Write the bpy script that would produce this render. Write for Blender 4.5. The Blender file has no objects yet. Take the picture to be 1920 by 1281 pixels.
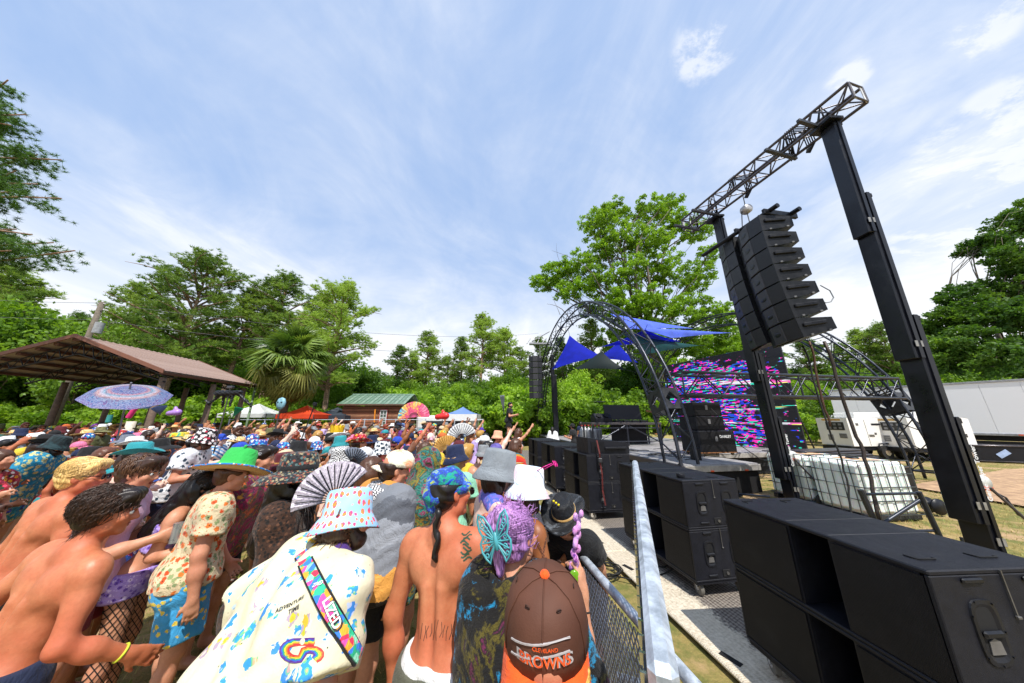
import bpy, math, random
import numpy as np
from mathutils import Vector, Matrix, Euler
random.seed(7)
RNG = np.random.default_rng(7)
SC = bpy.context.scene
COL = SC.collection
R = math.radians
# ------------------------------------------------------------------ camera
FPX, PITCH, HCAM = 530.0, R(15.3), 2.0
cd = bpy.data.cameras.new('camera'); cam = bpy.data.objects.new('camera', cd); COL.objects.link(cam)
cam.location = (0, 0, HCAM); cam.rotation_euler = (R(90) + PITCH, 0, 0)
cd.sensor_width = 36; cd.lens = FPX / 1920 * 36; cd.clip_start = 0.03; cd.clip_end = 2000
SC.camera = cam
# ------------------------------------------------------------------ sun, sky, exposure
SUN_EL, SUN_AZ = R(60), R(163)          # azimuth measured from +Y towards +X: behind the camera, to the right
SUN_DIR = Vector((math.sin(SUN_AZ) * math.cos(SUN_EL), math.cos(SUN_AZ) * math.cos(SUN_EL), math.sin(SUN_EL)))
ld = bpy.data.lights.new('sun', 'SUN'); ld.energy = 5.0; ld.angle = R(0.5); ld.color = (1, .95, .87)
sun = bpy.data.objects.new('sun', ld); COL.objects.link(sun)
sun.rotation_euler = SUN_DIR.to_track_quat('Z', 'Y').to_euler(); sun.location = (0, -20, 40)
SC.view_settings.view_transform = 'Standard'; SC.view_settings.look = 'None'
SC.view_settings.exposure = 0.2; SC.view_settings.gamma = 1
SC.view_settings.use_curve_mapping = False
SC.cycles.max_bounces = 6; SC.cycles.diffuse_bounces = 3; SC.cycles.glossy_bounces = 2
SC.cycles.transparent_max_bounces = 6; SC.cycles.transmission_bounces = 3
SC.cycles.use_denoising = True

def ray(x, y):
    u = (x - 960) / FPX; v = (640.5 - y) / FPX
    return u, math.cos(PITCH) - math.sin(PITCH) * v, math.sin(PITCH) + math.cos(PITCH) * v
def W(x, y, d):
    """the point of the photograph's ray through (x, y) that is d metres in front"""
    u, f, w = ray(x, y); return Vector((u / f * d, d, HCAM + w / f * d))
def Z(x, y, z):
    u, f, w = ray(x, y); t = (z - HCAM) / w; return Vector((u * t, f * t, z))
AX = Vector((-.169, .986, 0)).normalized(); PX = Vector((AX.y, -AX.x, 0))
SO = Vector((4.9, 8.5, 0))
def S(t, s, z=0): return SO + AX * t + PX * s + Vector((0, 0, z))
ROWANG = math.atan2(-AX.x, AX.y)        # the stage row turned this far to the left of +Y

world = bpy.data.worlds.new('World'); SC.world = world; world.use_nodes = True
def build_world():
    nt = world.node_tree; N = nt.nodes; L = nt.links; N.clear()
    out = N.new('ShaderNodeOutputWorld'); bg = N.new('ShaderNodeBackground'); L.new(bg.outputs[0], out.inputs[0])
    bg.inputs[1].default_value = 0.145
    sky = N.new('ShaderNodeTexSky'); sky.sky_type = 'NISHITA'; sky.sun_disc = False
    sky.sun_elevation = SUN_EL; sky.sun_rotation = SUN_AZ; sky.air_density = 1.3; sky.dust_density = .6; sky.ozone_density = 2.5
    tc = N.new('ShaderNodeTexCoord'); sep = N.new('ShaderNodeSeparateXYZ'); L.new(tc.outputs['Generated'], sep.inputs[0])
    def M(op, a, b=None, c=None):
        n = N.new('ShaderNodeMath'); n.operation = op
        for i, q in enumerate((a, b, c)):
            if q is None: continue
            if isinstance(q, (int, float)): n.inputs[i].default_value = q
            else: L.new(q, n.inputs[i])
        return n.outputs[0]
    zc = M('MAXIMUM', sep.outputs[2], .0)
    zz = M('ADD', zc, .16)
    px = M('DIVIDE', sep.outputs[0], zz); py = M('DIVIDE', sep.outputs[1], zz)
    cb = N.new('ShaderNodeCombineXYZ'); L.new(px, cb.inputs[0]); L.new(py, cb.inputs[1])
    def noise(scale, rot, sc, detail=5, rough=.6, dist=0.0, loc=(0, 0, 0)):
        mp = N.new('ShaderNodeMapping'); mp.inputs['Rotation'].default_value = (0, 0, rot); mp.inputs['Scale'].default_value = sc
        mp.inputs['Location'].default_value = loc
        L.new(cb.outputs[0], mp.inputs[0]); n = N.new('ShaderNodeTexNoise'); n.inputs['Scale'].default_value = scale
        n.inputs['Detail'].default_value = detail; n.inputs['Roughness'].default_value = rough; n.inputs['Distortion'].default_value = dist
        L.new(mp.outputs[0], n.inputs[0]); return n.outputs[0]
    def ramp(v, a, b):
        n = N.new('ShaderNodeMapRange'); n.inputs[1].default_value = a; n.inputs[2].default_value = b; L.new(v, n.inputs[0])
        n.interpolation_type = 'SMOOTHSTEP'; return n.outputs[0]
    big = ramp(noise(.75, R(40), (1.15, .62, 1), 6, .60, 1.2, (1.3, 1.9, 0)), .36, .68)
    fine = ramp(noise(1.6, R(44), (1.25, .95, 1), 10, .62, 1.0, (.4, .2, 0)), .28, .78)
    cir = M('MULTIPLY', M('ADD', M('MULTIPLY', big, .75), .25), M('ADD', M('MULTIPLY', fine, .6), .25))
    hz = ramp(zc, .55, .02)
    m1 = M('MINIMUM', M('ADD', M('MULTIPLY', cir, 1.0), M('MULTIPLY', hz, .92)), 1.0)
    m1 = M('MINIMUM', M('ADD', M('MULTIPLY', m1, .98), .08), 1.0)
    # a few denser puffs of cloud to the right
    puff = None
    pn = ramp(noise(3.4, .3, (1, 1.5, 1), 8, .66, .3, (2, 5, 0)), .45, .62)
    for (x, y, rad) in ((1325, 85, .085), (1345, 45, .05), (1850, 290, .11), (1775, 305, .06), (1840, 60, .05), (1780, 430, .10), (1870, 200, .05), (1590, 150, .04)):
        u, f, w = ray(x, y); d = Vector((u, f, w)).normalized()
        vm = N.new('ShaderNodeVectorMath'); vm.operation = 'DISTANCE'; L.new(tc.outputs['Generated'], vm.inputs[0]); vm.inputs[1].default_value = d
        b = ramp(vm.outputs['Value'], rad * 1.15, rad * .25)
        puff = b if puff is None else M('MAXIMUM', puff, b)
    pf = ramp(M('MULTIPLY', puff, M('ADD', pn, .25)), .12, .85)
    mix = N.new('ShaderNodeMixRGB'); pale = N.new('ShaderNodeMixRGB'); pale.inputs[0].default_value = .70; L.new(sky.outputs[0], pale.inputs[1]); pale.inputs[2].default_value = (2.0, 3.35, 6.0, 1); L.new(m1, mix.inputs[0]); L.new(pale.outputs[0], mix.inputs[1]); mix.inputs[2].default_value = (6.1, 6.3, 6.65, 1)
    mix2 = N.new('ShaderNodeMixRGB'); L.new(M('MULTIPLY', pf, .62), mix2.inputs[0]); L.new(mix.outputs[0], mix2.inputs[1]); mix2.inputs[2].default_value = (6.4, 6.5, 6.7, 1)
    L.new(mix2.outputs[0], bg.inputs[0])
build_world()

# ------------------------------------------------------------------ materials
def lin(h):
    if not isinstance(h, str): return tuple(h)[:3]
    h = h.lstrip('#'); c = [int(h[i:i + 2], 16) / 255 for i in (0, 2, 4)]
    return tuple(((q + .055) / 1.055) ** 2.4 if q > .04045 else q / 12.92 for q in c)
def c4(c, k=1.0): c = lin(c); return (c[0] * k, c[1] * k, c[2] * k, 1)
_M = {}
class NT:
    def __init__(s, name):
        s.m = bpy.data.materials.new(name); s.m.use_nodes = True; s.t = s.m.node_tree; s.N = s.t.nodes; s.L = s.t.links
        s.b = s.N['Principled BSDF']; s.tc = s.N.new('ShaderNodeTexCoord')
    def put(s, sock, v):
        if isinstance(v, (int, float)): sock.default_value = v
        elif isinstance(v, tuple): sock.default_value = v
        else: s.L.new(v, sock)
    def noise(s, scale, detail=4, rough=.6, dist=0, coord='Object', sc=None, vec=None, out=0):
        n = s.N.new('ShaderNodeTexNoise'); n.inputs['Scale'].default_value = scale; n.inputs['Detail'].default_value = detail
        n.inputs['Roughness'].default_value = rough; n.inputs['Distortion'].default_value = dist
        s.L.new(s.map(coord, sc) if vec is None else vec, n.inputs[0]); return n.outputs[out]
    def map(s, coord='Object', sc=None, rot=None, loc=None):
        o = s.tc.outputs[coord]
        if sc is None and rot is None and loc is None: return o
        mp = s.N.new('ShaderNodeMapping'); s.L.new(o, mp.inputs[0])
        if sc: mp.inputs['Scale'].default_value = sc
        if rot: mp.inputs['Rotation'].default_value = rot
        if loc: mp.inputs['Location'].default_value = loc
        return mp.outputs[0]
    def vor(s, scale, vec=None, rnd=1, out='Distance', feature='F1'):
        n = s.N.new('ShaderNodeTexVoronoi'); n.inputs['Scale'].default_value = scale; n.feature = feature
        n.inputs['Randomness'].default_value = rnd; s.L.new(s.tc.outputs['Object'] if vec is None else vec, n.inputs[0]); return n
    def rng(s, v, a, b, lo=0, hi=1, smooth=True):
        n = s.N.new('ShaderNodeMapRange'); s.L.new(v, n.inputs[0]); n.inputs[1].default_value = a; n.inputs[2].default_value = b
        n.inputs[3].default_value = lo; n.inputs[4].default_value = hi
        if smooth: n.interpolation_type = 'SMOOTHSTEP'
        return n.outputs[0]
    def mix(s, f, a, b, mode='MIX'):
        n = s.N.new('ShaderNodeMixRGB'); n.blend_type = mode
        for i, q in enumerate((f, a, b)):
            s.put(n.inputs[i], q)
        return n.outputs[0]
    def math(s, op, a, b=0.0):
        n = s.N.new('ShaderNodeMath'); n.operation = op; s.put(n.inputs[0], a); s.put(n.inputs[1], b); return n.outputs[0]
    def ramp(s, f, stops, const=False):
        n = s.N.new('ShaderNodeValToRGB'); s.L.new(f, n.inputs[0]); e = n.color_ramp.elements
        if const: n.color_ramp.interpolation = 'CONSTANT'
        while len(e) > 1: e.remove(e[-1])
        e[0].position = stops[0][0]; e[0].color = c4(stops[0][1])
        for p, c in stops[1:]:
            q = e.new(p); q.color = c4(c)
        return n.outputs[0]
    def bump(s, h, strength=.3, dist=.01):
        n = s.N.new('ShaderNodeBump'); n.inputs['Strength'].default_value = strength; n.inputs['Distance'].default_value = dist
        s.L.new(h, n.inputs['Height']); s.L.new(n.outputs[0], s.b.inputs['Normal'])
    def done(s, color=None, rough=.6, metal=0.0, spec=None):
        if color is not None: s.put(s.b.inputs['Base Color'], color)
        s.put(s.b.inputs['Roughness'], rough); s.put(s.b.inputs['Metallic'], metal)
        if spec is not None: s.b.inputs['Specular IOR Level'].default_value = spec
        return s.m

def mat(name, color, rough=.6, metal=0.0, var=.25, scale=6, bump=0, bscale=60, spec=None, var2=None):
    """plain material with mottling, fine relief and a little uneven gloss"""
    if name in _M: return _M[name]
    t = NT(name); n = t.noise(scale, 5, .65)
    f = t.rng(n, .3, .7)
    col = t.mix(f, c4(color, 1 - var), c4(var2 if var2 else color, 1 + var * .5))
    if bump: t.bump(t.noise(bscale, 3, .6), bump, .004)
    _M[name] = t.done(col, t.rng(n, .3, .7, max(.02, rough - .08), min(1, rough + .1)), metal, spec); return _M[name]

def leaf_mat(name, dark, light, trans=.45, rough=.5):
    if name in _M: return _M[name]
    t = NT(name)
    n1 = t.noise(.45, 4, .6, coord='Object'); n2 = t.noise(9, 2, .5, coord='Object')
    f = t.math('ADD', t.math('MULTIPLY', n1, .7), t.math('MULTIPLY', n2, .3))
    oi = t.N.new('ShaderNodeObjectInfo')
    f = t.math('ADD', f, t.math('MULTIPLY', t.math('SUBTRACT', oi.outputs['Random'], .5), .25))
    col = t.mix(t.rng(f, .3, .7), c4(dark), c4(light))
    tr = t.N.new('ShaderNodeBsdfTranslucent'); t.L.new(t.mix(1.0, col, (1.25, 1.2, .55, 1), 'MULTIPLY'), tr.inputs[0])
    t.done(col, rough, 0, .4)
    ms = t.N.new('ShaderNodeMixShader'); ms.inputs[0].default_value = trans
    t.L.new(t.b.outputs[0], ms.inputs[1]); t.L.new(tr.outputs[0], ms.inputs[2])
    t.L.new(ms.outputs[0], t.N['Material Output'].inputs[0]); _M[name] = t.m; return t.m

# ------------------------------------------------------------------ objects
def tag(o, label=None, cat=None, group=None, kind=None):
    if label: o['label'] = label
    if cat: o['category'] = cat
    if group: o['group'] = group
    if kind: o['kind'] = kind
    return o
def empty(name, loc=(0, 0, 0), rz=0, label=None, cat=None, group=None, kind=None, rot=None):
    o = bpy.data.objects.new(name, None); COL.objects.link(o); o.location = loc
    o.rotation_euler = rot if rot else (0, 0, rz); o.empty_display_size = .2
    return tag(o, label, cat, group, kind)
def npmesh(name, V, F, smooth=False):
    V = np.asarray(V, np.float32).reshape(-1, 3); F = np.asarray(F, np.int32)
    me = bpy.data.meshes.new(name); k = F.shape[1]
    me.vertices.add(len(V)); me.vertices.foreach_set('co', V.ravel())
    me.loops.add(F.size); me.loops.foreach_set('vertex_index', F.ravel())
    me.polygons.add(len(F)); me.polygons.foreach_set('loop_start', np.arange(0, F.size, k, dtype=np.int32))
    me.polygons.foreach_set('loop_total', np.full(len(F), k, np.int32))
    if smooth: me.polygons.foreach_set('use_smooth', np.ones(len(F), bool))
    me.update(calc_edges=True); return me
def link(name, me, m=None, parent=None, mw=None):
    o = bpy.data.objects.new(name, me); COL.objects.link(o)
    if parent is not None: o.parent = parent
    if mw is not None: o.matrix_basis = mw
    if m is not None:
        if len(me.materials) == 0: me.materials.append(m)
        elif me.materials[0] is not m:
            o.material_slots[0].link = 'OBJECT'; o.material_slots[0].material = m
    return o
def basis(d):
    d = Vector(d).normalized(); up = Vector((0, 0, 1)) if abs(d.z) < .95 else Vector((1, 0, 0))
    x = up.cross(d).normalized(); y = d.cross(x); return x, y, d
class MB:
    def __init__(s): s.v = []; s.f = []; s.sm = []
    def add(s, vs, fs, sm=False):
        n = len(s.v); s.v += [tuple(q) for q in vs]; s.f += [tuple(i + n for i in f) for f in fs]; s.sm += [sm] * len(fs); return s
    def box(s, c, size, rz=0, M3=None, taper=1.0):
        hx, hy, hz = size[0] / 2, size[1] / 2, size[2] / 2; M3 = M3 or Matrix.Rotation(rz, 3, 'Z'); c = Vector(c); vs = []
        for z in (-1, 1):
            k = taper if z > 0 else 1
            for x, y in ((-1, -1), (1, -1), (1, 1), (-1, 1)): vs.append(c + M3 @ Vector((x * hx * k, y * hy * k, z * hz)))
        return s.add(vs, [(0, 3, 2, 1), (4, 5, 6, 7), (0, 1, 5, 4), (1, 2, 6, 5), (2, 3, 7, 6), (3, 0, 4, 7)])
    def bbox(s, c, size, b=.01, rz=0, M3=None):
        """box with chamfered edges"""
        M3 = M3 or Matrix.Rotation(rz, 3, 'Z'); c = Vector(c); h = [q / 2 for q in size]; b = min(b, min(h) * .9)
        idx = {}; vs = []
        for sx in (-1, 1):
            for sy in (-1, 1):
                for sz in (-1, 1):
                    for a in range(3):
                        p = [sx * (h[0] - b), sy * (h[1] - b), sz * (h[2] - b)]; p[a] = (sx, sy, sz)[a] * h[a]
                        idx[(sx, sy, sz, a)] = len(vs); vs.append(c + M3 @ Vector(p))
        fs = []
        def sg(a, sa, o1, s1, o2, s2):
            q = [0, 0, 0]; q[a] = sa; q[o1] = s1; q[o2] = s2; return tuple(q)
        for a in range(3):
            o1, o2 = (a + 1) % 3, (a + 2) % 3
            for sa in (-1, 1):
                cyc = [(-1, -1), (1, -1), (1, 1), (-1, 1)]
                if sa < 0: cyc = cyc[::-1]
                fs.append(tuple(idx[sg(a, sa, o1, i, o2, j) + (a,)] for i, j in cyc))
        for a in range(3):
            o1, o2 = (a + 1) % 3, (a + 2) % 3
            for s1 in (-1, 1):
                for s2 in (-1, 1):
                    A = sg(a, -1, o1, s1, o2, s2); B = sg(a, 1, o1, s1, o2, s2)
                    q = (idx[A + (o1,)], idx[B + (o1,)], idx[B + (o2,)], idx[A + (o2,)])
                    if s1 * s2 < 0: q = q[::-1]
                    fs.append(q[::-1])
        for sx in (-1, 1):
            for sy in (-1, 1):
                for sz in (-1, 1):
                    q = tuple(idx[(sx, sy, sz, a)] for a in range(3))
                    fs.append(q if sx * sy * sz > 0 else q[::-1])
        return s.add(vs, fs)
    def tube(s, p, q, r, n=8, r2=None, caps=True):
        p, q = Vector(p), Vector(q); x, y, d = basis(q - p); r2 = r if r2 is None else r2; vs = []
        for c, rr in ((p, r), (q, r2)):
            for i in range(n):
                a = 2 * math.pi * i / n; vs.append(c + x * math.cos(a) * rr + y * math.sin(a) * rr)
        s.add(vs, [(i, (i + 1) % n, n + (i + 1) % n, n + i) for i in range(n)], True)
        if caps: s.add(vs[:n][::-1], [tuple(range(n))]); s.add(vs[n:], [tuple(range(n))])
        return s
    def path(s, pts, r, n=6, closed=False):
        pts = [Vector(p) for p in pts]; m = len(pts); rr = r if isinstance(r, (list, tuple)) else [r] * m
        vs = []; x = None
        for i, p in enumerate(pts):
            a = pts[(i - 1) % m] if (closed or i > 0) else p; b = pts[(i + 1) % m] if (closed or i < m - 1) else p
            d = (b - a).normalized()
            if x is None: x, y, _ = basis(d)
            else: x = (x - d * x.dot(d)).normalized(); y = d.cross(x)
            for k in range(n):
                t = 2 * math.pi * k / n; vs.append(p + x * math.cos(t) * rr[i] + y * math.sin(t) * rr[i])
        fs = []
        for i in range(m if closed else m - 1):
            j = (i + 1) % m
            for k in range(n): fs.append((i * n + k, i * n + (k + 1) % n, j * n + (k + 1) % n, j * n + k))
        if not closed: fs += [tuple(range(n))[::-1], tuple((m - 1) * n + k for k in range(n))]
        return s.add(vs, fs, True)
    def lathe(s, prof, n=24, c=(0, 0, 0), sx=1, sy=1, wav=0, wn=3, M=None, close=True):
        c = Vector(c); vs = []
        for (r, z) in prof:
            for i in range(n):
                a = 2 * math.pi * i / n; w = wav * r * r * 30 * math.sin(wn * a + 1.1)
                q = Vector((r * math.cos(a) * sx, r * math.sin(a) * sy, z + w)); vs.append((M @ q if M else q) + c)
        m = len(prof)
        return s.add(vs, [(j * n + i, j * n + (i + 1) % n, (j + 1) * n + (i + 1) % n, (j + 1) * n + i) for j in range(m - 1) for i in range(n)], True)
    def poly(s, pts): return s.add(pts, [tuple(range(len(pts)))])
    def prism(s, pts, ext):
        ext = Vector(ext); n = len(pts); a = [Vector(p) for p in pts]; b = [p + ext for p in a]
        return s.add(a + b, [tuple(range(n))[::-1], tuple(range(n, 2 * n))] + [(i, (i + 1) % n, n + (i + 1) % n, n + i) for i in range(n)])
    def mesh(s, name):
        me = bpy.data.meshes.new(name); me.from_pydata(s.v, [], s.f); me.polygons.foreach_set('use_smooth', s.sm); me.update(); return me
    def build(s, name, m, parent=None, mw=None): return link(name, s.mesh(name), m, parent, mw)
_UC = {}
def unit_cyl(n=8):
    if n not in _UC: _UC[n] = MB().tube((0, 0, 0), (0, 0, 1), 1, n).mesh('bar')
    return _UC[n]
_UCM = {}
def bar(name, p, q, r, m, parent=None, n=8):
    """a round bar that shares one unit mesh per material"""
    k = (m.name, n)
    if k not in _UCM:
        _UCM[k] = MB().tube((0, 0, 0), (0, 0, 1), 1, n).mesh('bar'); _UCM[k].materials.append(m)
    p, q = Vector(p), Vector(q); x, y, d = basis(q - p); L = (q - p).length
    Mx = Matrix((x * r, y * r, d * L)).transposed().to_4x4(); Mx.translation = p
    return link(name, _UCM[k], None, parent, Mx)
def copy_tree(o, parent=None, depth=0):
    c = o.copy(); COL.objects.link(c)
    if parent is not None: c.parent = parent
    for ch in o.children: copy_tree(ch, c, depth + 1)
    return c
def text_mesh(cu):
    o = bpy.data.objects.new('tmp', cu); COL.objects.link(o); bpy.context.view_layer.update(); me = bpy.data.meshes.new_from_object(o.evaluated_get(bpy.context.evaluated_depsgraph_get())); bpy.data.objects.remove(o); me.materials.clear(); return me
def text(name, s, size, m, parent=None, mw=None, ext=.002, bold=0.0, align='CENTER', shear=0):
    cu = bpy.data.curves.new(name, 'FONT'); cu.body = s; cu.size = size; cu.extrude = ext; cu.offset = bold; cu.align_x = align; cu.align_y = 'CENTER'; cu.shear = shear
    cu.resolution_u = 3; return link(name, text_mesh(cu), m, parent, mw)
def frame(o, x, z):
    """matrix with local X along x, local Z (the normal) along z, at o"""
    x = Vector(x).normalized(); z = Vector(z); z = (z - x * z.dot(x)).normalized(); y = z.cross(x)
    Mx = Matrix((x, y, z)).transposed().to_4x4(); Mx.translation = Vector(o); return Mx

# ------------------------------------------------------------------ common materials
BLACK = mat('black_paint', (.006, .007, .011), .42, 0, .3, 8, .15, 90, .35)
def box_black():
    t = NT('textured_black_cabinet'); a = t.noise(14, 4, .6); d = t.noise(2.6, 9, .78, .6); f = t.noise(230, 3, .6); sc = t.noise(7, 6, .8, 1.5, sc=(1, 9, 1))
    col = t.mix(t.rng(a, .3, .7), (.0045, .005, .009, 1), (.008, .009, .015, 1)); col = t.mix(t.rng(d, .56, .76, 0, .40), col, (.032, .032, .035, 1)); col = t.mix(t.rng(sc, .66, .70, 0, .35), col, (.06, .06, .06, 1)); t.bump(f, .6, .004); return t.done(col, t.rng(d, .3, .7, .42, .62), 0, .32)
BOXBLK = box_black()
GRILL = NT('black_grille_cloth'); _v = GRILL.vor(150, None, 0); GRILL.bump(_v.outputs[0], .7, .004); GRILL = GRILL.done(GRILL.mix(GRILL.rng(GRILL.noise(3, 8, .75), .45, .75, 0, .5), (.004, .004, .006, 1), (.020, .020, .022, 1)), .6, 0, .25)
STEEL = mat('black_truss_paint', (.045, .050, .065), .30, .6, .35, 5, .1, 60)
ALU = mat('scuffed_aluminium', (.13, .135, .155), .36, .75, .3, 9, .2, 50, None, (.12, .10, .10))
GALV = mat('galvanised_steel', (.40, .46, .54), .42, .35, .3, 16, .25, 60, None, (.58, .64, .72))
CHROME = mat('chrome', (.7, .7, .72), .18, 1, .1)
RUBBER = mat('black_rubber', (.015, .015, .015), .75)
WHEELM = mat('grey_caster_rubber', (.16, .15, .13), .6)
WHITE = mat('white_paint', (.70, .71, .72), .4, 0, .08, 3)
WOOD = mat('weathered_deck', (.30, .29, .29), .6, 0, .35, 3, .3, 30)
VOID = mat('inner_black', (.004, .004, .005), .85)  # near-black standing in for the shade inside holes and recesses
# ================================================================== ground
def ground_material():
    t = NT('field_ground')
    a = t.noise(.5, 6, .65); b = t.noise(3.2, 6, .7); c = t.noise(42, 4, .7)
    grass = t.mix(t.rng(b, .35, .65), c4('#6b7034'), c4('#a08c54'))
    dirt = t.mix(t.rng(c, .3, .7), c4('#a98866'), c4('#c9aa84'))
    col = t.mix(t.rng(t.math('ADD', t.math('MULTIPLY', a, .7), t.math('MULTIPLY', b, .3)), .47, .61), grass, dirt)
    col = t.mix(t.rng(c, .2, .8, 0, .5), col, t.mix(1, col, (.55, .5, .42, 1), 'MULTIPLY'))
    t.bump(c, .6, .03); return t.done(col, .95)
V = []; F = []
n = 90
gx = np.sign(np.linspace(-1, 1, n)) * (np.abs(np.linspace(-1, 1, n)) ** 3) * 600
X, Y = np.meshgrid(gx, gx, indexing='ij')
Zg = np.where(np.hypot(X, Y) > 3, .02 * np.sin(X * .9) * np.cos(Y * .7) - .02, 0)
Vg = np.stack([X, Y, Zg], -1).reshape(-1, 3); i = np.arange(n - 1)
I, J = np.meshgrid(i, i, indexing='ij'); q = (I * n + J).ravel()
g = link('ground', npmesh('ground', Vg, np.stack([q, q + n, q + n + 1, q + 1], 1)), ground_material()); tag(g, kind='structure')
# dirt track on the right
t = NT('dirt_track'); a = t.noise(4, 6, .7); t.bump(t.noise(30, 3), .5, .03)
dm = t.done(t.mix(t.rng(a, .3, .7), c4('#8e7159'), c4('#c2a07c')), .95)
mb = MB(); pts = [Vector((12, 7.0, .03)), Vector((19, 8.6, .03)), Vector((40, 11.5, .03)), Vector((60, 13, .03)), Vector((60, 18, .03)), Vector((36, 16, .03)), Vector((20, 12.4, .03)), Vector((12, 9.5, .03))]
mb.poly(pts); tag(mb.build('dirt_track', dm), kind='structure')
# straw grass blades, thick where the camera sees the ground close
def blades(name, pts_, hgt, m, seed):
    rg = np.random.default_rng(seed); n = len(pts_); P = np.asarray(pts_); a = rg.uniform(0, 2 * np.pi, n); h = rg.uniform(.4, 1, n) * hgt
    w = .002 + .003 * rg.random(n); lean = rg.uniform(.2, 1.3, n) * h; la = rg.uniform(0, 2 * np.pi, n)
    d = np.stack([np.cos(a) * w, np.sin(a) * w, 0 * w], 1); tip = np.stack([np.cos(la) * lean, np.sin(la) * lean, h], 1)
    mid = tip * .5 + np.stack([0 * h, 0 * h, h * .15], 1)
    Vv = np.stack([P - d, P + d, P + mid + d * .7, P + mid - d * .7, P + tip], 1).reshape(-1, 3)
    b = np.arange(n) * 5
    Fq = np.concatenate([np.stack([b, b + 1, b + 2], 1), np.stack([b, b + 2, b + 3], 1), np.stack([b + 3, b + 2, b + 4], 1)])
    return tag(link(name, npmesh(name, Vv, Fq), m), kind='stuff')
t = NT('grass_blade'); nn = t.noise(2.2, 4); n2 = t.noise(60, 1)
gm = t.done(t.mix(t.rng(t.math('ADD', t.math('MULTIPLY', nn, .6), t.math('MULTIPLY', n2, .4)), .38, .6), c4('#76903a'), c4('#c0a868')), .7)
pg = []
for i in range(26000):       # strip between barricade and roadway, and along it
    tt = RNG.uniform(1.2, 12); s_ = RNG.uniform(-.55, .95) ; base = Vector((.66, 1.4, 0)) + AX * tt
    if RNG.random() < math.exp(-tt * .18): p = base + PX * s_; pg.append((p.x, p.y, .0))
for i in range(42000):       # right-hand field
    d = 3.0 + 11 * RNG.random() ** 1.3; x = RNG.uniform(7.2, 8 + d * 1.6)
    pg.append((x, d, .0))
for i in range(9000):
    d = RNG.uniform(1.5, 5); pg.append((RNG.uniform(-4, .6), d, 0))
blades('grass', pg, .045, gm, 3)

mb = MB(); mp_ = W(1110, 800, 29); mb.lathe([(0, 1.9), (3, 1.85), (6, 1.5), (10, .5), (13, -.1)], 40, (mp_.x + 3, mp_.y + 4, 0)); tag(mb.build('mound', mat('mound_earth', '#b59a72', .95, 0, .3, 2, .4, 20, None, '#8f8a4a')), kind='structure')
# ================================================================== roadway plates
def plate_mat():
    t = NT('diamond_plate')
    s = .48
    vec = t.map('Object', (1, 1, 1))
    sep = t.N.new('ShaderNodeSeparateXYZ'); t.L.new(vec, sep.inputs[0])
    nz = t.noise(5, 6, .75); nf = t.noise(38, 4, .7)
    edge = t.math('ADD', sep.outputs[0], t.math('MULTIPLY', t.math('ADD', t.math('MULTIPLY', nz, .7), t.math('MULTIPLY', nf, .5)), -.62))
    f = t.rng(edge, .02, .14)
    pale = t.mix(t.rng(nf, .3, .7), c4('#b3a68f'), c4('#d8cdb8'))
    dark = t.mix(t.rng(nf, .3, .7), c4('#3a3431'), c4('#6a5f57'))
    # small raised dashes of the tread
    def dash(rot, off):
        v = t.map('Object', (16, 38, 1), (0, 0, rot), off); w = t.vor(1, v, .1); return t.rng(w.outputs[0], .18, .34, 1, 0)
    dd = t.math('MAXIMUM', dash(R(45), (0, 0, 0)), dash(R(-45), (.5, .5, 0)))
    col = t.mix(f, pale, dark); col = t.mix(t.math('MULTIPLY', dd, .28), col, c4('#e6ded0'))
    t.bump(t.math('ADD', dd, t.math('MULTIPLY', nf, .3)), .5, .006); return t.done(col, t.rng(nf, .3, .7, .45, .75), .1)
PM = plate_mat()
EDGE0 = Vector((1.775, 2.85, 0)) - AX * 2.6
for k in range(8):
    b = EDGE0 + AX * (k * 2.4)
    root = empty('roadway_plate', b + Vector((0, 0, .0)), ROWANG, 'worn tread plate of the roadway at %s' % ['the very bottom edge', 'the nearest big speaker stack', 'the gap before the second stack', 'the second and third stack', 'the third speaker stack', 'the fourth speaker stack', 'the far speaker stacks', 'the far end of the row'][k], 'roadway plate', 'tread plates laid under the speaker row')
    m = MB(); m.bbox((1.15, 1.195, .022), (2.3, 2.38, .036), .012); m.build('plate', PM, root)
    for yy in (.35, 1.9): MB().box((.10, yy, .0425), (.055, .16, .004), R(20)).build('slot', VOID, root)

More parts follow.
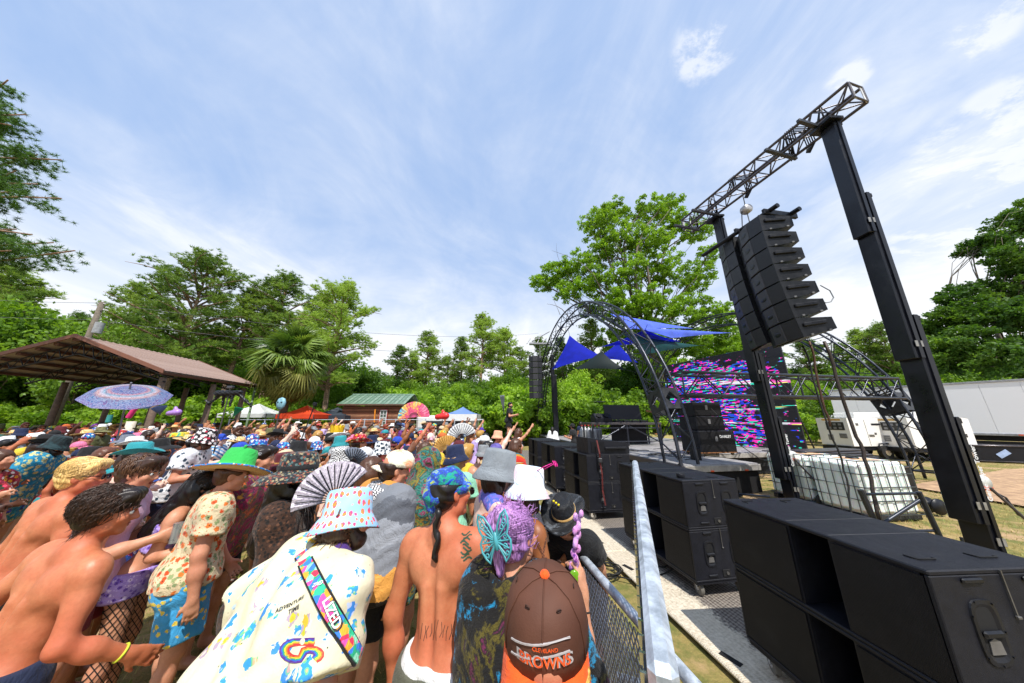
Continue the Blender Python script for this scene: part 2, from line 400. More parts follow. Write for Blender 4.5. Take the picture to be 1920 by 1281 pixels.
# ================================================================== sub speakers
def handle_cup(mb_d, mb_m, x, y, z, w=.10, h=.20):
    pass
CAB = {}
def cabinet(L=1.4, D=.74, H=.55):
    """meshes of one cabinet: X along the row, front face at y=0 (towards the crowd), end face at x=0 (towards the camera)"""
    k = (L, D, H)
    if k in CAB: return CAB[k]
    out = []
    x0, x1 = L * .335, L * .535
    m = MB()
    m.bbox((L / 2, D / 2, H - .012), (L, D, .024), .006); m.bbox((L / 2, D / 2, .012), (L, D, .022), .006)
    m.bbox((.011, D / 2, H / 2), (.022, D, H - .048), .004); m.bbox((L - .011, D / 2, H / 2), (.022, D, H - .048), .004)
    m.box((L / 2, D - .011, H / 2), (L - .046, .02, H - .05))
    m.box((L * .02 + x0 / 2, .035, H / 2), (x0 - .03, .05, H - .05)); m.box(((x1 + L - .022) / 2, .035, H / 2), (L - .022 - x1 - .003, .05, H - .05))
    # funnel of the mouth
    for a, b in (((x0, .03), (x0 + .09, .5)), ((x1, .03), (x1 + .02, .5))):
        m.prism([(a[0], a[1], .025), (b[0], b[1], .025), (b[0] + .01, b[1], .025), (a[0] + .01, a[1], .025)], (0, 0, H - .05))
    out.append(('cabinet', m.mesh('cabinet'), BOXBLK))
    m = MB(); m.box(((x0 + .02) / 2, .004, H / 2), (x0 - .03, .008, H - .07)); out.append(('grille', m.mesh('grille'), GRILL))
    m = MB(); m.box(((x1 + L) / 2 - .003, .004, H / 2), (L - x1 - .04, .008, H - .07)); out.append(('grille', m.mesh('grille'), GRILL))
    m = MB(); m.box(((x0 + x1) / 2, .42, H / 2), (x1 - x0 - .02, .02, H - .06)); out.append(('mouth', m.mesh('mouth'), VOID))
    m = MB()
    for xx in (x0 + .005, x1 + .02): m.box((xx, D / 2, H + .0007), (.004, D - .03, .0022))
    out.append(('seam', m.mesh('seam'), mat('grey_seam', (.075, .075, .08), .5)))
    # end face fittings
    for yy in (D * .30, D * .76):
        m = MB(); n = 20; zc = H * .52; w, h = .058, .115
        ring = lambda kx, kz, x: [(x, yy + math.copysign(abs(math.cos(2 * math.pi * i / n)) ** .55, math.cos(2 * math.pi * i / n)) * kx, zc + math.copysign(abs(math.sin(2 * math.pi * i / n)) ** .55, math.sin(2 * math.pi * i / n)) * kz) for i in range(n)]
        prof = [ring(w + .018, h + .018, -.0005), ring(w + .016, h + .016, -.007), ring(w, h, -.008), ring(w - .012, h - .015, -.001)]
        vs = sum(prof, []); m.add(vs, [(j * n + i, (j + 1) * n + i, (j + 1) * n + (i + 1) % n, j * n + (i + 1) % n) for j in range(3) for i in range(n)])
        for i in range(0, n, 3): m.box((-.009, yy + prof[1][i][1] * 1 - yy if False else prof[1][i][1] * .97 + yy * .03, prof[1][i][2] * .97 + zc * .03), (.005, .007, .007))
        out.append(('handle', m.mesh('handle_frame'), BLACK))
        m = MB(); m.add(prof[3], [tuple(range(n))]); out.append(('recess', m.mesh('recess'), VOID))
        m = MB(); m.bbox((-.010, yy, zc - .005), (.018, w * 1.8, .030), .008); out.append(('grip', m.mesh('grip'), BLACK))
        m = MB(); m.prism([(-.003, yy - w * .62, zc - .085), (-.003, yy + w * .62, zc - .085), (-.003, yy + w * .5, zc - .035), (-.003, yy, zc - .022), (-.003, yy - w * .5, zc - .035)], (-.004, 0, 0))
        out.append(('handle_plate', m.mesh('handle_plate'), mat('worn_grey_plate', (.12, .115, .11), .5)))
        for zz in (.06, H - .045):
            m = MB(); m.bbox((-.006, yy - .005, zz), (.014, .115, .024), .006); out.append(('skid', m.mesh('skid'), BLACK))
    m = MB(); m.bbox((-.003, D * .53, .075), (.008, .10, .07), .003); out.append(('socket', m.mesh('socket'), VOID))
    m = MB(); m.tube((-.008, D * .54, .075), (-.016, D * .54, .075), .016, 10); m.box((-.004, D * .53, H - .10), (.008, .006, .19)); m.bbox((-.008, D * .53, H - .2), (.012, .02, .012), .002)
    out.append(('latch', m.mesh('latch'), mat('worn_latch', (.16, .155, .15), .4, .6)))
    m = MB()
    for yy in (D * .22, D * .72):
        m.path([(.16, yy - .05, H + .002), (.10, yy - .05, H + .006), (.10, yy + .05, H + .006), (.12, yy + .06, H + .002)], .004, 5)
        m.path([(L - .16, yy - .05, H + .002), (L - .10, yy - .05, H + .006), (L - .10, yy + .05, H + .006)], .004, 5)
    out.append(('groove', m.mesh('groove'), VOID))
    CAB[k] = out; return out
def caster(root, x, y, rz=0.0, r=.068):
    m = MB(); w = Matrix.Rotation(rz, 3, 'Z')
    m.tube(w @ Vector((0, -.02, 0)), w @ Vector((0, .02, 0)), r, 18); wh = m.build('caster_wheel', WHEELM, root, Matrix.Translation((x, y, r + .042)))
    m = MB(); m.tube(w @ Vector((0, -.0235, 0)), w @ Vector((0, .0235, 0)), r * .45, 12); m.build('hub', CHROME, wh)
    m = MB()
    for s_ in (-1, 1):
        m.prism([w @ Vector((-.022, s_ * .028, r * 1.25)), w @ Vector((.03, s_ * .028, r * 1.25)), w @ Vector((.010, s_ * .028, -.012)), w @ Vector((-.010, s_ * .028, -.012))], w @ Vector((0, s_ * .004, 0)))
    m.box(w @ Vector((.005, 0, r * 1.3)), (.085, .075, .012), rz); m.build('fork', CHROME, wh)
def stack(corner, ang, label, D=.74, L=1.4, lift=.205, cast=True, near=False):
    """two cabinets on a wheeled board; corner = near front corner on the ground"""
    c = Vector(corner); Rz = Matrix.Rotation(ang, 4, 'Z')
    # local X runs away from the camera along the row, local Y runs to the right (away from the crowd)
    B = Matrix(((-math.sin(ang), math.cos(ang), 0, c.x), (math.cos(ang), math.sin(ang), 0, c.y), (0, 0, 1, 0), (0, 0, 0, 1)))
    def T(z): M_ = B.copy(); M_.translation = Vector((c.x, c.y, z)); return M_
    base = empty('wheeled_dolly', rz=0, label='black wheeled board carrying ' + label[0], cat='dolly', group='wheeled boards under the speakers'); base.matrix_world = T(0)
    m = MB(); m.bbox((L / 2, D / 2, lift - .016), (L - .02, D - .02, .03), .006); m.build('board', BOXBLK, base)
    for xx in (.10, L - .12):
        for yy in (.10, D - .10): caster(base, xx, yy, random.uniform(-.7, .9))
    for lv in (0, 1):
        o = empty('sub_speaker', label=label[1 + lv], cat='speaker', group='big black subwoofers in the row'); o.matrix_world = T(lift + lv * .532)
        for nm, me, mm in cabinet(L, D, .53): link(nm, me, mm, o)
stack((2.075, 1.665), R(3.5), ('the nearest speaker pair', 'lower cabinet of the nearest black speaker pair at the right edge', 'upper cabinet of the nearest black speaker pair, long blue-grey top'), .74, 1.32)
stack((2.09, 3.80), R(9.5), ('the pair behind the fence rail', 'lower cabinet of the pair just behind the galvanised rail end', 'upper cabinet of the pair with a roll of tape on top'), .76, 1.5)
stack((1.56, 6.35), R(9.5), ('the strapped pair with a wedge on top', 'lower cabinet of the pair with the red strap down its end', 'upper cabinet of the pair with a wedge and red strap on top'), .98)
stack((1.18, 8.35), R(9.5), ('the fourth pair from the camera', 'lower cabinet of the fourth pair, beyond the strapped pair', 'upper cabinet of the fourth pair, beyond the strapped pair'), .9)
stack((.88, 10.4), R(9.5), ('the fifth pair from the camera', 'lower cabinet of the fifth pair near the far arch foot', 'upper cabinet of the fifth pair near the far arch foot'), .85)
# tape roll on the second pair
m = MB(); m.lathe([(.022, 0), (.045, 0), (.047, .004), (.047, .044), (.045, .048), (.022, .048), (.022, 0)], 20)
p = W(1277, 900, 3.98); tag(m.build('tape_roll', BLACK, None, Matrix.Translation((p.x, p.y, 1.271))), 'roll of black tape standing on top of a speaker', 'tape roll')
# wedge and strap on the third pair
wr = empty('wedge_speaker', (1.62, 6.40, 1.271), -R(9.5) + ROWANG * 2, 'small black wedge speaker lying on the strapped pair', 'speaker')
m = MB(); m.prism([(0, 0, 0), (.95, 0, 0), (.95, 0, .22), (0, 0, .33)], (0, .62, 0)); m.build('cabinet', BOXBLK, wr)
m = MB(); m.box((.22, -.006, .15), (.30, .01, .2)); m.build('grille', GRILL, wr)
m = MB(); m.bbox((.62, -.03, .12), (.5, .045, .05), .01); m.box((.42, -.012, .12), (.04, .02, .05)); m.box((.82, -.012, .12), (.04, .02, .05)); m.build('grip', BLACK, wr)
RED = mat('red_strap', '#5a1614', .7, 0, .5, 30)
m = MB(); x0 = Vector((1.80, 6.36, 0)); u_ = Vector((.97, .165, 0))
def strap(pts, w, mm, name, lab):
    m = MB()
    for i in range(len(pts) - 1):
        a, b = Vector(pts[i]), Vector(pts[i + 1]); m.add([a - u_ * w, a + u_ * w, b + u_ * w, b - u_ * w, a - u_ * w + Vector((0, .004, 0)), a + u_ * w + Vector((0, .004, 0)), b + u_ * w + Vector((0, .004, 0)), b - u_ * w + Vector((0, .004, 0))], [(0, 1, 2, 3), (7, 6, 5, 4), (0, 3, 7, 4), (1, 5, 6, 2)])
    return tag(m.build(name, mm), lab, 'strap')
so = strap([x0 + Vector((0, -.02, 1.56)), x0 + Vector((.02, -.09, 1.30)), x0 + Vector((.03, -.03, 1.15)), x0 + Vector((.05, -.05, .9)), x0 + Vector((.04, -.03, .6)), x0 + Vector((.07, -.05, .33))], (.016), RED, 'ratchet_strap', 'twisted red ratchet strap hanging down the speaker end')
m = MB(); m.bbox(x0 + Vector((.03, -.06, 1.17)), (.08, .03, .09), .01); m.build('buckle', mat('dark_steel', (.08, .08, .085), .4, .7), so)

# ================================================================== barricades
def mesh_panel(root, L, z0, z1, m_, step=.034, y=0):
    m = MB(); h = z1 - z0; n = int((L + h * .6) / step)
    for sgn in (1, -1):
        for i in range(n):
            a = i * step - (h * .6 if sgn > 0 else 0); b = a + h * .6 * (1 if sgn > 0 else 1)
            p = [a, z0]; q = [a + h * .6, z1]
            if p[0] < 0: f = -p[0] / (h * .6); p = [0, z0 + f * h]
            if q[0] > L: f = (q[0] - L) / (h * .6); q = [L, z1 - f * h]
            if q[0] <= p[0]: continue
            if sgn < 0: p, q = [L - p[0], p[1]], [L - q[0], q[1]]
            m.tube((p[0], y, p[1]), (q[0], y, q[1]), .0042, 4, caps=False)
    return tag(m.build('mesh_panel', m_, root), kind='stuff')
def barricade(p, q, ztop, label, r=.024, mesh=True, tall=False, posts=2):
    p, q = Vector(p), Vector(q); d = q - p; L = d.length; ang = math.atan2(d.y, d.x)
    root = empty('crowd_barrier', p, ang, label, 'barrier', 'crowd barriers before the speakers')
    if tall:
        m = MB(); m.bbox((L / 2, 0, ztop), (L, .046, .05), .012); m.build('top_rail', GALV, root)
        m = MB(); m.box((L / 2, .027, ztop - .045), (L, .004, .06)); m.build('flange', mat('dark_edge', (.03, .035, .04), .5), root)
        m = MB()
        for i in range(int(L / .045)): m.box((.03 + i * .045, 0.030, ztop - .015), (.006, .01, .018))
        tag(m.build('rivets', CHROME, root), kind='stuff')
    else:
        m = MB(); m.path([(0, 0, .06), (0, 0, ztop - .08), (.03, 0, ztop - .02), (.09, 0, ztop), (L - .09, 0, ztop), (L - .03, 0, ztop - .02), (L, 0, ztop - .08), (L, 0, .06)], r, 12); m.build('top_rail', GALV, root)
    m = MB(); m.tube((0, 0, .14), (L, 0, .14), .018, 8); m.build('bottom_rail', GALV, root)
    for x in (.02, L - .02):
        m = MB(); m.tube((x, 0, 0), (x, 0, ztop - .03), .018, 8); m.build('post', GALV, root)
    for x in (.1, L - .1):
        m = MB(); m.box((x, 0, .02), (.05, .6, .03)); m.build('foot', GALV, root)
    if mesh: mesh_panel(root, L, .16, ztop - .05, mat('mesh_steel', (.55, .57, .62), .4, .2), y=.0)
    return root
b0 = Vector((.575, 1.65, 0)); bn = b0 - AX * .62
labs = ['low galvanised barrier with mesh infill beside the brown cap', 'barrier behind the purple haired dancer', 'barrier before the white bucket hat', 'barrier alongside the grey bucket hat', 'barrier level with the strapped speakers', 'barrier level with the fourth speaker pair', 'barrier near the far arch foot']
for k in range(7): barricade(bn + AX * (k * 2.03), bn + AX * (k * 2.03 + 2.0), 1.1, labs[k], mesh=k < 3)
barricade((.235, .56, 0), (1.155, 2.86, 0), 1.6, 'tall galvanised fence rail running away from the camera', tall=True)
# cable coil on the grass
m = MB()
for k in range(5):
    cc = W(1130, 1080, 2.7); cc = Vector((cc.x, cc.y, .03)); cc = Z(1125, 1075, 0)
    rr = .20 + .03 * random.random(); ph = random.random() * 6
    m.path([cc + Vector((math.cos(a * .3 + ph) * rr * (1 + .1 * math.sin(a)) + .02 * k, math.sin(a * .3 + ph) * rr * .9, .02 + .012 * k + .01 * math.sin(a * 2))) for a in range(22)], .008, 6)
cc = Z(1125, 1075, 0)
m.path([cc + Vector((.15, 0, .03)), cc + Vector((.5, .15, .02)), cc + Vector((.9, .05, .05)), cc + Vector((1.3, .3, .06))], .008, 6)
m.path([cc + Vector((.1, -.1, .03)), cc + Vector((.45, -.25, .02)), cc + Vector((.8, -.12, .05)), cc + Vector((1.2, .1, .06))], .008, 6)
tag(m.build('cable_coil', RUBBER), 'coil of black cable lying on the grass behind the barrier', 'cable')

# ================================================================== masts
def mast(x, y, label, up, n_, ry=0):
    root = empty('lifting_tower', (x, y, 0), 0, label, 'lifting tower', 'telescopic towers carrying the truss')
    root.rotation_euler = (0, R(ry), 0)
    PB = mat('tower_black', (.004, .005, .010), .34, .1, .3, 3, .08, 40)
    secs = [(.27, .10, 2.05, .15, .30), (.17, .55, 3.75, .19, .30), (.08, 2.97, 6.3, .18, .285), (-.01, 5.4, up, .17, .27)]
    for i, (ox, z0, z1, w, dpt) in enumerate(secs):
        m = MB(); m.bbox((ox, 0, (z0 + z1) / 2), (w, dpt, z1 - z0), .012)
        m.box((ox, -dpt / 2 - .012, (z0 + z1) / 2), (w * .35, .02, z1 - z0 - .02)); m.build('mast_section', PB, root)
        m = MB(); m.bbox((ox + .002, 0, z1 - .06), (w + .012, dpt + .012, .08), .006); m.build('collar', BLACK, root)
        m = MB()
        for k in (-1, 1): m.box((ox + k * w * .25, -dpt / 2 - .026, z0 + .25), (.045, .006, .10))
        m.build('wear_plate', mat('worn_plate', (.35, .34, .32), .4, .5), root)
    lt = text('lettering', 'Genie Super Tower', .095, WHITE, root, frame((.325, -.178, 1.25), (0, 0, 1), (0, -1, 0)), .001, .002)
    for (a, b, nm) in (((.45, .25, .1), (.95, .7, .05), 'outrigger'), ((.45, -.25, .1), (.95, -.7, .05), 'outrigger'), ((-.1, .2, .1), (-.5, .7, .05), 'outrigger'), ((-.1, -.2, .1), (-.45, -.62, .05), 'outrigger')):
        bar(nm, a, b, .03, STEEL, root)
        m = MB(); m.tube((b[0], b[1], 0), (b[0], b[1], .14), .02, 8); m.tube((b[0], b[1], 0), (b[0], b[1], .02), .07, 12); m.build('foot', STEEL, root)
    bar('brace', (.40, -.16, 1.05), (.92, -.35, .15), .018, ALU, root); bar('brace', (.40, .16, 1.05), (.92, .35, .15), .018, ALU, root)
    wm = MB(); wm.tube((.62, -.42, .16), (.62, -.36, .16), .14, 20); wm.build('wheel', RUBBER, root)
    wm = MB(); wm.tube((.62, -.43, .16), (.62, -.35, .16), .07, 14); wm.build('hub', mat('grey_hub', (.2, .2, .2), .4, .4), root)
    wm = MB(); wm.lathe([(0, -.02), (.10, -.02), (.11, 0), (.10, .02), (0, .02)], 20, (.50, -.05, 1.10), M=Matrix.Rotation(R(90), 3, 'X')); wm.build('winch', mat('winch_white', (.62, .64, .62), .4, .3), root)
    wm = MB(); wm.bbox((.50, -.075, 1.02), (.13, .03, .05), .004); wm.build('winch_label', mat('orange_label', '#c84a18', .5), root)
    wm = MB(); wm.path([(.52, -.09, 1.0), (.64, -.12, .92), (.70, -.14, .70), (.78, -.15, .66)], .012, 8); wm.path([(.78, -.15, .66), (.98, -.18, .63)], .02, 8); wm.build('crank', mat('dark_crank', (.06, .06, .065), .4, .6), root)
    m = MB(); m.box((-.1, 0, up + .03), (.30, .42, .06)); m.build('head_plate', BLACK, root); return root
mast(6.55, 4.72, 'tall black lifting tower nearest the camera, right of the hung speakers', 8.15, 1, 2.9)
mast(6.62, 7.72, 'black lifting tower behind the hung speakers beside the stage', 8.15, 2)
# legs frame standing on the ground left of the near tower
fr = empty('outrigger_frame', W(1690, 960, 5.7) * 1, 0, 'black tube frame of the near tower standing before the water tanks', 'frame'); fo = fr.location.copy()
D_ = 5.7
for (a, b, r_) in (((1613, 918), (1640, 978), .045), ((1623, 927), (1724, 925), .024), ((1722, 922), (1762, 1006), .04), ((1655, 982), (1727, 936), .03), ((1710, 996), (1758, 995), .024)):
    pa, pb = W(*a, D_ + (0 if r_ > .03 else .02)), W(*b, D_ + (0 if r_ > .03 else .02)); bar('tube', pa - fo, pb - fo, r_, STEEL, fr)
# truss on top of the towers
def truss(name, A, B, w, label, cat, rc, rb, nseg, m_, side=None, plates=True, group=None):
    A, B = Vector(A), Vector(B); d = (B - A).normalized(); sx = Vector(side or (-d.y, d.x, 0)).normalized(); up = d.cross(sx).normalized()
    if up.z < 0: up = -up
    root = empty(name, A, 0, label, cat, group)
    off = [sx * (i * w / 2) + up * (j * w / 2) for i, j in ((-1, -1), (1, -1), (1, 1), (-1, 1))]
    L = (B - A).length
    for o_ in off: bar('chord', o_, B - A + o_, rc, m_, root, 10)
    for k in range(4):
        o1, o2 = off[k], off[(k + 1) % 4]
        for i in range(nseg):
            a = d * (L * i / nseg); b = d * (L * (i + 1) / nseg)
            if (i + k) % 2: bar('brace', a + o1, b + o2, rb, m_, root, 6)
            else: bar('brace', a + o2, b + o1, rb, m_, root, 6)
    for t_ in ((0, .5, 1) if plates else (0, 1)):
        for k in range(4): bar('cross_tube', d * (L * t_) + off[k], d * (L * t_) + off[(k + 1) % 4], rb * 1.3, m_, root, 6)
    return root, off
TA, TB = Vector((6.15, 8.5, 8.52)), Vector((7.16, 4.28, 8.52))
tr, off = truss('hoist_truss', TA, TB, .40, 'scuffed aluminium box truss lying across the two tall towers', 'truss', .033, .015, 14, ALU)
d = (TB - TA).normalized(); L = (TB - TA).length
for end in (0.01, L - .01):                    # end plates
    m = MB(); c = d * end; sx = Vector((-d.y, d.x, 0))
    for s_ in (-1, 1): m.prism([c + sx * s_ * .13 + Vector((0, 0, -.22)), c + sx * s_ * .21 + Vector((0, 0, -.22)), c + sx * s_ * .21 + Vector((0, 0, .22)), c + sx * s_ * .13 + Vector((0, 0, .22))], d * .012)
    m.build('end_plate', mat('bright_end_plate', (.75, .76, .78), .45, .1), tr)
for (tt, ll) in ((.22, 1.0), (.95, 1.05), (3.05, 1.0), (3.75, 1.1)):
    c = TA + d * tt; sx = Vector((-d.y, d.x, 0))
    if sx.x > 0: sx = -sx
    fk = empty('fork_arm', c, 0, 'dark steel fork arm under the truss, %s' % {.22: 'at its far end', .95: 'over the far tower', 3.05: 'above the nearer hung speakers', 3.75: 'over the near tower'}[tt], 'fork arm', 'fork arms carrying the truss')
    m = MB(); m.bbox(sx * .28 + Vector((0, 0, -.27)), (ll, .07, .08), .008, math.atan2(sx.y, sx.x)); m.build('arm', mat('fork_steel', (.06, .062, .068), .4, .6), fk)
    m = MB()
    for a in (0, .6, 1.3, 2): m.path([sx * (.2 * math.cos(a)) + Vector((0, .08 * math.sin(a * 3), -.2 - .05)), sx * (.16) + d * .1 + Vector((0, 0, .22)), sx * -.16 + d * .05 + Vector((0, 0, .23)), sx * -.2 + Vector((0, .05 * a, -.25))], .012, 6)
    m.build('sling', BLACK, fk)
for k, tt in enumerate((.5, 3.6)):             # slings bundles
    m = MB(); c = TA + d * (1.9 + k * 0 if k == 0 else 3.35); 
    for j in range(5):
        o_ = d * (.04 * j - .1)
        m.path([c + o_ + Vector((-.23, 0, -.1)), c + o_ + Vector((-.22, 0, .24)), c + o_ + Vector((.2, 0, .24)), c + o_ + Vector((.22, 0, -.2)), c + Vector((.02 * j, 0, -.48))], .013, 6)
    tag(m.build('rigging_sling', BLACK), ['black round sling looped over the truss above the chain hoist', 'black round sling hanging beside the near tower head'][k], 'sling')
# chain hoist
hp = Vector((6.52, 6.62, 7.62)); hr = empty('chain_hoist', hp, 0, 'round grey chain hoist hanging above the speakers', 'hoist')
m = MB(); m.lathe([(0, -.10), (.10, -.10), (.13, -.06), (.13, .06), (.10, .10), (0, .10)], 22, M=Matrix.Rotation(R(90), 3, 'X')); m.build('housing', mat('hoist_grey', (.45, .45, .47), .35, .3), hr)
m = MB(); m.lathe([(0, -.135), (.07, -.13), (.075, -.10)], 16, M=Matrix.Rotation(R(90), 3, 'X')); m.build('cover', WHITE, hr)
m = MB(); m.tube((0, 0, .13), (-.02, -.03, .55), .012, 6); m.tube((0, 0, -.13), (0, 0, -.55), .012, 6); m.build('chain', mat('chain_steel', (.12, .12, .12), .4, .7), hr)

# ================================================================== hung speakers
def array_meshes(w, h, dep):
    m = MB(); hb = h * .60; ins = (h - hb) / 2
    # local: X lateral, Y facing (front at y=0, body towards -y), Z up
    def ring(y, hw, z0, z1): return [(-hw, y, z0), (hw, y, z0), (hw, y, z1), (-hw, y, z1)]
    a = ring(-.10, w / 2, 0, h); b = ring(-dep, w / 2 * .80, ins, h - ins); m.add(a + b, [(0, 3, 2, 1), (4, 5, 6, 7), (0, 1, 5, 4), (1, 2, 6, 5), (2, 3, 7, 6), (3, 0, 4, 7)][:])
    body = m.mesh('cabinet')
    g = []
    for s_ in (-1, 1):
        q = MB(); q.prism([(s_ * w * .19, 0, .012), (s_ * w * .49, -.10, .012), (s_ * w * .49, -.10, h - .012), (s_ * w * .19, 0, h - .012)], (0, -.012, 0)); g.append(q.mesh('grille'))
    q = MB(); q.bbox((0, -.01, h / 2), (w * .37, .05, h - .02), .012); cen = q.mesh('centre_horn')
    q = MB(); hh = []
    for s_ in (-1, 1):
        q = MB(); M3 = Matrix.Rotation(-s_ * math.atan2(w * .1, dep - .1), 3, 'Z')
        q.bbox((s_ * w * .472, -dep * .52, h * .60), (.05, dep * .58, .075), .012, M3=M3); q.bbox((s_ * w * .475, -dep * .3, h * .60), (.065, .05, .10), .012, M3=M3)
        hh.append(q.mesh('grip'))
    q = MB(); q.lathe([(0, .004), (.09, .004), (.105, 0)], 20, (0, .015, h / 2), sx=1.0, sy=.5, M=Matrix.Rotation(R(90), 3, 'X') @ Matrix.Rotation(R(180), 3, 'X')); badge = q.mesh('badge')
    q = MB()
    for s_ in (-1, 1): q.bbox((s_ * w * .47, -dep * .35, .03), (.05, .05, .04), .006); q.bbox((s_ * w * .42, -dep * .82, .07), (.05, .05, .04), .006)
    pins = q.mesh('rigging_pin')
    return body, g, cen, hh, badge, pins
AW, AH, AD = 1.0, .425, .78
am = array_meshes(AW, AH, AD)
CAB2 = mat('hung_cabinet_black', (.008, .009, .012), .40, 0, .25, 7, .25, 160, .4)
CEN2 = mat('horn_grey', (.030, .030, .036), .5, 0, .2, 7, .2, 120)
GR2 = mat('perforated_grille', (.011, .012, .016), .42, .1, .2, 6, .4, 400)
ords = ['topmost', 'second from top', 'third from top', 'middle', 'third from bottom', 'second from bottom', 'bottom']
def hang(front, face_ang, ztop, nm, dd=0):
    """front: xy of the top box's front centre; face_ang: direction it faces"""
    f = Vector((math.cos(face_ang), math.sin(face_ang), 0)); lat = Vector((f.y, -f.x, 0)); p = Vector((front[0], front[1], ztop)); tilt = R(-1)
    for i in range(7):
        tilt += R(1.25)
        fy = (f * math.cos(tilt) - Vector((0, 0, 1)) * math.sin(tilt)); uz = fy.cross(lat) * -1
        if uz.z < 0: uz = -uz
        p = p - uz * (AH + .008)
        root = empty('hung_speaker', label='%s cabinet of the %s column of hung speakers' % (ords[i], nm), cat='speaker', group='line speakers hung from the truss')
        Mx = Matrix((lat, fy, uz)).transposed().to_4x4()
        if Mx.determinant() < 0: Mx = Matrix((-lat, fy, uz)).transposed().to_4x4()
        Mx.translation = p; root.matrix_world = Mx
        link('cabinet', am[0], CAB2, root)
        for q in am[1]: link('grille', q, GR2, root)
        link('centre_horn', am[2], CEN2, root)
        for q in am[3]: link('grip', q, BLACK, root)
        link('badge', am[4], BLACK, root); link('rigging_pin', am[5], mat('pin_grey', (.2, .2, .2), .4, .5), root)
    return p
fa = R(180) + ROWANG
hang((5.80, 6.12), R(166), 6.62, 'nearer')
hang((6.02, 7.12), R(158), 6.75, 'farther')
fb = empty('flying_frame', (6.3, 6.1, 6.70), ROWANG, 'black steel flying frame on top of the hung speakers', 'flying frame')
for yy in (-.42, .3):
    m = MB(); m.bbox((0, yy, 0), (.95, .07, .14), .01); m.build('beam', BLACK, fb)
for xx in (-.3, .32):
    m = MB(); m.tube((xx, -.62, .04), (xx, 1.5, .04), .055, 14); m.build('tube', BLACK, fb)
m = MB(); m.tube((0, .5, .07), (.2, .52, .9), .012, 6); m.build('chain', BLACK, fb)
# cables and chains hanging to the ground
def hangline(name, pts, r, m_, lab, cat='cable'):
    P = [Vector(p) for p in pts]; out = []
    for i in range(len(P) - 1):
        for k in range(6): out.append(P[i].lerp(P[i + 1], k / 6) + Vector((.02 * math.sin(i * 3 + k), .01 * math.cos(k * 2.1), 0)))
    out.append(P[-1]); m = MB(); m.path(out, r, 6); return tag(m.build(name, m_), lab, cat)
hangline('power_cable', [(6.6, 6.2, 3.6), (6.63, 6.2, 2.2), (6.72, 6.2, 1.0), (6.55, 6.15, .05)], .017, RUBBER, 'thick black cable hanging from the nearer speaker column to the ground')
hangline('power_cable', [W(1546, 640, 6.0), W(1592, 780, 6.0), W(1622, 860, 5.9), W(1652, 985, 5.8)], .030, mat('rusty_chain', (.055, .042, .035), .5, .4, .5, 40), 'bundled lifting chain hanging down in front of the white tanks', 'chain')
hangline('power_cable', [W(1518, 640, 6.4), W(1540, 740, 6.4), W(1556, 800, 6.4)], .022, mat('rusty_chain_b', (.10, .05, .03), .6, .4, .5, 40), 'short rusty chain hanging before the horizontal stage truss', 'chain')
m = MB(); m.path([W(1538, 535, 5.9), W(1556, 545, 5.9), W(1563, 558, 5.9), W(1558, 566, 5.9), W(1548, 568, 5.9), W(1535, 562, 5.9)], .012, 6); tag(m.build('link_cable', mat('grey_cable', (.22, .24, .27), .5)), 'grey cable looping out behind the hung speakers', 'cable')

# ================================================================== stage
deckr = empty('stage_deck', S(-.15, -.25, 0), ROWANG, 'low outdoor stage deck of worn grey panels', 'stage')
DZ = .78
for i in range(6):
    for j in range(7):
        if j == 0 and i > 1: continue
        if (i, j) == (0, 0): dpm = MB().bbox((0, 0, 0), (1.185, 2.30, .05), .006).mesh('deck_panel')
        link('deck_panel', dpm, WOOD, deckr, Matrix.Translation((.6 + i * 1.2, 1.16 + j * 2.32, DZ - .025)))
m = MB(); m.bbox((1.2, -.03, DZ - .10), (2.4, .05, .16), .006); m.bbox((4.8, 2.29, DZ - .10), (4.7, .05, .16), .006); m.build('edge_beam', mat('pale_edge', (.38, .36, .34), .5, .3, .3), deckr)
m = MB(); m.bbox((-.03, 8.1, DZ - .10), (.05, 16.2, .16), .006); m.build('edge_beam', ALU, deckr)
m = MB(); m.box((1.2, .06, .30), (2.4, .02, .58)); m.box((4.8, 2.4, .30), (4.7, .02, .58)); m.box((.05, 8.1, .30), (.02, 16, .58)); m.build('skirt', VOID, deckr)  # black sheets stand in for the shade beneath the deck
for x in (.8, 1.9):
    m = MB(); m.box((x, -.065, DZ - .16), (.09, .02, .035)); m.build('marker_light', mat('orange_reflector', '#d8501a', .4), deckr)
for i in range(5):
    for x in (.15,):
        if i == 0 or x < 1: bar('leg', (x, .2 + i * 3.8, 0), (x, .2 + i * 3.8, DZ - .08), .04, STEEL, deckr)
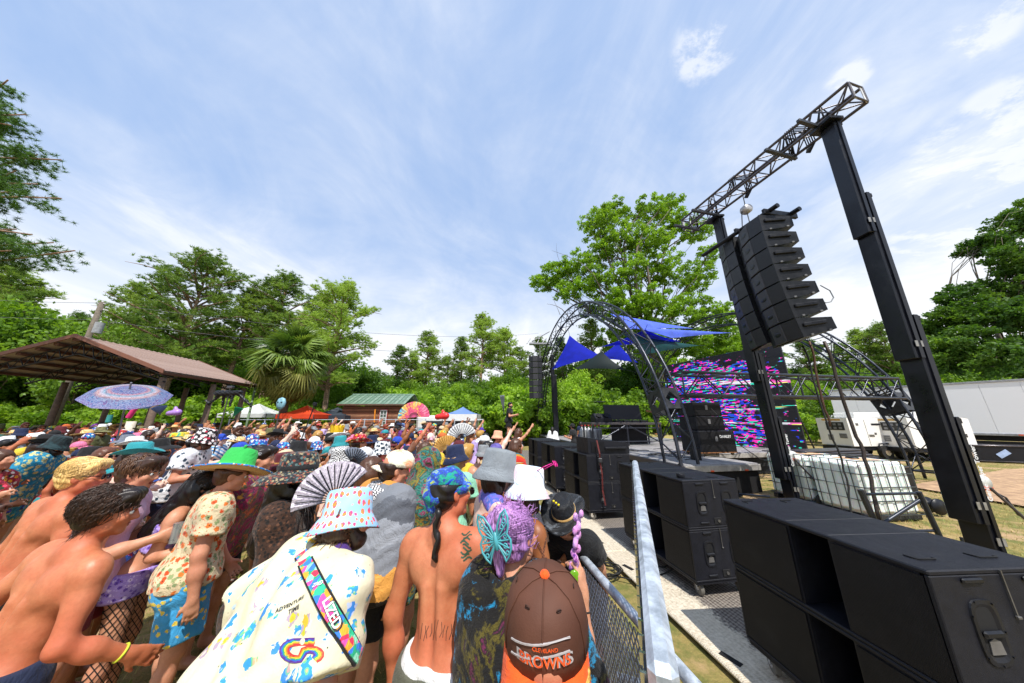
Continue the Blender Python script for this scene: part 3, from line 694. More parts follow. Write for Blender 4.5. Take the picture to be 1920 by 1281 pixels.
def arch(base_s, label):
    root = empty('arch_truss', S(0, base_s, 0), ROWANG, label, 'arch', 'curved truss arches over the stage')
    Rr, cz, c_t = 7.75, .28, 8.0; chords = [(Rr - .33, -.27), (Rr - .33, .27), (Rr + .33, -.27), (Rr + .33, .27)]
    n = 44; ang = [math.pi - (i / n) * math.pi for i in range(n + 1)]
    def P(r, s, a): return Vector((s, c_t + r * math.cos(a), max(0, cz + r * math.sin(a) * 1.0)))
    for (r, s) in chords:
        pts = [P(r, s, a) for a in ang]; pts = [Vector((pts[0].x, pts[0].y, 0))] + pts + [Vector((pts[-1].x, pts[-1].y, 0))]
        MB().path(pts, .044, 8).build('chord', STEEL, root)
    faces = [((0, 1)), ((2, 3)), ((0, 2)), ((1, 3))]
    for fi, (i0, i1) in enumerate(faces):
        for i in range(0, n):
            c0, c1 = chords[i0], chords[i1]
            if (i + fi) % 2: c0, c1 = c1, c0
            bar('brace', P(c0[0], c0[1], ang[i]), P(c1[0], c1[1], ang[i + 1]), .017, STEEL, root, 6)
    for a_i in (0, 5, 16, 28, 39, 44):
        a = ang[a_i]; q = [P(chords[k][0], chords[k][1], a) for k in (0, 1, 3, 2)]
        for k in range(4): bar('cross_tube', q[k], q[(k + 1) % 4], .028, STEEL, root, 6)
    for (ai, nm) in ((4.1, 'near'), (39.9, 'far')):     # corner boxes with a diamond cut-out
        a = math.pi - ai / n * math.pi; c = P(Rr, 0, a); rad = Vector((0, math.cos(a), math.sin(a))); tan = Vector((0, -math.sin(a), math.cos(a))); sx = Vector((1, 0, 0))
        m = MB()
        for s_ in (-1, 1):
            for (e1, e2, nn_) in ((tan, rad, sx), (tan, sx, rad)):
                o_ = c + nn_ * s_ * (.30 if nn_ is sx else .34); h1, h2 = .33, (.34 if e2 is rad else .29)
                out = [o_ + e1 * i * h1 + e2 * j * h2 for i, j in ((-1, -1), (1, -1), (1, 1), (-1, 1))]; inn = [o_ + e1 * i * h1 * .66 + e2 * j * h2 * .72 for i, j in ((0, -1), (1, 0), (0, 1), (-1, 0))]
                vs = out + inn; vs2 = [v + nn_ * s_ * .012 for v in vs]
                fs = [(0, 4, 7), (0, 1, 4), (1, 5, 4), (1, 2, 5), (2, 6, 5), (2, 3, 6), (3, 7, 6), (3, 0, 7)]
                m.add(vs2, fs); m.add(vs, [f[::-1] for f in fs]); m.add(vs + vs2, [(i, (i + 1) % 4, 8 + (i + 1) % 4, 8 + i) for i in range(4)] + [(4 + i, 12 + i, 12 + (i + 1) % 4, 4 + (i + 1) % 4) for i in range(4)])
        m.build('corner_box', mat('corner_plate', (.05, .052, .058), .35, .5), root)
    return root
arch(0, 'tall round truss arch at the crowd side of the stage')
arch(9.4, 'second round truss arch, beyond the video wall')
truss('cross_truss', S(.45, .35, 3.05), S(.45, 9.1, 3.05), .70, 'horizontal box truss joining the near arch legs before the video wall', 'truss', .044, .021, 13, STEEL, (0, 0, 1))
truss('cross_truss', S(15.6, .35, 3.05), S(15.6, 9.1, 3.05), .70, 'horizontal box truss across the back of the stage', 'truss', .044, .021, 13, STEEL, (0, 0, 1))
# far lifting tower, hung column and lamps by the far arch foot
ft = empty('lifting_tower', W(1040, 800, 21.5) * 1, 0, 'thin black tower standing by the far arch foot', 'lifting tower'); ft.location.z = 0
m = MB(); m.bbox((.1, 0, 2.6), (.34, .34, 5.2), .02); m.build('mast_section', BLACK, ft)
m = MB(); m.bbox((0, 0, 4.6), (.26, .26, 4.4), .02); m.build('mast_section', BLACK, ft)
fc = W(1004, 700, 21.0)
for i in range(7):
    r_ = empty('hung_speaker', (fc.x, fc.y, 6.2 - i * .46), ROWANG, '%s cabinet of the small far column left of the arch' % ords[i], 'speaker', 'line speakers of the far column')
    link('cabinet', am[0], CAB2, r_, Matrix.Rotation(R(160 + 0 * i), 4, 'Z')); link('centre_horn', am[2], CEN2, r_, Matrix.Rotation(R(160), 4, 'Z'))
    for q in am[1]: link('grille', q, GR2, r_, Matrix.Rotation(R(160), 4, 'Z'))
tp = W(1012, 645, 21); m = MB()
for i in range(5): m.tube(tp + Vector((-1.0 + i * .4, 0, .1 * (i % 2))), tp + Vector((-.7 + i * .42, .3, .5 + .2 * (i % 3))), .035, 6)
m.box(tp + Vector((0, 0, 0)), (1.6, .35, .12)); m.tube(tp + Vector((-.6, 0, .2)), tp + Vector((.8, 0, 1.0)), .04, 6)
m.tube(tp + Vector((0, 0, 0)), tp + Vector((0, 0, -1.1)), .03, 6)
tag(m.build('truss_head', mat('pale_truss', (.35, .35, .36), .4, .6)), 'pale truss end sticking out above the far column', 'truss')

# sails
def sail(A, B, C, m_, label, sag=.12):
    A, B, C = Vector(A), Vector(B), Vector(C); n = 10; V = []; idx = {}; cen = (A + B + C) / 3; nr = (B - A).cross(C - A).normalized()
    for i in range(n + 1):
        for j in range(n + 1 - i):
            a, b = i / n, j / n; c = 1 - a - b; p = A * a + B * b + C * c
            pull = (a * b + b * c + c * a); e = 27 * a * b * c
            p = p.lerp(cen, .55 * pull * (1 - e * .55) * .8) + nr * (sag * 6 * a * b * c * 3)
            idx[(i, j)] = len(V); V.append(p)
    F_ = []
    for i in range(n):
        for j in range(n - i):
            F_.append((idx[(i, j)], idx[(i + 1, j)], idx[(i, j + 1)]))
            if j < n - i - 1: F_.append((idx[(i + 1, j)], idx[(i + 1, j + 1)], idx[(i, j + 1)]))
    m = MB(); m.add(V, F_, True); m.add([v - nr * .008 for v in V], [f[::-1] for f in F_], True); o = m.build('shade_sail', m_); tag(o, label, 'shade sail', 'shade sails strung over the stage')
    m = MB()
    for q in (A, B, C): m.tube(q, q + (q - cen).normalized() * .9, .012, 5)
    m.build('stay', BLACK, o); return o
def cloth(name, c, trans=.5):
    t = NT(name); nn = t.noise(1.5, 3); col = t.mix(t.rng(nn, .3, .7), c4(c, .85), c4(c, 1.1)); t.done(col, .6)
    tr_ = t.N.new('ShaderNodeBsdfTranslucent'); t.L.new(col, tr_.inputs[0]); ms = t.N.new('ShaderNodeMixShader'); ms.inputs[0].default_value = trans
    t.L.new(t.b.outputs[0], ms.inputs[1]); t.L.new(tr_.outputs[0], ms.inputs[2]); t.L.new(ms.outputs[0], t.N['Material Output'].inputs[0]); return t.m
BLUE = cloth('blue_sail', (.010, .025, .60), .55); BLUE_LIT = cloth('blue_sail_sunlit', (.13, .22, .85), .4); GRN = cloth('green_sail', (.001, .012, .011), .25); TEAL = cloth('teal_sail', (.01, .10, .11), .35)  # the paler blue has the sun's glare put into its colour
sail(W(1068, 629, 21), W(1035, 693, 20), W(1128, 668, 18), BLUE, 'bright blue triangle sail, leftmost under the arch')
sail(W(1158, 643, 20), W(1118, 672, 21), W(1196, 680, 16), BLUE, 'bright blue triangle sail partly behind the arch leg')
sail(W(1128, 658, 17.5), W(1076, 692, 18), W(1172, 693, 16), GRN, 'dark green triangle sail below the two blue ones')
sail(W(1143, 588, 12.2), W(1180, 617, 11.5), W(1300, 616, 17), BLUE_LIT, 'pale sunlit blue sail running from the arch top')
sail(W(1172, 612, 11.5), W(1260, 634, 13), W(1372, 624, 17), BLUE_LIT, 'blue sail reaching over to the second arch')
sail(W(1128, 650, 16), W(1210, 618, 12), W(1275, 640, 15), BLUE, 'deep blue sail edge under the pale sail')
sail(W(1165, 625, 12), W(1210, 665, 13), W(1312, 648, 17), TEAL, 'dark teal sail hanging below the blue ones')

# video wall
def led_mat(root):
    t = NT('video_wall'); t.tc.object = root
    sep = t.N.new('ShaderNodeSeparateXYZ'); t.L.new(t.tc.outputs['Object'], sep.inputs[0])
    def q(v, k): return t.math('DIVIDE', t.math('FLOOR', t.math('MULTIPLY', v, k)), k)
    cb = t.N.new('ShaderNodeCombineXYZ'); t.L.new(q(sep.outputs[0], 24), cb.inputs[0]); t.L.new(q(sep.outputs[2], 22), cb.inputs[2])
    def nz(sc, scale, loc=(0, 0, 0), det=3):
        mp = t.N.new('ShaderNodeMapping'); mp.inputs['Scale'].default_value = sc; mp.inputs['Location'].default_value = loc; t.L.new(cb.outputs[0], mp.inputs[0])
        n = t.N.new('ShaderNodeTexNoise'); n.inputs['Scale'].default_value = scale; n.inputs['Detail'].default_value = det; t.L.new(mp.outputs[0], n.inputs[0]); return n.outputs[0]
    fig = None          # two standing figures and sweeping light bars, as blobs in wall coordinates
    for (cx, cz, rx, rz) in ((1.3, 2.1, .9, 1.5), (2.7, 1.7, 1.0, 2.0), (1.9, 3.4, 1.5, .8), (3.5, 1.0, 1.2, 1.3), (.7, 2.8, .8, .9), (4.2, 3.2, .8, .6), (3.6, 2.6, .7, .9), (5.0, 2.9, .6, .5)):
        dx = t.math('DIVIDE', t.math('SUBTRACT', sep.outputs[0], cx), rx); dz = t.math('DIVIDE', t.math('SUBTRACT', sep.outputs[2], cz), rz)
        dd = t.math('ADD', t.math('MULTIPLY', dx, dx), t.math('MULTIPLY', dz, dz)); b = t.rng(dd, 1.2, .35); fig = b if fig is None else t.math('MAXIMUM', fig, b)
    dash = t.rng(nz((2.2, 1, 26), 1.0), .46, .50); f1 = t.rng(t.math('ADD', t.math('MULTIPLY', fig, .75), nz((2.5, 1, 5), 1.6, (3, 0, 1))), .58, .66)
    bars = None
    for (cz, sl, w) in ((2.95, .10, .08), (1.55, -.03, .03), (1.05, .02, .06)):
        v = t.math('ABSOLUTE', t.math('SUBTRACT', sep.outputs[2], t.math('ADD', t.math('MULTIPLY', sep.outputs[0], -sl), cz + sl * 2.5)))
        b = t.rng(t.math('ADD', v, t.math('MULTIPLY', nz((.8, 1, 14), 1.3, (7, 0, 2)), .22)), .12 + w, .12 + w * .7); bars = b if bars is None else t.math('MAXIMUM', bars, b)
    colr = t.ramp(nz((1.3, 1, 3.5), 1.4, (1, 0, 4), 4), [(0, '#0d5fd0'), (.40, '#1a3ae8'), (.47, '#ff2ac0'), (.53, '#28d8b8'), (.58, '#6a30e8'), (.66, '#ff40a0')], True)
    barc = t.ramp(nz((.4, 1, 12), 1.5, (2, 0, 0), 2), [(0, '#30e0c0'), (.45, '#f4f4ff'), (.55, '#ff70c8'), (.62, '#f8f080')], True)
    f = t.math('MULTIPLY', f1, dash); col = t.mix(f, (.002, .002, .003, 1), colr); col = t.mix(t.math('MULTIPLY', bars, t.rng(nz((.3, 1, 30), 1), .44, .5)), col, barc)
    fr_ = t.math('FRACT', t.math('MULTIPLY', sep.outputs[2], 22)); col = t.mix(t.rng(fr_, .62, .68), col, (.002, .002, .003, 1))
    t.b.inputs['Base Color'].default_value = (.012, .012, .014, 1); t.b.inputs['Roughness'].default_value = .5
    t.L.new(col, t.b.inputs['Emission Color']); t.b.inputs['Emission Strength'].default_value = 1.3; return t.m
LA, LB = Vector((9.1, 16.8, 0)), Vector((11.15, 11.35, 0)); dl = (LB - LA); LW = dl.length
led = empty('video_wall', (LA.x, LA.y, .82), math.atan2(dl.y, dl.x), 'black LED video wall showing magenta and blue glitch figures', 'video wall')
LM = led_mat(led); pm = MB().bbox((0, 0, 0), (LW / 10 - .006, .07, .53 - .005), .004).mesh('led_panel')
for i in range(10):
    for j in range(8): link('led_panel', pm, LM, led, Matrix.Translation((LW / 10 * (i + .5), 0, .265 + j * .53)))
m = MB(); m.box((LW / 2, .09, 2.1), (LW - .1, .08, 4.1)); m.build('back_frame', BLACK, led)
for i in range(4): bar('support', (LW * (.1 + .27 * i), .1, 3.9), (LW * (.1 + .27 * i), 1.6, .0), .03, STEEL, led)

# speakers standing on the deck
def plain_cab(name, c, size, ang, label, lettering=None, casters=False):
    r_ = empty(name, c, ang, label, 'speaker', 'black speakers standing on the stage deck'); w, dp, h = size
    m = MB(); m.bbox((0, 0, h / 2), (w, dp, h - .01), .018); m.build('cabinet', BOXBLK, r_)
    m = MB(); m.box((0, -dp / 2 - .004, h / 2), (w - .07, .008, h - .07)); m.build('grille', GRILL, r_)
    m = MB(); m.bbox((-.05, -dp / 2 - .012, h * .62), (.10, .012, .16), .006); m.build('socket_plate', mat('socket_steel', (.22, .22, .23), .4, .5), r_)
    for s_ in (-1, 1):
        m = MB(); m.bbox((s_ * (w / 2 + .006), 0, h * .55), (.012, .22, .14), .004); m.build('handle', BLACK, r_)
        m = MB(); m.bbox((s_ * w * .27, 0, h + .003), (.20, .12, .008), .003); m.build('recess', VOID, r_)
    if lettering: text('lettering', lettering, .12, WHITE, r_, frame((w * .22, -dp / 2 - .014, h * .72), (1, 0, 0), (0, -1, 0)), .001, .003)
    if casters:
        for xx in (-w * .42, 0, w * .42):
            for yy in (-dp * .38, dp * .38):
                m = MB(); m.tube((xx, yy - .02, -.05), (xx, yy + .02, -.05), .055, 12); m.build('caster_wheel', WHEELM, r_)
        m = MB(); m.bbox((0, 0, .004), (w + .02, dp + .02, .03), .006); m.build('board', mat('plywood_edge', '#8a5a32', .7), r_)
    return r_
sp = W(1347, 848, 10.2); ang = ROWANG
plain_cab('stage_speaker', (sp.x, sp.y + .45, DZ + .11), (1.42, .85, .72), ang, 'wide black bass cabinet with white lettering on wheels on the deck', 'DANLEY', True)
plain_cab('stage_speaker', (sp.x - .12, sp.y + .45, DZ + .84), (1.12, .8, .47), ang, 'lower of the two smaller boxes on the lettered bass cabinet')
plain_cab('stage_speaker', (sp.x - .14, sp.y + .45, DZ + 1.315), (1.12, .8, .47), ang, 'top box of the pile on the lettered bass cabinet')
m = MB(); c0 = sp + Vector((.1, -.02, 0)); m.path([(c0.x - .1, c0.y - .0, 2.35), (c0.x + .2, c0.y - .1, 1.9), (c0.x + .45, c0.y - .2, 1.2), (c0.x + .6, c0.y - .8, DZ + .02), (c0.x + .9, c0.y - 1.6, DZ + .02)], .012, 6)
tag(m.build('speaker_cable', RUBBER), 'black cable running down from the deck speakers', 'cable')

# DJ riser
dj = empty('dj_riser', W(1168, 830, 14.5) * 1, ROWANG, 'tall scaffold table with black cloth and mixing gear on the stage', 'riser'); dj.location.z = DZ
m = MB(); m.bbox((0, 0, 1.0), (3.6, 1.1, .10), .01); m.build('table_top', ALU, dj)
for x in (-1.75, 0, 1.75):
    for y in (-.5, .5): bar('leg', (x, y, 0), (x, y, .98), .04, STEEL, dj)
bar('brace', (-1.75, -.5, .1), (-.1, -.5, .9), .03, STEEL, dj); bar('brace', (.1, -.5, .9), (1.75, -.5, .1), .03, STEEL, dj); bar('rail', (-1.75, -.52, .8), (1.75, -.52, .8), .025, STEEL, dj); bar('rail', (-1.75, -.52, .2), (1.75, -.52, .2), .025, STEEL, dj)
m = MB(); m.box((.5, .2, .5), (1.9, .05, .95)); m.build('black_cloth', mat('black_drape', (.012, .012, .014), .9), dj)
for i, x in enumerate((-.2, .25, .7, 1.15)):
    m = MB(); m.bbox((x, 0, 1.10), (.40, .42, .09), .01); q = m.build('mixer_deck', BLACK, dj)
    m = MB(); m.tube((x, 0, 1.145), (x, 0, 1.16), .14, 16); m.build('jog_wheel', STEEL, q)
m = MB(); m.box((.45, .55, 1.55), (2.0, .06, .75), M3=Matrix.Rotation(R(-12), 3, 'X')); m.build('screen_back', BLACK, dj)
for (x, lab) in ((-1.25, 'round black floor monitor at the left of the riser top'), (-.85, 'square black monitor next to the round one')):
    q = empty('floor_monitor', dj.location + Matrix.Rotation(ROWANG, 3, 'Z') @ Vector((x, -.1, 1.05)), ROWANG, lab, 'speaker'); m = MB()
    m.prism([(-.26, -.22, 0), (-.26, .25, 0), (-.26, .25, .28), (-.26, .0, .42), (-.26, -.22, .2)], (.48, 0, 0)); m.build('cabinet', BLACK, q)
    m = MB(); m.tube((-.02, -.13, .31), (-.02, -.16, .34), .13, 16); m.build('grille', GRILL, q)
ms = empty('mixer_case', W(1178, 905, 6.9) * 1, 0, 'small black box standing on the near deck corner', 'case'); ms.location = S(.7, .9, DZ)
m = MB(); m.bbox((0, 0, .17), (.22, .22, .34), .01); m.build('case_body', BLACK, ms); m = MB(); m.bbox((0, 0, .35), (.24, .24, .02), .006); m.build('lid', BLACK, ms)
m = MB(); rc = random.Random(4)
for k in range(12):
    p = S(1.5 + rc.random() * 2.5, .2 + rc.random() * 2.5, DZ + .012); pts = [p]
    for j in range(5): p = p + Vector((rc.uniform(-.4, .5), rc.uniform(-.3, .3), 0)); pts.append(p)
    m.path(pts, .010, 5)
tag(m.build('floor_cables', RUBBER), 'tangle of black cables lying on the stage deck', 'cables', kind='stuff')
# gas bottles by the far foot
for i in range(6):
    p = W(1092 + i * 6.5, 822, 15.5 + .15 * (i % 2)); m = MB(); z0 = DZ if False else 0
    m.lathe([(0, 0), (.13, 0), (.135, .05), (.135, .95), (.10, 1.05), (.04, 1.1), (.04, 1.18), (0, 1.18)], 14); o = m.build('gas_cylinder', mat('cylinder_grey', (.30, .31, .32), .4, .4), None, Matrix.Translation((p.x, p.y, .45)))
    tag(o, ('leftmost', 'second from the left', 'third from the left', 'third from the right', 'second from the right', 'rightmost')[i] + ' of the grey gas cylinders behind the crew', 'gas cylinder', 'grey gas cylinders behind the speakers')
    m = MB(); m.lathe([(0, 1.16), (.05, 1.16), (.05, 1.24), (0, 1.24)], 10); m.build('valve', mat('valve_red', '#a83022', .5), o)
cr = empty('bottle_crate', W(1108, 822, 15.6) * 1, 0, 'low wooden pallet under the grey gas cylinders', 'pallet'); cr.location.z = 0
for i in range(5): m = MB(); m.bbox((-.8 + i * .4, 0, .42), (.36, 1.0, .03), .004); m.build('plank', mat('pallet_wood', '#7a6a55', .8), cr)
for i in range(3): m = MB(); m.bbox((0, -.45 + i * .45, .2), (2.0, .09, .40), .006); m.build('bearer', mat('pallet_wood', '#7a6a55', .8), cr)

# ================================================================== water tanks
TANK = NT('milky_plastic'); TANK.b.inputs['Subsurface Weight'].default_value = .3; nn = TANK.noise(3, 4); TANK = TANK.done(TANK.mix(TANK.rng(nn, .3, .7), c4('#dce4de'), c4('#f2f5f2')), .35)
def ibc(p, ang, label, w=1.22, l=1.02, h=1.14):
    r_ = empty('water_tank', p, ang, label, 'water tank', 'caged white water tanks beside the stage')
    m = MB(); m.bbox((w / 2, l / 2, h / 2 + .04), (w - .07, l - .07, h - .12), .07)
    for i in range(4):
        m.bbox((.03, l * (.16 + .225 * i), h / 2 + .04), (.02, l * .17, h - .28), .01); m.bbox((w * (.16 + .225 * i), .03, h / 2 + .04), (w * .17, .02, h - .28), .01)
    m.build('tank', TANK, r_)
    m = MB(); m.lathe([(0, 0), (.11, 0), (.11, .03), (.09, .045), (0, .045)], 18, (w / 2, l / 2, h - .02)); m.build('lid', BLACK, r_)
    m = MB(); m.box((w * .55, l * .5, h - .012), (.5, .55, .006)); m.build('hazard_sheet', mat('orange_sheet', '#d08050', .6, 0, .4, 9, 0, 60, None, '#e8c8a0'), r_)
    for j in range(5):
        z = .12 + (h - .12) * j / 4
        m = MB(); m.path([(0, 0, z), (w, 0, z), (w, l, z), (0, l, z)], .011, 6, True); m.build('cage_ring', mat('cage_steel', (.10, .11, .12), .4, .6), r_)
    n = 6
    for i in range(n + 1):
        bar('cage_upright', (w * i / n, 0, .06), (w * i / n, 0, h), .008, mat('cage_steel', (.1, .1, .1)), r_, 6)
        if i < n + 0: bar('cage_upright', (0, l * i / n, .06), (0, l * i / n, h), .008, mat('cage_steel', (.1, .1, .1)), r_, 6)
    m = MB()
    for y in (.12, l / 2, l - .12): m.bbox((w / 2, y, .05), (w, .12, .10), .01)
    m.build('pallet_foot', STEEL, r_); return r_
ibc((7.22, 6.38, 0), R(5), 'nearer caged white water tank with a dark stain on its end')
ibc((7.12, 7.46, 0), R(5), 'farther caged white water tank next to the stage deck')
m = MB()
for i in range(4): m.bbox((8.7 + .03 * i, 8.2 + i * .1, 1.0 + i * .05), (2.2, .5, .04), .01, R(8 + i * 2))
tag(m.build('metal_sheet_pile', ALU), 'pile of aluminium sheets lying behind the white tanks', 'metal sheets')
cs = empty('road_case', (9.9, 8.3, 0), R(10), 'black road case with metal edges behind the white tanks', 'road case')
m = MB(); m.bbox((0, 0, .45), (1.1, .7, .7), .02); m.build('case_body', BLACK, cs)
for z in (.12, .78): m = MB(); m.path([(-.56, -.36, z), (.56, -.36, z), (.56, .36, z), (-.56, .36, z)], .018, 6, True); m.build('edge_trim', ALU, cs)
for x in (-.45, .45): m = MB(); m.tube((x, -.3, .06), (x, -.26, .06), .06, 12); m.build('caster_wheel', RUBBER, cs)
rb = empty('red_drum', (8.6, 6.6 + 1.5, 0), 0, 'black round drum of cable standing by the tank end', 'cable drum')
m = MB(); m.lathe([(0, 0), (.16, 0), (.16, .03), (.08, .04), (.08, .16), (.16, .17), (.16, .2), (0, .2)], 18, M=Matrix.Rotation(R(90), 3, 'X'), c=(.6, -1.1, .17)); m.build('reel', BLACK, rb)

# ================================================================== generators, trailer, car, case
def generator(p, ang, label, flip=1):
    r_ = empty('generator', p, ang, label, 'generator', 'white towable generators')
    m = MB(); m.prism([(0, 0, .62), (3.3, 0, .62), (3.35, 0, 2.0), (3.0, 0, 2.05), (0.0, 0, 2.05)], (0, 1.5, 0)); m.bbox((1.6, .75, 2.18), (1.5, 1.0, .3), .03); m.build('housing', mat('cream_enamel', (.84, .83, .80), .4, 0, .05, 2), r_)
    for (x, z, w, h, c, nm, e) in ((.62, 1.62, .85, .42, (.02, .02, .02), 'control_panel', 1), (.35, 1.12, .34, .24, (.25, .25, .25), 'vent', 1), (.95, 1.02, .25, .3, (.3, .3, .3), 'vent', 1), (.75, 1.95, .9, .08, '#c89a30', 'stripe', 1), (1.7, 1.72, .8, .09, (.08, .08, .08), 'vent', 0), (2.1, 1.1, .40, .5, '#e09018', 'notice', 0), (.5, 1.72, .14, .12, (.1, .1, .1), 'badge', 0), (1.4, 1.25, .12, .1, (.1, .1, .1), 'badge', 0), (1.15, 1.15, .3, .12, (.4, .38, .33), 'vent', 0), (2.9, 1.2, .10, .16, (.05, .05, .05), 'badge', 0)):
        P_ = (lambda a_, d_, z_: (-d_, a_, z_)) if e else (lambda a_, d_, z_: (a_, -d_, z_)); Q_ = (lambda a_, d_, z_: (d_, a_, z_)) if e else (lambda a_, d_, z_: (a_, d_, z_))
        m = MB(); m.bbox(P_(x, .006, z), Q_(w, .02, h), .004); q = m.build(nm, mat('gen_%s_%s' % (nm, str(c)), c, .5), r_)
        if nm == 'control_panel':
            for k in range(6): MB().box(P_(x - .25 + .25 * (k % 3), .02, z - .10 + .19 * (k // 3)), Q_(.14, .01, .11)).build('gauge', mat('gauge_grey', (.22, .22, .23), .4), q)
        if nm == 'notice': MB().box(P_(x, .019, z - .03), Q_(.26, .006, .14)).build('notice_print', BLACK, q)
        if nm == 'vent':
            for k in range(3): MB().box(P_(x, .018, z - h * .3 + k * h * .3), Q_(w * .9, .008, .015)).build('slat', BLACK, q)
    for x in (.95, 2.5): m = MB(); m.box((x, -.004, 1.3), (.012, .01, 1.3)); m.build('door_seam', STEEL, r_)
    m = MB(); m.bbox((1.7, .75, .50), (3.6, 1.4, .2), .02); m.bbox((4.0, .75, .48), (1.2, .12, .12), .01); m.build('chassis', BLACK, r_)
    for x in (1.6, 2.5):
        for y in (-.02, 1.5):
            m = MB(); m.tube((x, y - .1, .33), (x, y + .1, .33), .33, 20); w_ = m.build('wheel', RUBBER, r_)
            m = MB(); m.tube((x, y - .12, .33), (x, y + .12, .33), .16, 14); m.build('rim', CHROME, w_)
    m = MB(); m.path([(1.1, -.1, .45), (1.3, -.1, .75), (2.8, -.1, .75), (3.0, -.1, .45)], .04, 6); m.build('mudguard', BLACK, r_)
    return r_
gp = W(1606, 850, 15.6); generator((gp.x, gp.y, 0), R(3), 'cream white towable generator with an orange notice')
gp = W(1722, 850, 14.6); generator((gp.x, gp.y, 0), R(3), 'second white generator half hidden by the arch leg')
# semi trailer
TA_, TB_ = Vector((23.9, 21.6, 0)), Vector((28.2, 14.4, 0)); dt = (TB_ - TA_).normalized()
tl = empty('box_trailer', TA_, math.atan2(dt.y, dt.x), 'long white box trailer parked at the right', 'trailer')
TW = mat('trailer_white', (.86, .88, .92), .4, 0, .06, .5, 0, 60, None, (.80, .82, .86))
pmh = MB().bbox((0, 0, 0), (1.19, .03, 2.85), .006).mesh('side_panel')
for i in range(12): link('side_panel', pmh, TW, tl, Matrix.Translation((.6 + i * 1.2, 0, 2.6)))
m = MB(); m.box((7.2, -1.28, 2.6), (14.4, 2.5, 2.8)); m.build('box_body', TW, tl) if False else None
m = MB(); m.bbox((7.2, 1.27, 2.6), (14.38, 2.46, 2.84), .02); m.build('box_body', TW, tl)
for z in (1.16, 4.04): m = MB(); m.bbox((7.2, -.03, z), (14.44, .05, .12), .01); m.build('edge_rail', mat('trailer_rail', (.35, .36, .38), .4, .5), tl)
m = MB(); m.bbox((7.2, 1.2, .95), (14.2, 1.0, .3), .02); m.build('chassis', BLACK, tl)
m = MB(); m.bbox((4.2, .2, .55), (5.0, .1, .5), .02); m.build('side_skirt', BLACK, tl)
for x in (1.3, 2.6):
    for y in (.1, 2.4):
        m = MB(); m.tube((x, y - .15, .5), (x, y + .15, .5), .5, 24); w_ = m.build('wheel', RUBBER, tl)
        m = MB(); m.tube((x, y - .17, .5), (x, y + .17, .5), .24, 16); m.build('rim', WHITE, w_)
for x in (.3, 3.6, 6.6): m = MB(); m.bbox((x, -.062, 1.16), (.14, .02, .06), .004); m.build('marker_light', mat('orange_reflector', '#d8501a'), tl)
rcz = Z(1882, 868, 0); cs = empty('road_case', (rcz.x, rcz.y, 0), R(-25), 'low black flight case with silver edges lying by the trailer', 'road case')
m = MB(); m.prism([(-1.5, 0, .05), (1.5, 0, .05), (1.7, 0, .75), (-1.75, 0, .75)], (0, .9, 0)); m.build('case_body', BLACK, cs)
m = MB(); m.path([(-1.5, -.02, .05), (1.5, -.02, .05), (1.7, -.02, .75), (-1.75, -.02, .75)], .03, 6, True); m.path([(-1.75, .9, .76), (1.7, .9, .76), (1.7, 0, .76), (-1.75, 0, .76)], .025, 6, True); m.build('edge_trim', ALU, cs)
for (x, z, s_) in ((-.9, .25, .2), (1.2, .2, .14)): m = MB(); m.bbox((x, -.01, z), (s_ * 1.3, .02, s_), .004); m.build('latch', ALU, cs)
m = MB(); m.box((.1, -.012, .4), (.42, .02, .22), M3=Matrix.Rotation(R(-35), 3, 'Y')); m.build('sticker', mat('pale_sticker', '#9fb4d8', .5), cs)
def car(p, ang, label, c, roofrack=False, name='parked_car'):
    r_ = empty(name, p, ang, label, 'car'); L, Wd = 4.5, 1.8
    prof = [(0, .35), (0, .8), (.15, .95), (1.1, 1.02), (1.7, 1.42), (3.4, 1.45), (4.2, 1.0), (4.48, .85), (4.5, .38)]
    m = MB(); k = len(prof); vs = []
    for y, s_ in ((-.9, 0), (-.9, .0), (.9, 0)): pass
    for y, ins in ((-.80, .0), (.80, .0)): vs += [(x, y * (1 if z < 1.0 else .82), z) for x, z in prof]
    m.add(vs, [tuple(range(k))[::-1], tuple(range(k, 2 * k))] + [(i, (i + 1) % k, k + (i + 1) % k, k + i) for i in range(k)]); m.bbox((2.25, 0, .62), (4.42, 1.78, .42), .12)
    m.build('body', mat('car_paint_' + str(c), c, .25, .3, .05), r_)
    GL = mat('car_glass', (.03, .035, .04), .08)
    for s_ in (-1, 1):
        m = MB(); m.prism([(1.3, s_ * .78, 1.02), (3.95, s_ * .78, 1.02), (3.3, s_ * .68, 1.38), (1.8, s_ * .68, 1.38)], (0, s_ * .015, 0)); m.build('side_window', GL, r_)
        for x in (.85, 3.6):
            m = MB(); m.tube((x, s_ * .72, .33), (x, s_ * .92, .33), .33, 20); w_ = m.build('wheel', RUBBER, r_)
            m = MB(); m.tube((x, s_ * .90, .33), (x, s_ * .935, .33), .2, 14); m.build('rim', CHROME, w_)
        m = MB(); m.bbox((.03, s_ * .6, .75), (.08, .35, .12), .02); m.build('headlight', WHITE, r_)
    m = MB(); m.prism([(1.12, -.62, 1.06), (1.12, .62, 1.06), (1.66, .58, 1.42), (1.66, -.58, 1.42)], (-.02, 0, .02)); m.build('windscreen', GL, r_)
    if roofrack:
        for y in (-.55, .55): bar('roof_rail', (1.6, y, 1.52), (3.6, y, 1.52), .03, ALU, r_)
        m = MB(); m.bbox((2.6, 0, 1.62), (1.9, .9, .16), .06); m.build('roof_box', mat('roof_box_grey', (.2, .22, .24), .4), r_)
    return r_
cp = W(1572, 810, 34); car((cp.x, cp.y, 0), R(180), 'black car parked in the grass behind the generator', (.01, .011, .013))
cp = W(322, 786, 21); car((cp.x, cp.y, 0), R(8), 'silver car with a roof box between the shelter posts', (.35, .37, .38), True)
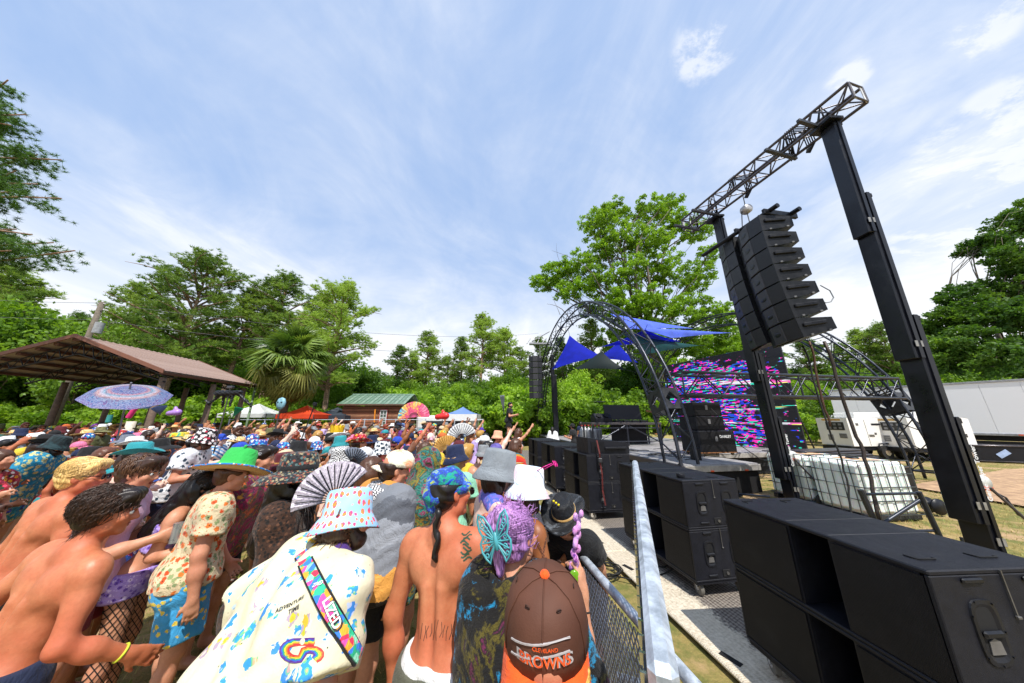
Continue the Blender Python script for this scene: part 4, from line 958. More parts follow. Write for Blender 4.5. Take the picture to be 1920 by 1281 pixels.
cp = W(440, 786, 27); car((cp.x - 2, cp.y, 0), R(-5), 'white car behind the thin green shelter post', (.6, .6, .6))
# ================================================================== vegetation
BARK = mat('pine_bark', '#7a6152', .9, 0, .4, 9, .5, 40, None, '#a08470')
BARK2 = mat('grey_bark', '#6e655a', .9, 0, .4, 9, .5, 40)
OAKL = leaf_mat('oak_leaves', '#3c621a', '#8cb436', .55)
BRIGHTL = leaf_mat('bright_leaves', '#587f20', '#a8cc48', .55)
DARKL = leaf_mat('dark_leaves', '#3c6022', '#82a83c', .5)
PINEL = leaf_mat('pine_needles', '#557634', '#a8c45c', .5)
PINEN = leaf_mat('near_pine_needles', '#20441e', '#587e38', .4)
def leaf_np(C, size, rg, flat=.0):
    """one folded quad per centre"""
    n = len(C); a = rg.normal(size=(n, 3)); a[:, 2] += flat; nrm = a / np.linalg.norm(a, axis=1, keepdims=True)
    b = rg.normal(size=(n, 3)); u = np.cross(nrm, b); u /= np.linalg.norm(u, axis=1, keepdims=True) + 1e-9; v = np.cross(nrm, u)
    s = size * rg.uniform(.6, 1.25, (n, 1)); u = u * s; v = v * s * .62
    V = np.stack([C - u, C - v + nrm * s * .12, C + u, C + v + nrm * s * .12], 1).reshape(-1, 3)
    return V, np.arange(n * 4).reshape(-1, 4)
def clumps(centres, rad, per, rg, squash=.7):
    c = np.repeat(np.asarray(centres), per, axis=0); d = rg.normal(size=c.shape); d /= np.linalg.norm(d, axis=1, keepdims=True)
    r = rad * rg.random((len(c), 1)) ** .45; d = d * r; d[:, 2] *= squash; return c + d
def limb(m, p, q, r0, r1, rg, bend=.12, n=6):
    p, q = Vector(p), Vector(q); L = (q - p).length; off = Vector(rg.normal(size=3)) * L * bend; pts = []; rr = []
    for i in range(n + 1):
        t = i / n; pts.append(p.lerp(q, t) + off * math.sin(math.pi * t) + Vector((0, 0, L * .06 * math.sin(math.pi * t)))); rr.append(r0 * (1 - t) + r1 * t)
    m.path(pts, rr, 7); return pts
def lobed_tree(name, base, lobes, trunk_r, leaf, per_m3, lm, bm, label, group=None, seed=1, fork=None, cat='tree', bare=()):
    """lobes: (centre, radius). limbs run from the fork to each lobe, twigs spread inside, leaves cluster round twig ends"""
    rg = np.random.default_rng(seed); root = empty(name, base, 0, label, cat, group); base = Vector(base)
    fork = Vector(fork) if fork else Vector((base.x, base.y, base.z + min(l[0][2] for l in lobes) * .6))
    m = MB(); limb(m, (0, 0, -.1), fork - base, trunk_r, trunk_r * .6, rg, .03); CC = []
    for (c, r) in lobes:
        c = Vector(c); pts = limb(m, fork - base, c - base, trunk_r * .34, trunk_r * .07, rg, .10)
        for k in range(6):
            d = Vector(rg.normal(size=3)).normalized() * r * rg.uniform(.4, .8); d.z *= .8; e = c - base + d
            limb(m, pts[rg.integers(2, 7)], e, trunk_r * .09, .012, rg, .12, 4)
        n = max(5, int(r ** 2 * per_m3))
        for k in range(n):
            d = Vector(rg.normal(size=3)).normalized() * r * rg.random() ** .4; d.z *= .8; CC.append(c - base + d)
    for (a, b) in bare: limb(m, Vector(a) - base, Vector(b) - base, .06, .01, rg, .1); limb(m, Vector(a).lerp(Vector(b), .5) - base, Vector(b) + Vector((.5, 0, .9)) - base, .03, .006, rg, .1)
    m.build('trunk', bm, root)
    P = clumps(CC, max(.35, leaf * 3.0), 46, rg); V, F_ = leaf_np(P, leaf, rg, .5)
    link('crown', npmesh('crown', V, F_), lm, root); return root
# the large oak behind the stage
ob = Vector((13.6, 27.5, 0)); ol = []
for (x, y, r, dd) in ((1118, 420, 46, 0), (1150, 400, 36, 1), (1165, 440, 46, -1), (1215, 395, 38, 0), (1250, 388, 34, 1), (1268, 425, 44, 0), (1310, 430, 34, 1), (1215, 455, 46, -1.5), (1130, 475, 42, 0), (1082, 500, 44, 0), (1040, 518, 40, .5), (1012, 530, 26, 1), (1065, 545, 34, -1), (1120, 530, 44, -1.5), (1180, 510, 48, -2), (1245, 500, 48, -1.5), (1300, 520, 44, 0), (1325, 480, 30, 1), (1160, 575, 52, -2), (1225, 570, 54, -2.5), (1290, 580, 50, -1.5), (1345, 590, 40, 0), (1215, 630, 54, -2), (1290, 640, 54, -1), (1350, 640, 40, 0), (1150, 640, 40, 0), (1105, 580, 26, 0), (1240, 690, 50, -1)):
    d = 27.5 + dd; u, f, w = ray(x, y); ol.append((W(x, y, d), r / FPX * d / f * .86))
lobed_tree('oak_tree', ob, ol, .50, .125, 17, OAKL, BARK2, 'large bright green oak towering behind the truss arches', seed=3, fork=W(1208, 640, 27.5), bare=((W(1130, 600, 26.5), W(1035, 470, 26)), (W(1180, 640, 26.5), W(1090, 500, 26)), (W(1075, 610, 26), W(1025, 570, 25))))
# tall tree at the right edge
rbse = Vector((35.5, 17.0, 0)); rl = []
for (x, y, r, dd) in ((1905, 420, 45, 0), (1960, 400, 60, 0), (1860, 455, 34, 0), (1825, 465, 26, 1), (1900, 480, 40, -1), (1950, 490, 60, -1), (1880, 540, 50, 0), (1810, 560, 44, 0), (1855, 590, 56, -1), (1910, 600, 60, -2), (1780, 600, 46, 0), (1745, 630, 40, 1), (1800, 650, 60, -1), (1870, 670, 60, -2), (1930, 670, 60, -2), (1750, 680, 46, 0), (1990, 560, 80, 0)):
    d = 18.5 + dd; u, f, w = ray(x, y); rl.append((W(x, y, d), r / FPX * d / f * .8))
lobed_tree('broadleaf_tree', rbse, rl, .22, .11, 34, DARKL, BARK2, 'tall dark broadleaf tree rising behind the white trailer', seed=5, fork=W(1900, 690, 18.5), bare=((W(1880, 660, 17), W(1815, 665, 17)), (W(1890, 655, 17), W(1840, 640, 17))))

def pine_mesh(seed, H, Rad, base_frac, density=1.0, needle=.32, nper=17, nw=.05):
    rg = np.random.default_rng(seed); m = MB(); lean = Vector((rg.normal() * .02 * H, rg.normal() * .02 * H, H))
    tp = [Vector((0, 0, -.1)).lerp(lean, t) + Vector((math.sin(t * 5 + seed) * .12, math.cos(t * 4) * .1, 0)) for t in np.linspace(0, 1, 10)]
    r0 = H * .017 + .06; m.path(tp, [r0 * (1 - t) + .03 for t in np.linspace(0, 1, 10)], 8); T = []
    nb = int(54 * density)
    for i in range(nb):
        f = base_frac + (1 - base_frac) * ((i + rg.random()) / nb); z = f * H; g = (f - base_frac) / (1 - base_frac)
        L = Rad * (math.sin(math.pi * min(1, .28 + g * .72)) ** .8) * rg.uniform(.55, 1.15) + .4
        a = rg.uniform(0, 2 * math.pi); up = (.15 + .7 * g) * L * rg.uniform(.3, 1); p = Vector((0, 0, 0)).lerp(lean, f)
        q = p + Vector((math.cos(a) * L, math.sin(a) * L, up)); pts = limb(m, p, q, .025 + .018 * L, .012, rg, .08, 6)
        for k in range(int(5 + L * 3.2)):
            t = rg.uniform(.35, 1.0); s = pts[min(6, int(t * 6))]; sp_ = (.14 + .13 * L * (1.1 - t))
            T.append(s + Vector((rg.normal() * sp_, rg.normal() * sp_, abs(rg.normal()) * .25 + .05)))
    T = np.array(T); C = np.repeat(T, 5, axis=0) + rg.normal(size=(len(T) * 5, 3)) * [.28, .28, .13]
    n = len(C); d = rg.normal(size=(n, nper, 3)); d[:, :, 2] = np.abs(d[:, :, 2]) * .9 + .1; d /= np.linalg.norm(d, axis=2, keepdims=True)
    d *= needle * rg.uniform(.6, 1.1, (n, nper, 1)); w = rg.normal(size=(n, nper, 3)); w = np.cross(w, d); w /= np.linalg.norm(w, axis=2, keepdims=True) + 1e-9; w *= nw
    c = C[:, None, :] + 0 * d; V = np.stack([c - w * .5, c + w * .5, c + d], 2).reshape(-1, 3)
    return m.mesh('trunk'), npmesh('crown', V, np.arange(len(V)).reshape(-1, 3))
PM3 = [pine_mesh(11, 16, 4.4, .36, 1.15), pine_mesh(12, 16, 3.4, .42, 1.0), pine_mesh(13, 16, 2.6, .45, .9), pine_mesh(14, 16, 5.0, .30, 1.3)]
def pine(x, y, d, v, label, group='tall pines behind the crowd', lm=None, wide=1.0):
    top = W(x, y, d); h = top.z; k = h / 16
    r_ = empty('pine_tree', (top.x, top.y, 0), random.uniform(0, 6), label, 'tree', group); r_.scale = (k * wide, k * wide, k)
    link('trunk', PM3[v][0], BARK, r_); link('crown', PM3[v][1], lm or PINEL, r_); return r_
for (x, y, d, v, lab, wd) in (
    (268, 545, 25, 1, 'pine between the utility pole and the tallest pine', .9), (385, 488, 24, 3, 'tallest broad pine above the shelter roof', .85), (472, 545, 26, 2, 'slim pine between the tallest pine and the palm', 1),
    (540, 522, 27, 1, 'pine standing directly above the palm crown', 1), (645, 542, 24, 3, 'wide spreading pine right of the palm', .85), (590, 560, 30, 2, 'pine half hidden behind the wide one', 1),
    (30, 515, 27, 1, 'pine above the left end of the shelter roof', 1), (130, 590, 30, 2, 'low pine left of the utility pole', 1), (742, 652, 36, 2, 'small distant pine behind the cabin', 1),
    (810, 626, 38, 2, 'round topped pine over the blue canopy', 1), (905, 592, 36, 2, 'tallest pine in the middle of the treeline', 1), (948, 622, 38, 1, 'pine just left of the far speaker column', .9), (875, 640, 40, 2, 'thin pine left of the middle pine', .9),
    (772, 668, 37, 1, 'short pine above the pink fan', .9), (842, 672, 39, 1, 'short pine right of the blue canopy', .9), (980, 655, 40, 2, 'thin pine above the platform', 1), (1010, 640, 37, 1, 'pine behind the far speaker column', .8), (1110, 610, 30, 2, 'pine seen through the near arch', .9), (1060, 640, 34, 2, 'thin pine behind the left blue sail', .9),
    (1605, 622, 40, 2, 'pine right of the hung speakers', 1), (1650, 612, 38, 1, 'pine left of the near tower', .8), (1560, 650, 44, 2, 'far pine under the hung speakers', 1), (1500, 640, 42, 1, 'far pine behind the video wall edge', 1), (1700, 640, 42, 2, 'pine directly behind the near tower', 1)):
    pine(x, y, d, v, lab, wide=wd)
# the near pine whose branches enter at the left
npr = empty('pine_tree', (-27, 9.2, 0), 0, 'near dark pine reaching in from the left edge', 'tree'); rg = np.random.default_rng(21); m = MB()
m.path([Vector((0, 0, -.1)), Vector((.1, 0, 6)), Vector((-.1, .1, 12)), Vector((0, 0, 19))], [.45, .38, .28, .08], 12); T = []
tips = [((15, 150), .7), ((50, 215), .9), ((20, 235), .8), ((70, 290), 1), ((115, 300), .9), ((30, 320), 1), ((115, 372), 1), ((70, 345), 1), ((20, 360), .9), ((60, 440), .9), ((140, 470), 1), ((100, 455), .9), ((30, 430), .9), ((20, 470), .8), ((-60, 260), 1.1), ((-50, 440), 1.1)]
for (xy, s_) in tips:
    e = W(xy[0], xy[1], 8.2) - Vector((-27, 9.2, 0)); st = Vector((0, 0, max(4, e.z - 1.2))); pts = limb(m, st, e, .09, .02, rg, .03, 8)
    for k in range(96):
        t = rg.uniform(.5, 1); q = pts[int(t * 8)]; T.append(q + Vector((rg.normal() * .26, rg.normal() * .32, rg.normal() * .16 + .05)) * s_)
m.build('trunk', BARK, npr); T = np.array(T); C = np.repeat(T, 3, axis=0) + rg.normal(size=(len(T) * 3, 3)) * [.18, .22, .09]; n = len(C); nper = 34
d = rg.normal(size=(n, nper, 3)); d[:, :, 2] = d[:, :, 2] * .7 + .15; d /= np.linalg.norm(d, axis=2, keepdims=True); d *= .17 * rg.uniform(.6, 1.1, (n, nper, 1)); w = np.cross(rg.normal(size=(n, nper, 3)), d); w /= np.linalg.norm(w, axis=2, keepdims=True); w *= .017
c = C[:, None, :] + 0 * d; V = np.stack([c - w * .5, c + w * .5, c + d], 2).reshape(-1, 3); link('crown', npmesh('crown', V, np.arange(len(V)).reshape(-1, 3)), PINEN, npr)

# palm
pc = W(551, 672, 18.0); pr = empty('palm_tree', (pc.x, pc.y, 0), 0, 'cabbage palm with drooping yellow-green fan fronds beside the shelter', 'palm'); rg = np.random.default_rng(8)
m = MB(); m.path([(0, 0, 0), (.05, 0, 2), (0, 0, pc.z - .6)], [.24, .2, .22], 12); m.build('trunk', mat('palm_trunk', '#5d4a38', .9, 0, .4, 14, .6, 40), pr)
PG = leaf_mat('palm_frond', '#3c5a24', '#86a048', .4, .4); PG2 = leaf_mat('palm_frond_dry', '#5c6428', '#98984c', .35, .5)
def frond_mesh(seed, droop):
    rg = np.random.default_rng(seed); V = []; F_ = []; nB = 26; Lp = 1.0
    stem = MB(); stem.path([(0, 0, 0), (.5 * Lp, 0, .16), (Lp, 0, .10)], [.022, .016, .01], 5); hub = np.array([Lp, 0, .10])
    for k in range(nB):
        a = (k / (nB - 1) - .5) * 2 * 2.0; L = .95 * (1 - .25 * abs(a) / 2) * rg.uniform(.85, 1.1); dr = droop * rg.uniform(.6, 1.3)
        d = np.array([math.cos(a), math.sin(a), -.0]); w = np.array([-d[1], d[0], 0]) * .042; p1 = hub + d * L * .55 + [0, 0, -dr * .10 * L + .03 * math.cos(k * 3)]; p2 = hub + d * L * .95 + [0, 0, -dr * .62 * L]
        b = len(V); V += [hub - w * .3, hub + w * .3, p1 + w + [0, 0, .015], p1 - w, p2]; F_ += [(b, b + 1, b + 2), (b, b + 2, b + 3), (b + 3, b + 2, b + 4)]
    n0 = len(stem.v); s = MB(); s.add(stem.v, stem.f, True); s.add(V, F_); return s.mesh('frond')
fms = [frond_mesh(k, dr) for k, dr in enumerate((.5, .9, 1.3))]
for k in range(84):
    f = k / 83; el = R(80 - 150 * f + rg.normal() * 7); az = k * 2.399 + rg.normal() * .2; dirx = Vector((math.cos(az) * math.cos(el), math.sin(az) * math.cos(el), math.sin(el)))
    y_ = Vector((-math.sin(az), math.cos(az), 0)); z_ = dirx.cross(y_); Mx = Matrix((dirx, y_, z_)).transposed().to_4x4()
    if z_.z < 0 and el > -R(60): pass
    s_ = rg.uniform(1.0, 1.25) * 1.12; Mx = Mx @ Matrix.Rotation(rg.normal() * .55, 4, 'X') @ Matrix.Scale(s_, 4); Mx.translation = Vector((0, 0, pc.z - .1 - .5 * f)) + dirx * .12
    link('frond', fms[0 if f < .3 else (1 if f < .65 else 2)], PG if f < .62 else PG2, pr, Mx)

# generic broadleaf and bush meshes for the wood behind
def blob_mesh(seed, H, Rw, leaf, n_cl, per=60, trunk=True):
    rg = np.random.default_rng(seed); m = MB(); 
    if trunk: m.path([(0, 0, -.1), (.1, 0, H * .5), (0, .1, H * .85)], [H * .018 + .03, H * .012, .03], 6)
    C = []
    for i in range(n_cl):
        d = rg.normal(size=3); d /= np.linalg.norm(d); r = rg.random() ** .5; base = .30 if trunk else .05
        z = H * (base + (1 - base) * .5) + d[2] * r * H * (1 - base) * .5; wob = 1 + .3 * math.sin(3 * math.atan2(d[1], d[0]) + z * .8 + seed)
        C.append((d[0] * r * Rw * wob, d[1] * r * Rw * wob, z))
        if trunk and i % 4 == 0: limb(m, (0, 0, z * .6), C[-1], .05, .01, rg, .1, 3)
    P = clumps(C, H * .085 + .12, per, rg, .75); V, F_ = leaf_np(P, leaf, rg, .5)
    return (m.mesh('trunk') if trunk else None), npmesh('crown', V, F_)
WC = bpy.data.collections.new('wood_parts')
def wood_src(seed, H, Rw, leaf, n_cl, lm, per=60):
    t_, c_ = blob_mesh(seed, H, Rw, leaf, n_cl, per)
    V = np.zeros((0, 3)); me = c_; me.materials.append(lm); me.materials.append(BARK2)
    o = bpy.data.objects.new('wood_part', me); return o
srcA = bpy.data.collections.new('wood_tall'); srcB = bpy.data.collections.new('wood_low')
for k, (lm, H) in enumerate(((OAKL, 9), (DARKL, 10), (BRIGHTL, 8), (DARKL, 9))): srcA.objects.link(wood_src(30 + k, H, 2.9, .17, 95, lm, 70))
for k, lm in enumerate((BRIGHTL, OAKL, BRIGHTL, DARKL)):
    t_, c_ = blob_mesh(40 + k, 2.6, 1.7, .10, 46, 70, False); c_.materials.append(lm); srcB.objects.link(bpy.data.objects.new('bush_part', c_))
def scatter(name, pts, scales, coll, label=None):
    me = bpy.data.meshes.new(name); me.from_pydata([tuple(p) for p in pts], [], []); at = me.attributes.new('sc', 'FLOAT', 'POINT'); at.data.foreach_set('value', scales)
    o = bpy.data.objects.new(name, me); COL.objects.link(o); tag(o, label, kind='stuff')
    ng = bpy.data.node_groups.new(name, 'GeometryNodeTree'); ng.interface.new_socket('Geometry', in_out='INPUT', socket_type='NodeSocketGeometry'); ng.interface.new_socket('Geometry', in_out='OUTPUT', socket_type='NodeSocketGeometry')
    N = ng.nodes; L = ng.links; gi = N.new('NodeGroupInput'); go = N.new('NodeGroupOutput'); ip = N.new('GeometryNodeInstanceOnPoints'); ci = N.new('GeometryNodeCollectionInfo')
    ci.inputs['Collection'].default_value = coll; ci.inputs['Separate Children'].default_value = True; ci.inputs['Reset Children'].default_value = True
    rv = N.new('FunctionNodeRandomValue'); rv.data_type = 'FLOAT_VECTOR'; rv.inputs['Min'].default_value = (0, 0, 0); rv.inputs['Max'].default_value = (0, 0, 6.28)
    na = N.new('GeometryNodeInputNamedAttribute'); na.data_type = 'FLOAT'; na.inputs['Name'].default_value = 'sc'
    L.new(gi.outputs[0], ip.inputs['Points']); L.new(ci.outputs[0], ip.inputs['Instance']); ip.inputs['Pick Instance'].default_value = True
    L.new(rv.outputs[0], ip.inputs['Rotation']); L.new(na.outputs[0], ip.inputs['Scale']); L.new(ip.outputs[0], go.inputs[0])
    md = o.modifiers.new('scatter', 'NODES'); md.node_group = ng; return o
rs = random.Random(5); P = []; Sc = []
def topy(x):                       # height of the wood's skyline along the photograph, in picture rows
    xs = [-200, 0, 120, 250, 400, 600, 720, 800, 900, 1000, 1100, 1200, 1400, 1500, 1600, 1700, 1800, 2100]
    ys = [540, 550, 590, 610, 628, 662, 694, 706, 700, 690, 680, 660, 680, 690, 672, 672, 660, 640]
    return float(np.interp(x, xs, ys))
for row, (dd, k) in enumerate(((30, .86), (34, .95), (39, 1.0))):
    x = -350
    while x < 2300:
        dloc = dd * (1 - .28 * min(1, max(0, (500 - x) / 900))) + rs.uniform(-1.5, 1.5)
        if x > 1450: dloc = dd + 6
        t_ = W(x, topy(x) + rs.uniform(-8, 16), dloc); h = 2 + (t_.z - 2) * k * rs.uniform(.85, 1.08); P.append((t_.x, t_.y, -.2)); Sc.append(h / 9.3)
        x += rs.uniform(34, 52) * (30 / dloc)
scatter('background_woodland', P, Sc, srcA)
P = []; Sc = []
for x in np.arange(-200, 1500, 15):
    for dd in (25.5, 27.5):
        t_ = W(x + rs.uniform(-8, 8), 760, dd + rs.uniform(-1, 1) - (3.0 if x < 500 else 0)); P.append((t_.x, t_.y, -.1)); Sc.append(rs.uniform(.8, 1.5) * (1.3 if 680 < x < 1250 else 1.0))
for x in np.arange(1450, 2000, 20): t_ = W(x + rs.uniform(-8, 8), 760, 42 + rs.uniform(-2, 2)); P.append((t_.x, t_.y, -.1)); Sc.append(rs.uniform(.7, 1.3))
scatter('hedgerow_undergrowth', P, Sc, srcB)
# smaller leafy trees one can tell apart in front of the wood
tms = [blob_mesh(60 + k, 8, 2.6, .13, 100, 80) for k in range(3)]
for (x, y, d, v, lm, lab) in ((205, 590, 22, 0, DARKL, 'dark leafy tree beside the utility pole'), (60, 560, 23, 1, OAKL, 'leafy tree rising over the shelter ridge'), (700, 690, 29, 2, OAKL, 'leafy tree right behind the cabin roof'), (620, 690, 26, 0, DARKL, 'dark leafy tree right of the palm'), (1085, 690, 27, 1, BRIGHTL, 'bright leafy tree behind the green dome tent'), (1000, 720, 28, 2, BRIGHTL, 'bright leafy tree behind the portable toilets'), (860, 715, 30, 1, BRIGHTL, 'bright leafy tree behind the blue canopy'), (1540, 690, 41, 0, OAKL, 'leafy tree above the parked black car'), (1350, 600, 31, 1, OAKL, 'leafy tree between the oak and the hung speakers')):
    t_ = W(x, y, d); r_ = empty('leafy_tree', (t_.x, t_.y, 0), rs.uniform(0, 6), lab, 'tree', 'leafy trees at the edge of the wood'); k = t_.z / 8.2; r_.scale = (k * .9, k * .9, k)
    link('trunk', tms[v][0], BARK2, r_); link('crown', tms[v][1], lm, r_)

# ================================================================== shelter
eav = 4.0
Bc, Cc = W(307, 696, 12.05), W(482, 723, 17.6); Ap, Dp = W(85, 617, 10.6), W(345, 672, 16.3)
Bc.z = eav; Cc.z = eav; zr = (Ap.z + Dp.z) / 2; Ap.z = Dp.z = zr
ly = Dp - Ap; ly = Vector((Cc - Bc)); ly.z = 0; Lr = ly.length; ly.normalize(); lx = Vector((ly.y, -ly.x, 0))     # lx to the right
hw = (Bc - Ap).dot(lx); Ap = Vector((Bc.x, Bc.y, 0)) - lx * hw; Ap.z = 0
sh = empty('picnic_shelter', Ap, math.atan2(-ly.x, ly.y), 'open shelter with brown metal roof on rough timber posts', 'shelter')
RB = NT('brown_roof_metal'); nn = RB.noise(1.2, 5); RB = RB.done(RB.mix(RB.rng(nn, .3, .7), c4('#8f786f'), c4('#a59087')), .4, .2)
def slope(sgn):
    n = 22; w = Lr / n; hyp = math.hypot(hw, zr - eav); ang = math.atan2(zr - eav, hw)
    pmesh = MB(); pmesh.prism([(-w / 2 + .003, 0, 0), (w / 2 - .03, 0, 0), (w / 2 - .02, 0, .03), (w / 2 - .003, 0, .03), (w / 2 - .003, 0, .036), (w / 2 - .026, 0, .036), (w / 2 - .036, 0, .008), (-w / 2 + .003, 0, .008)], (0, hyp, 0)); me = pmesh.mesh('roof_sheet')
    for i in range(n):
        Mx = Matrix.Translation((sgn * hw, w * (i + .5), eav)) @ Matrix.Rotation(R(90) * (1 if sgn > 0 else -1), 4, 'Z') @ Matrix.Rotation(ang, 4, 'X')
        link('roof_sheet', me, RB, sh, Mx)
slope(1); slope(-1)
BRN = mat('brown_trim', '#7a5040', .5, .1, .15, 4)
for y in (-.03, Lr + .03):
    for sgn in (1, -1):
        m = MB(); m.prism([(sgn * (hw + .05), y, eav - .12), (0, y, zr - .10), (0, y, zr + .06), (sgn * (hw + .05), y, eav + .04)], (0, .05 if y > 1 else -.05, 0)); m.build('fascia', BRN, sh)
UND = mat('underside_sheet', '#b5a79c', .6, .1, .1, 3); PUR = mat('brown_purlin', '#5a3a2c', .7, 0, .2, 6)
for sgn in (1, -1):
    m = MB(); m.prism([(sgn * (hw - .05), .05, eav - .035), (sgn * .02, .05, zr - .035), (sgn * .02, .05, zr - .045), (sgn * (hw - .05), .05, eav - .045)], (0, Lr - .1, 0)); m.build('ceiling_sheet', UND, sh)
    for k in range(7):
        t_ = k / 6; x = sgn * (hw - .12 - (hw - .2) * t_); z = eav - .12 + (zr - eav) * (.12 / hw + t_ * (hw - .2) / hw) ; m = MB(); m.box((x, Lr / 2, z - .02), (.16, Lr - .1, .10)); m.build('purlin', PUR, sh)
    for y in np.linspace(.3, Lr - .3, 4):
        a0, a1 = Vector((sgn * (hw - .1), y, eav - .22)), Vector((0, y, zr - .24)); b0_, b1_ = Vector((sgn * (hw - .1), y, eav - .45)), Vector((0, y, zr - .75)); bar('truss_chord', a0, a1, .035, BLACK, sh, 6); bar('truss_chord', b0_, b1_, .035, BLACK, sh, 6)
        for i in range(9):
            p = a0.lerp(a1, i / 9); q = b0_.lerp(b1_, (i + .5) / 9); p2 = a0.lerp(a1, (i + 1) / 9); bar('truss_web', p, q, .018, BLACK, sh, 5); bar('truss_web', q, p2, .018, BLACK, sh, 5)
POST = mat('timber_post', '#6f5d50', .9, 0, .35, 8, .5, 40); 
for (x, y, m_) in ((hw - .25, .35, POST), (hw - .25, Lr * .52, POST), (hw - .25, Lr - .6, POST), (-hw + .3, .3, POST), (-hw + .3, Lr * .55, POST), (-hw + .3, Lr - .5, POST), (.2, Lr - .4, POST), (-hw * .35, Lr - .4, POST)):
    m = MB(); m.path([(x, y, 0), (x + .02, y, 1.6), (x, y, eav - .25)], [.125, .12, .11], 12); m.build('post', m_, sh)
m = MB(); m.path([(hw - .05, Lr - .02, 0), (hw - .05, Lr - .02, eav - .1)], .06, 8); m.build('green_post', mat('green_post', '#7f9a7a', .6, 0, .2), sh)
m = MB(); m.path([(hw - .75, .2, 0), (hw - .73, .2, 1.9)], [.15, .14], 12); m.build('pale_post', mat('pale_post', '#c9c0b2', .7, 0, .25, 9, .3), sh)

# utility pole and wires
up_ = W(192, 567, 17); ur = empty('utility_pole', (up_.x, up_.y, 0), 0, 'grey wooden utility pole with transformer behind the shelter', 'utility pole')
m = MB(); m.path([(0, 0, 0), (0, 0, up_.z)], [.17, .12], 10); m.build('pole', BARK2, ur)
m = MB(); m.tube((.42, 0, up_.z - 2.1), (.42, 0, up_.z - 1.4), .2, 14); m.box((.2, 0, up_.z - 1.6), (.3, .06, .06)); m.build('transformer', mat('transformer_grey', (.33, .35, .37), .4, .2), ur)
for z in (-.1, -.6): m = MB(); m.lathe([(0, 0), (.05, .02), (.03, .1), (.05, .14), (0, .2)], 8, (0, 0, up_.z + z)); m.tube((-.25, 0, up_.z + z), (.25, 0, up_.z + z), .03, 6); m.build('insulator', WHITE if z > -.2 else BLACK, ur)
WIRE = mat('wire_grey', (.10, .10, .11), .5)
for i, z in enumerate((-.05, -1.2)):
    a = Vector((up_.x, up_.y, up_.z + z)); b = W(1010, 625 + 30 * i, 45); pts = [a.lerp(b, t_) + Vector((0, 0, -4 * t_ * (1 - t_) * 1.3)) for t_ in np.linspace(0, 1, 24)]; m = MB(); m.path(pts, .014, 4); o = m.build('overhead_wire', WIRE); tag(o, ['upper overhead wire running from the utility pole over the palm', 'lower overhead wire running from the utility pole to the treeline'][i], 'wire')
    b = W(-400, 520 + 30 * i, 20); pts = [a.lerp(b, t_) + Vector((0, 0, -4 * t_ * (1 - t_) * .5)) for t_ in np.linspace(0, 1, 12)]; m = MB(); m.path(pts, .012, 4); tag(m.build('overhead_wire', WIRE), ['upper overhead wire leaving the utility pole towards the left edge', 'lower overhead wire leaving the utility pole towards the left edge'][i], 'wire')

# ================================================================== log cabin
cb0 = W(640, 785, 20); cb0.z = 0; ca = empty('log_cabin', cb0, R(2), 'small brown log cabin with green metal roof', 'cabin')
ca.scale = (.78, 1, 1); CW, CDp, CH = 5.15, 3.4, 2.92; LOGM = [mat('log_%d' % i, c, .8, 0, .3, 7, .4, 30) for i, c in enumerate(('#7a4a34', '#8a5a42', '#6e4330', '#92664c'))]
lgm = MB().bbox((0, 0, 0), (1, .16, .175), .03).mesh('log'); nl = 15
for j in range(nl):
    z = .14 + j * .187
    segs = [(0, CW)] if not (1.55 < z < 2.62) else [(0, 3.28), (4.0, CW)]
    for (a, b) in segs: link('log', lgm, LOGM[j % 4], ca, Matrix.Translation(((a + b) / 2, 0, z)) @ Matrix.Diagonal((b - a, 1, 1, 1)))
    for x in (.08, CW - .08): link('log', lgm, LOGM[(j + 1) % 4], ca, Matrix.Translation((x, CDp / 2 + .05, z + .09)) @ Matrix.Rotation(R(90), 4, 'Z') @ Matrix.Diagonal((CDp, 1, 1, 1)))
m = MB(); m.box((CW / 2, .06, CH / 2 + .0), (CW - .1, .02, CH - .15)); m.build('chinking', mat('chinking', '#b09a80', .9), ca)
RCOL = mat('cabin_red_trim', '#9a3020', .6)
for (x, z, w, h) in ((3.30, 2.08, .07, 1.12), (3.98, 2.08, .07, 1.12), (3.64, 2.62, .75, .06)): m = MB(); m.box((x, -.10, z), (w, .04, h)); m.build('window_trim', RCOL, ca)
wf = MB(); 
for (x, z, w, h) in ((3.37, 2.06, .05, 1.02), (3.91, 2.06, .05, 1.02), (3.64, 2.56, .58, .05), (3.64, 1.56, .58, .06), (3.64, 2.06, .035, 1.0), (3.64, 2.06, .55, .05), (3.64, 2.30, .55, .025), (3.64, 1.82, .55, .025)): wf.box((x, -.105, z), (w, .05, h))
wfo = wf.build('window_frame', WHITE, ca); m = MB()
for i in range(2):
    for j in range(4): m = MB(); m.box((3.50 + .27 * i, -.085, 1.69 + j * .245), (.24, .01, .21)); m.build('pane', mat('cabin_glass', (.09, .13, .10), .1), wfo)
GR = [mat('green_roof_%d' % k, c, .5, .1, .3, 3, 0, 60, None, c2) for k, (c, c2) in enumerate((('#4c7058', '#748c7a'), ('#587f66', '#8a9c8c')))]
nrs = 16; hyp = 2.15; rm = MB(); w = (CW + .7) / nrs; rm.prism([(-w / 2, 0, 0), (w / 2 - .02, 0, 0), (w / 2 - .012, 0, .03), (w / 2, 0, .03), (w / 2, 0, .04), (w / 2 - .02, 0, .04), (w / 2 - .03, 0, .01), (-w / 2, 0, .01)], (0, hyp, 0)); rme = rm.mesh('roof_sheet')
for i in range(nrs): link('roof_sheet', rme, GR[i % 2], ca, Matrix.Translation((-.35 + w * (i + .5), -.35, CH + .02)) @ Matrix.Rotation(R(23), 4, 'X'))
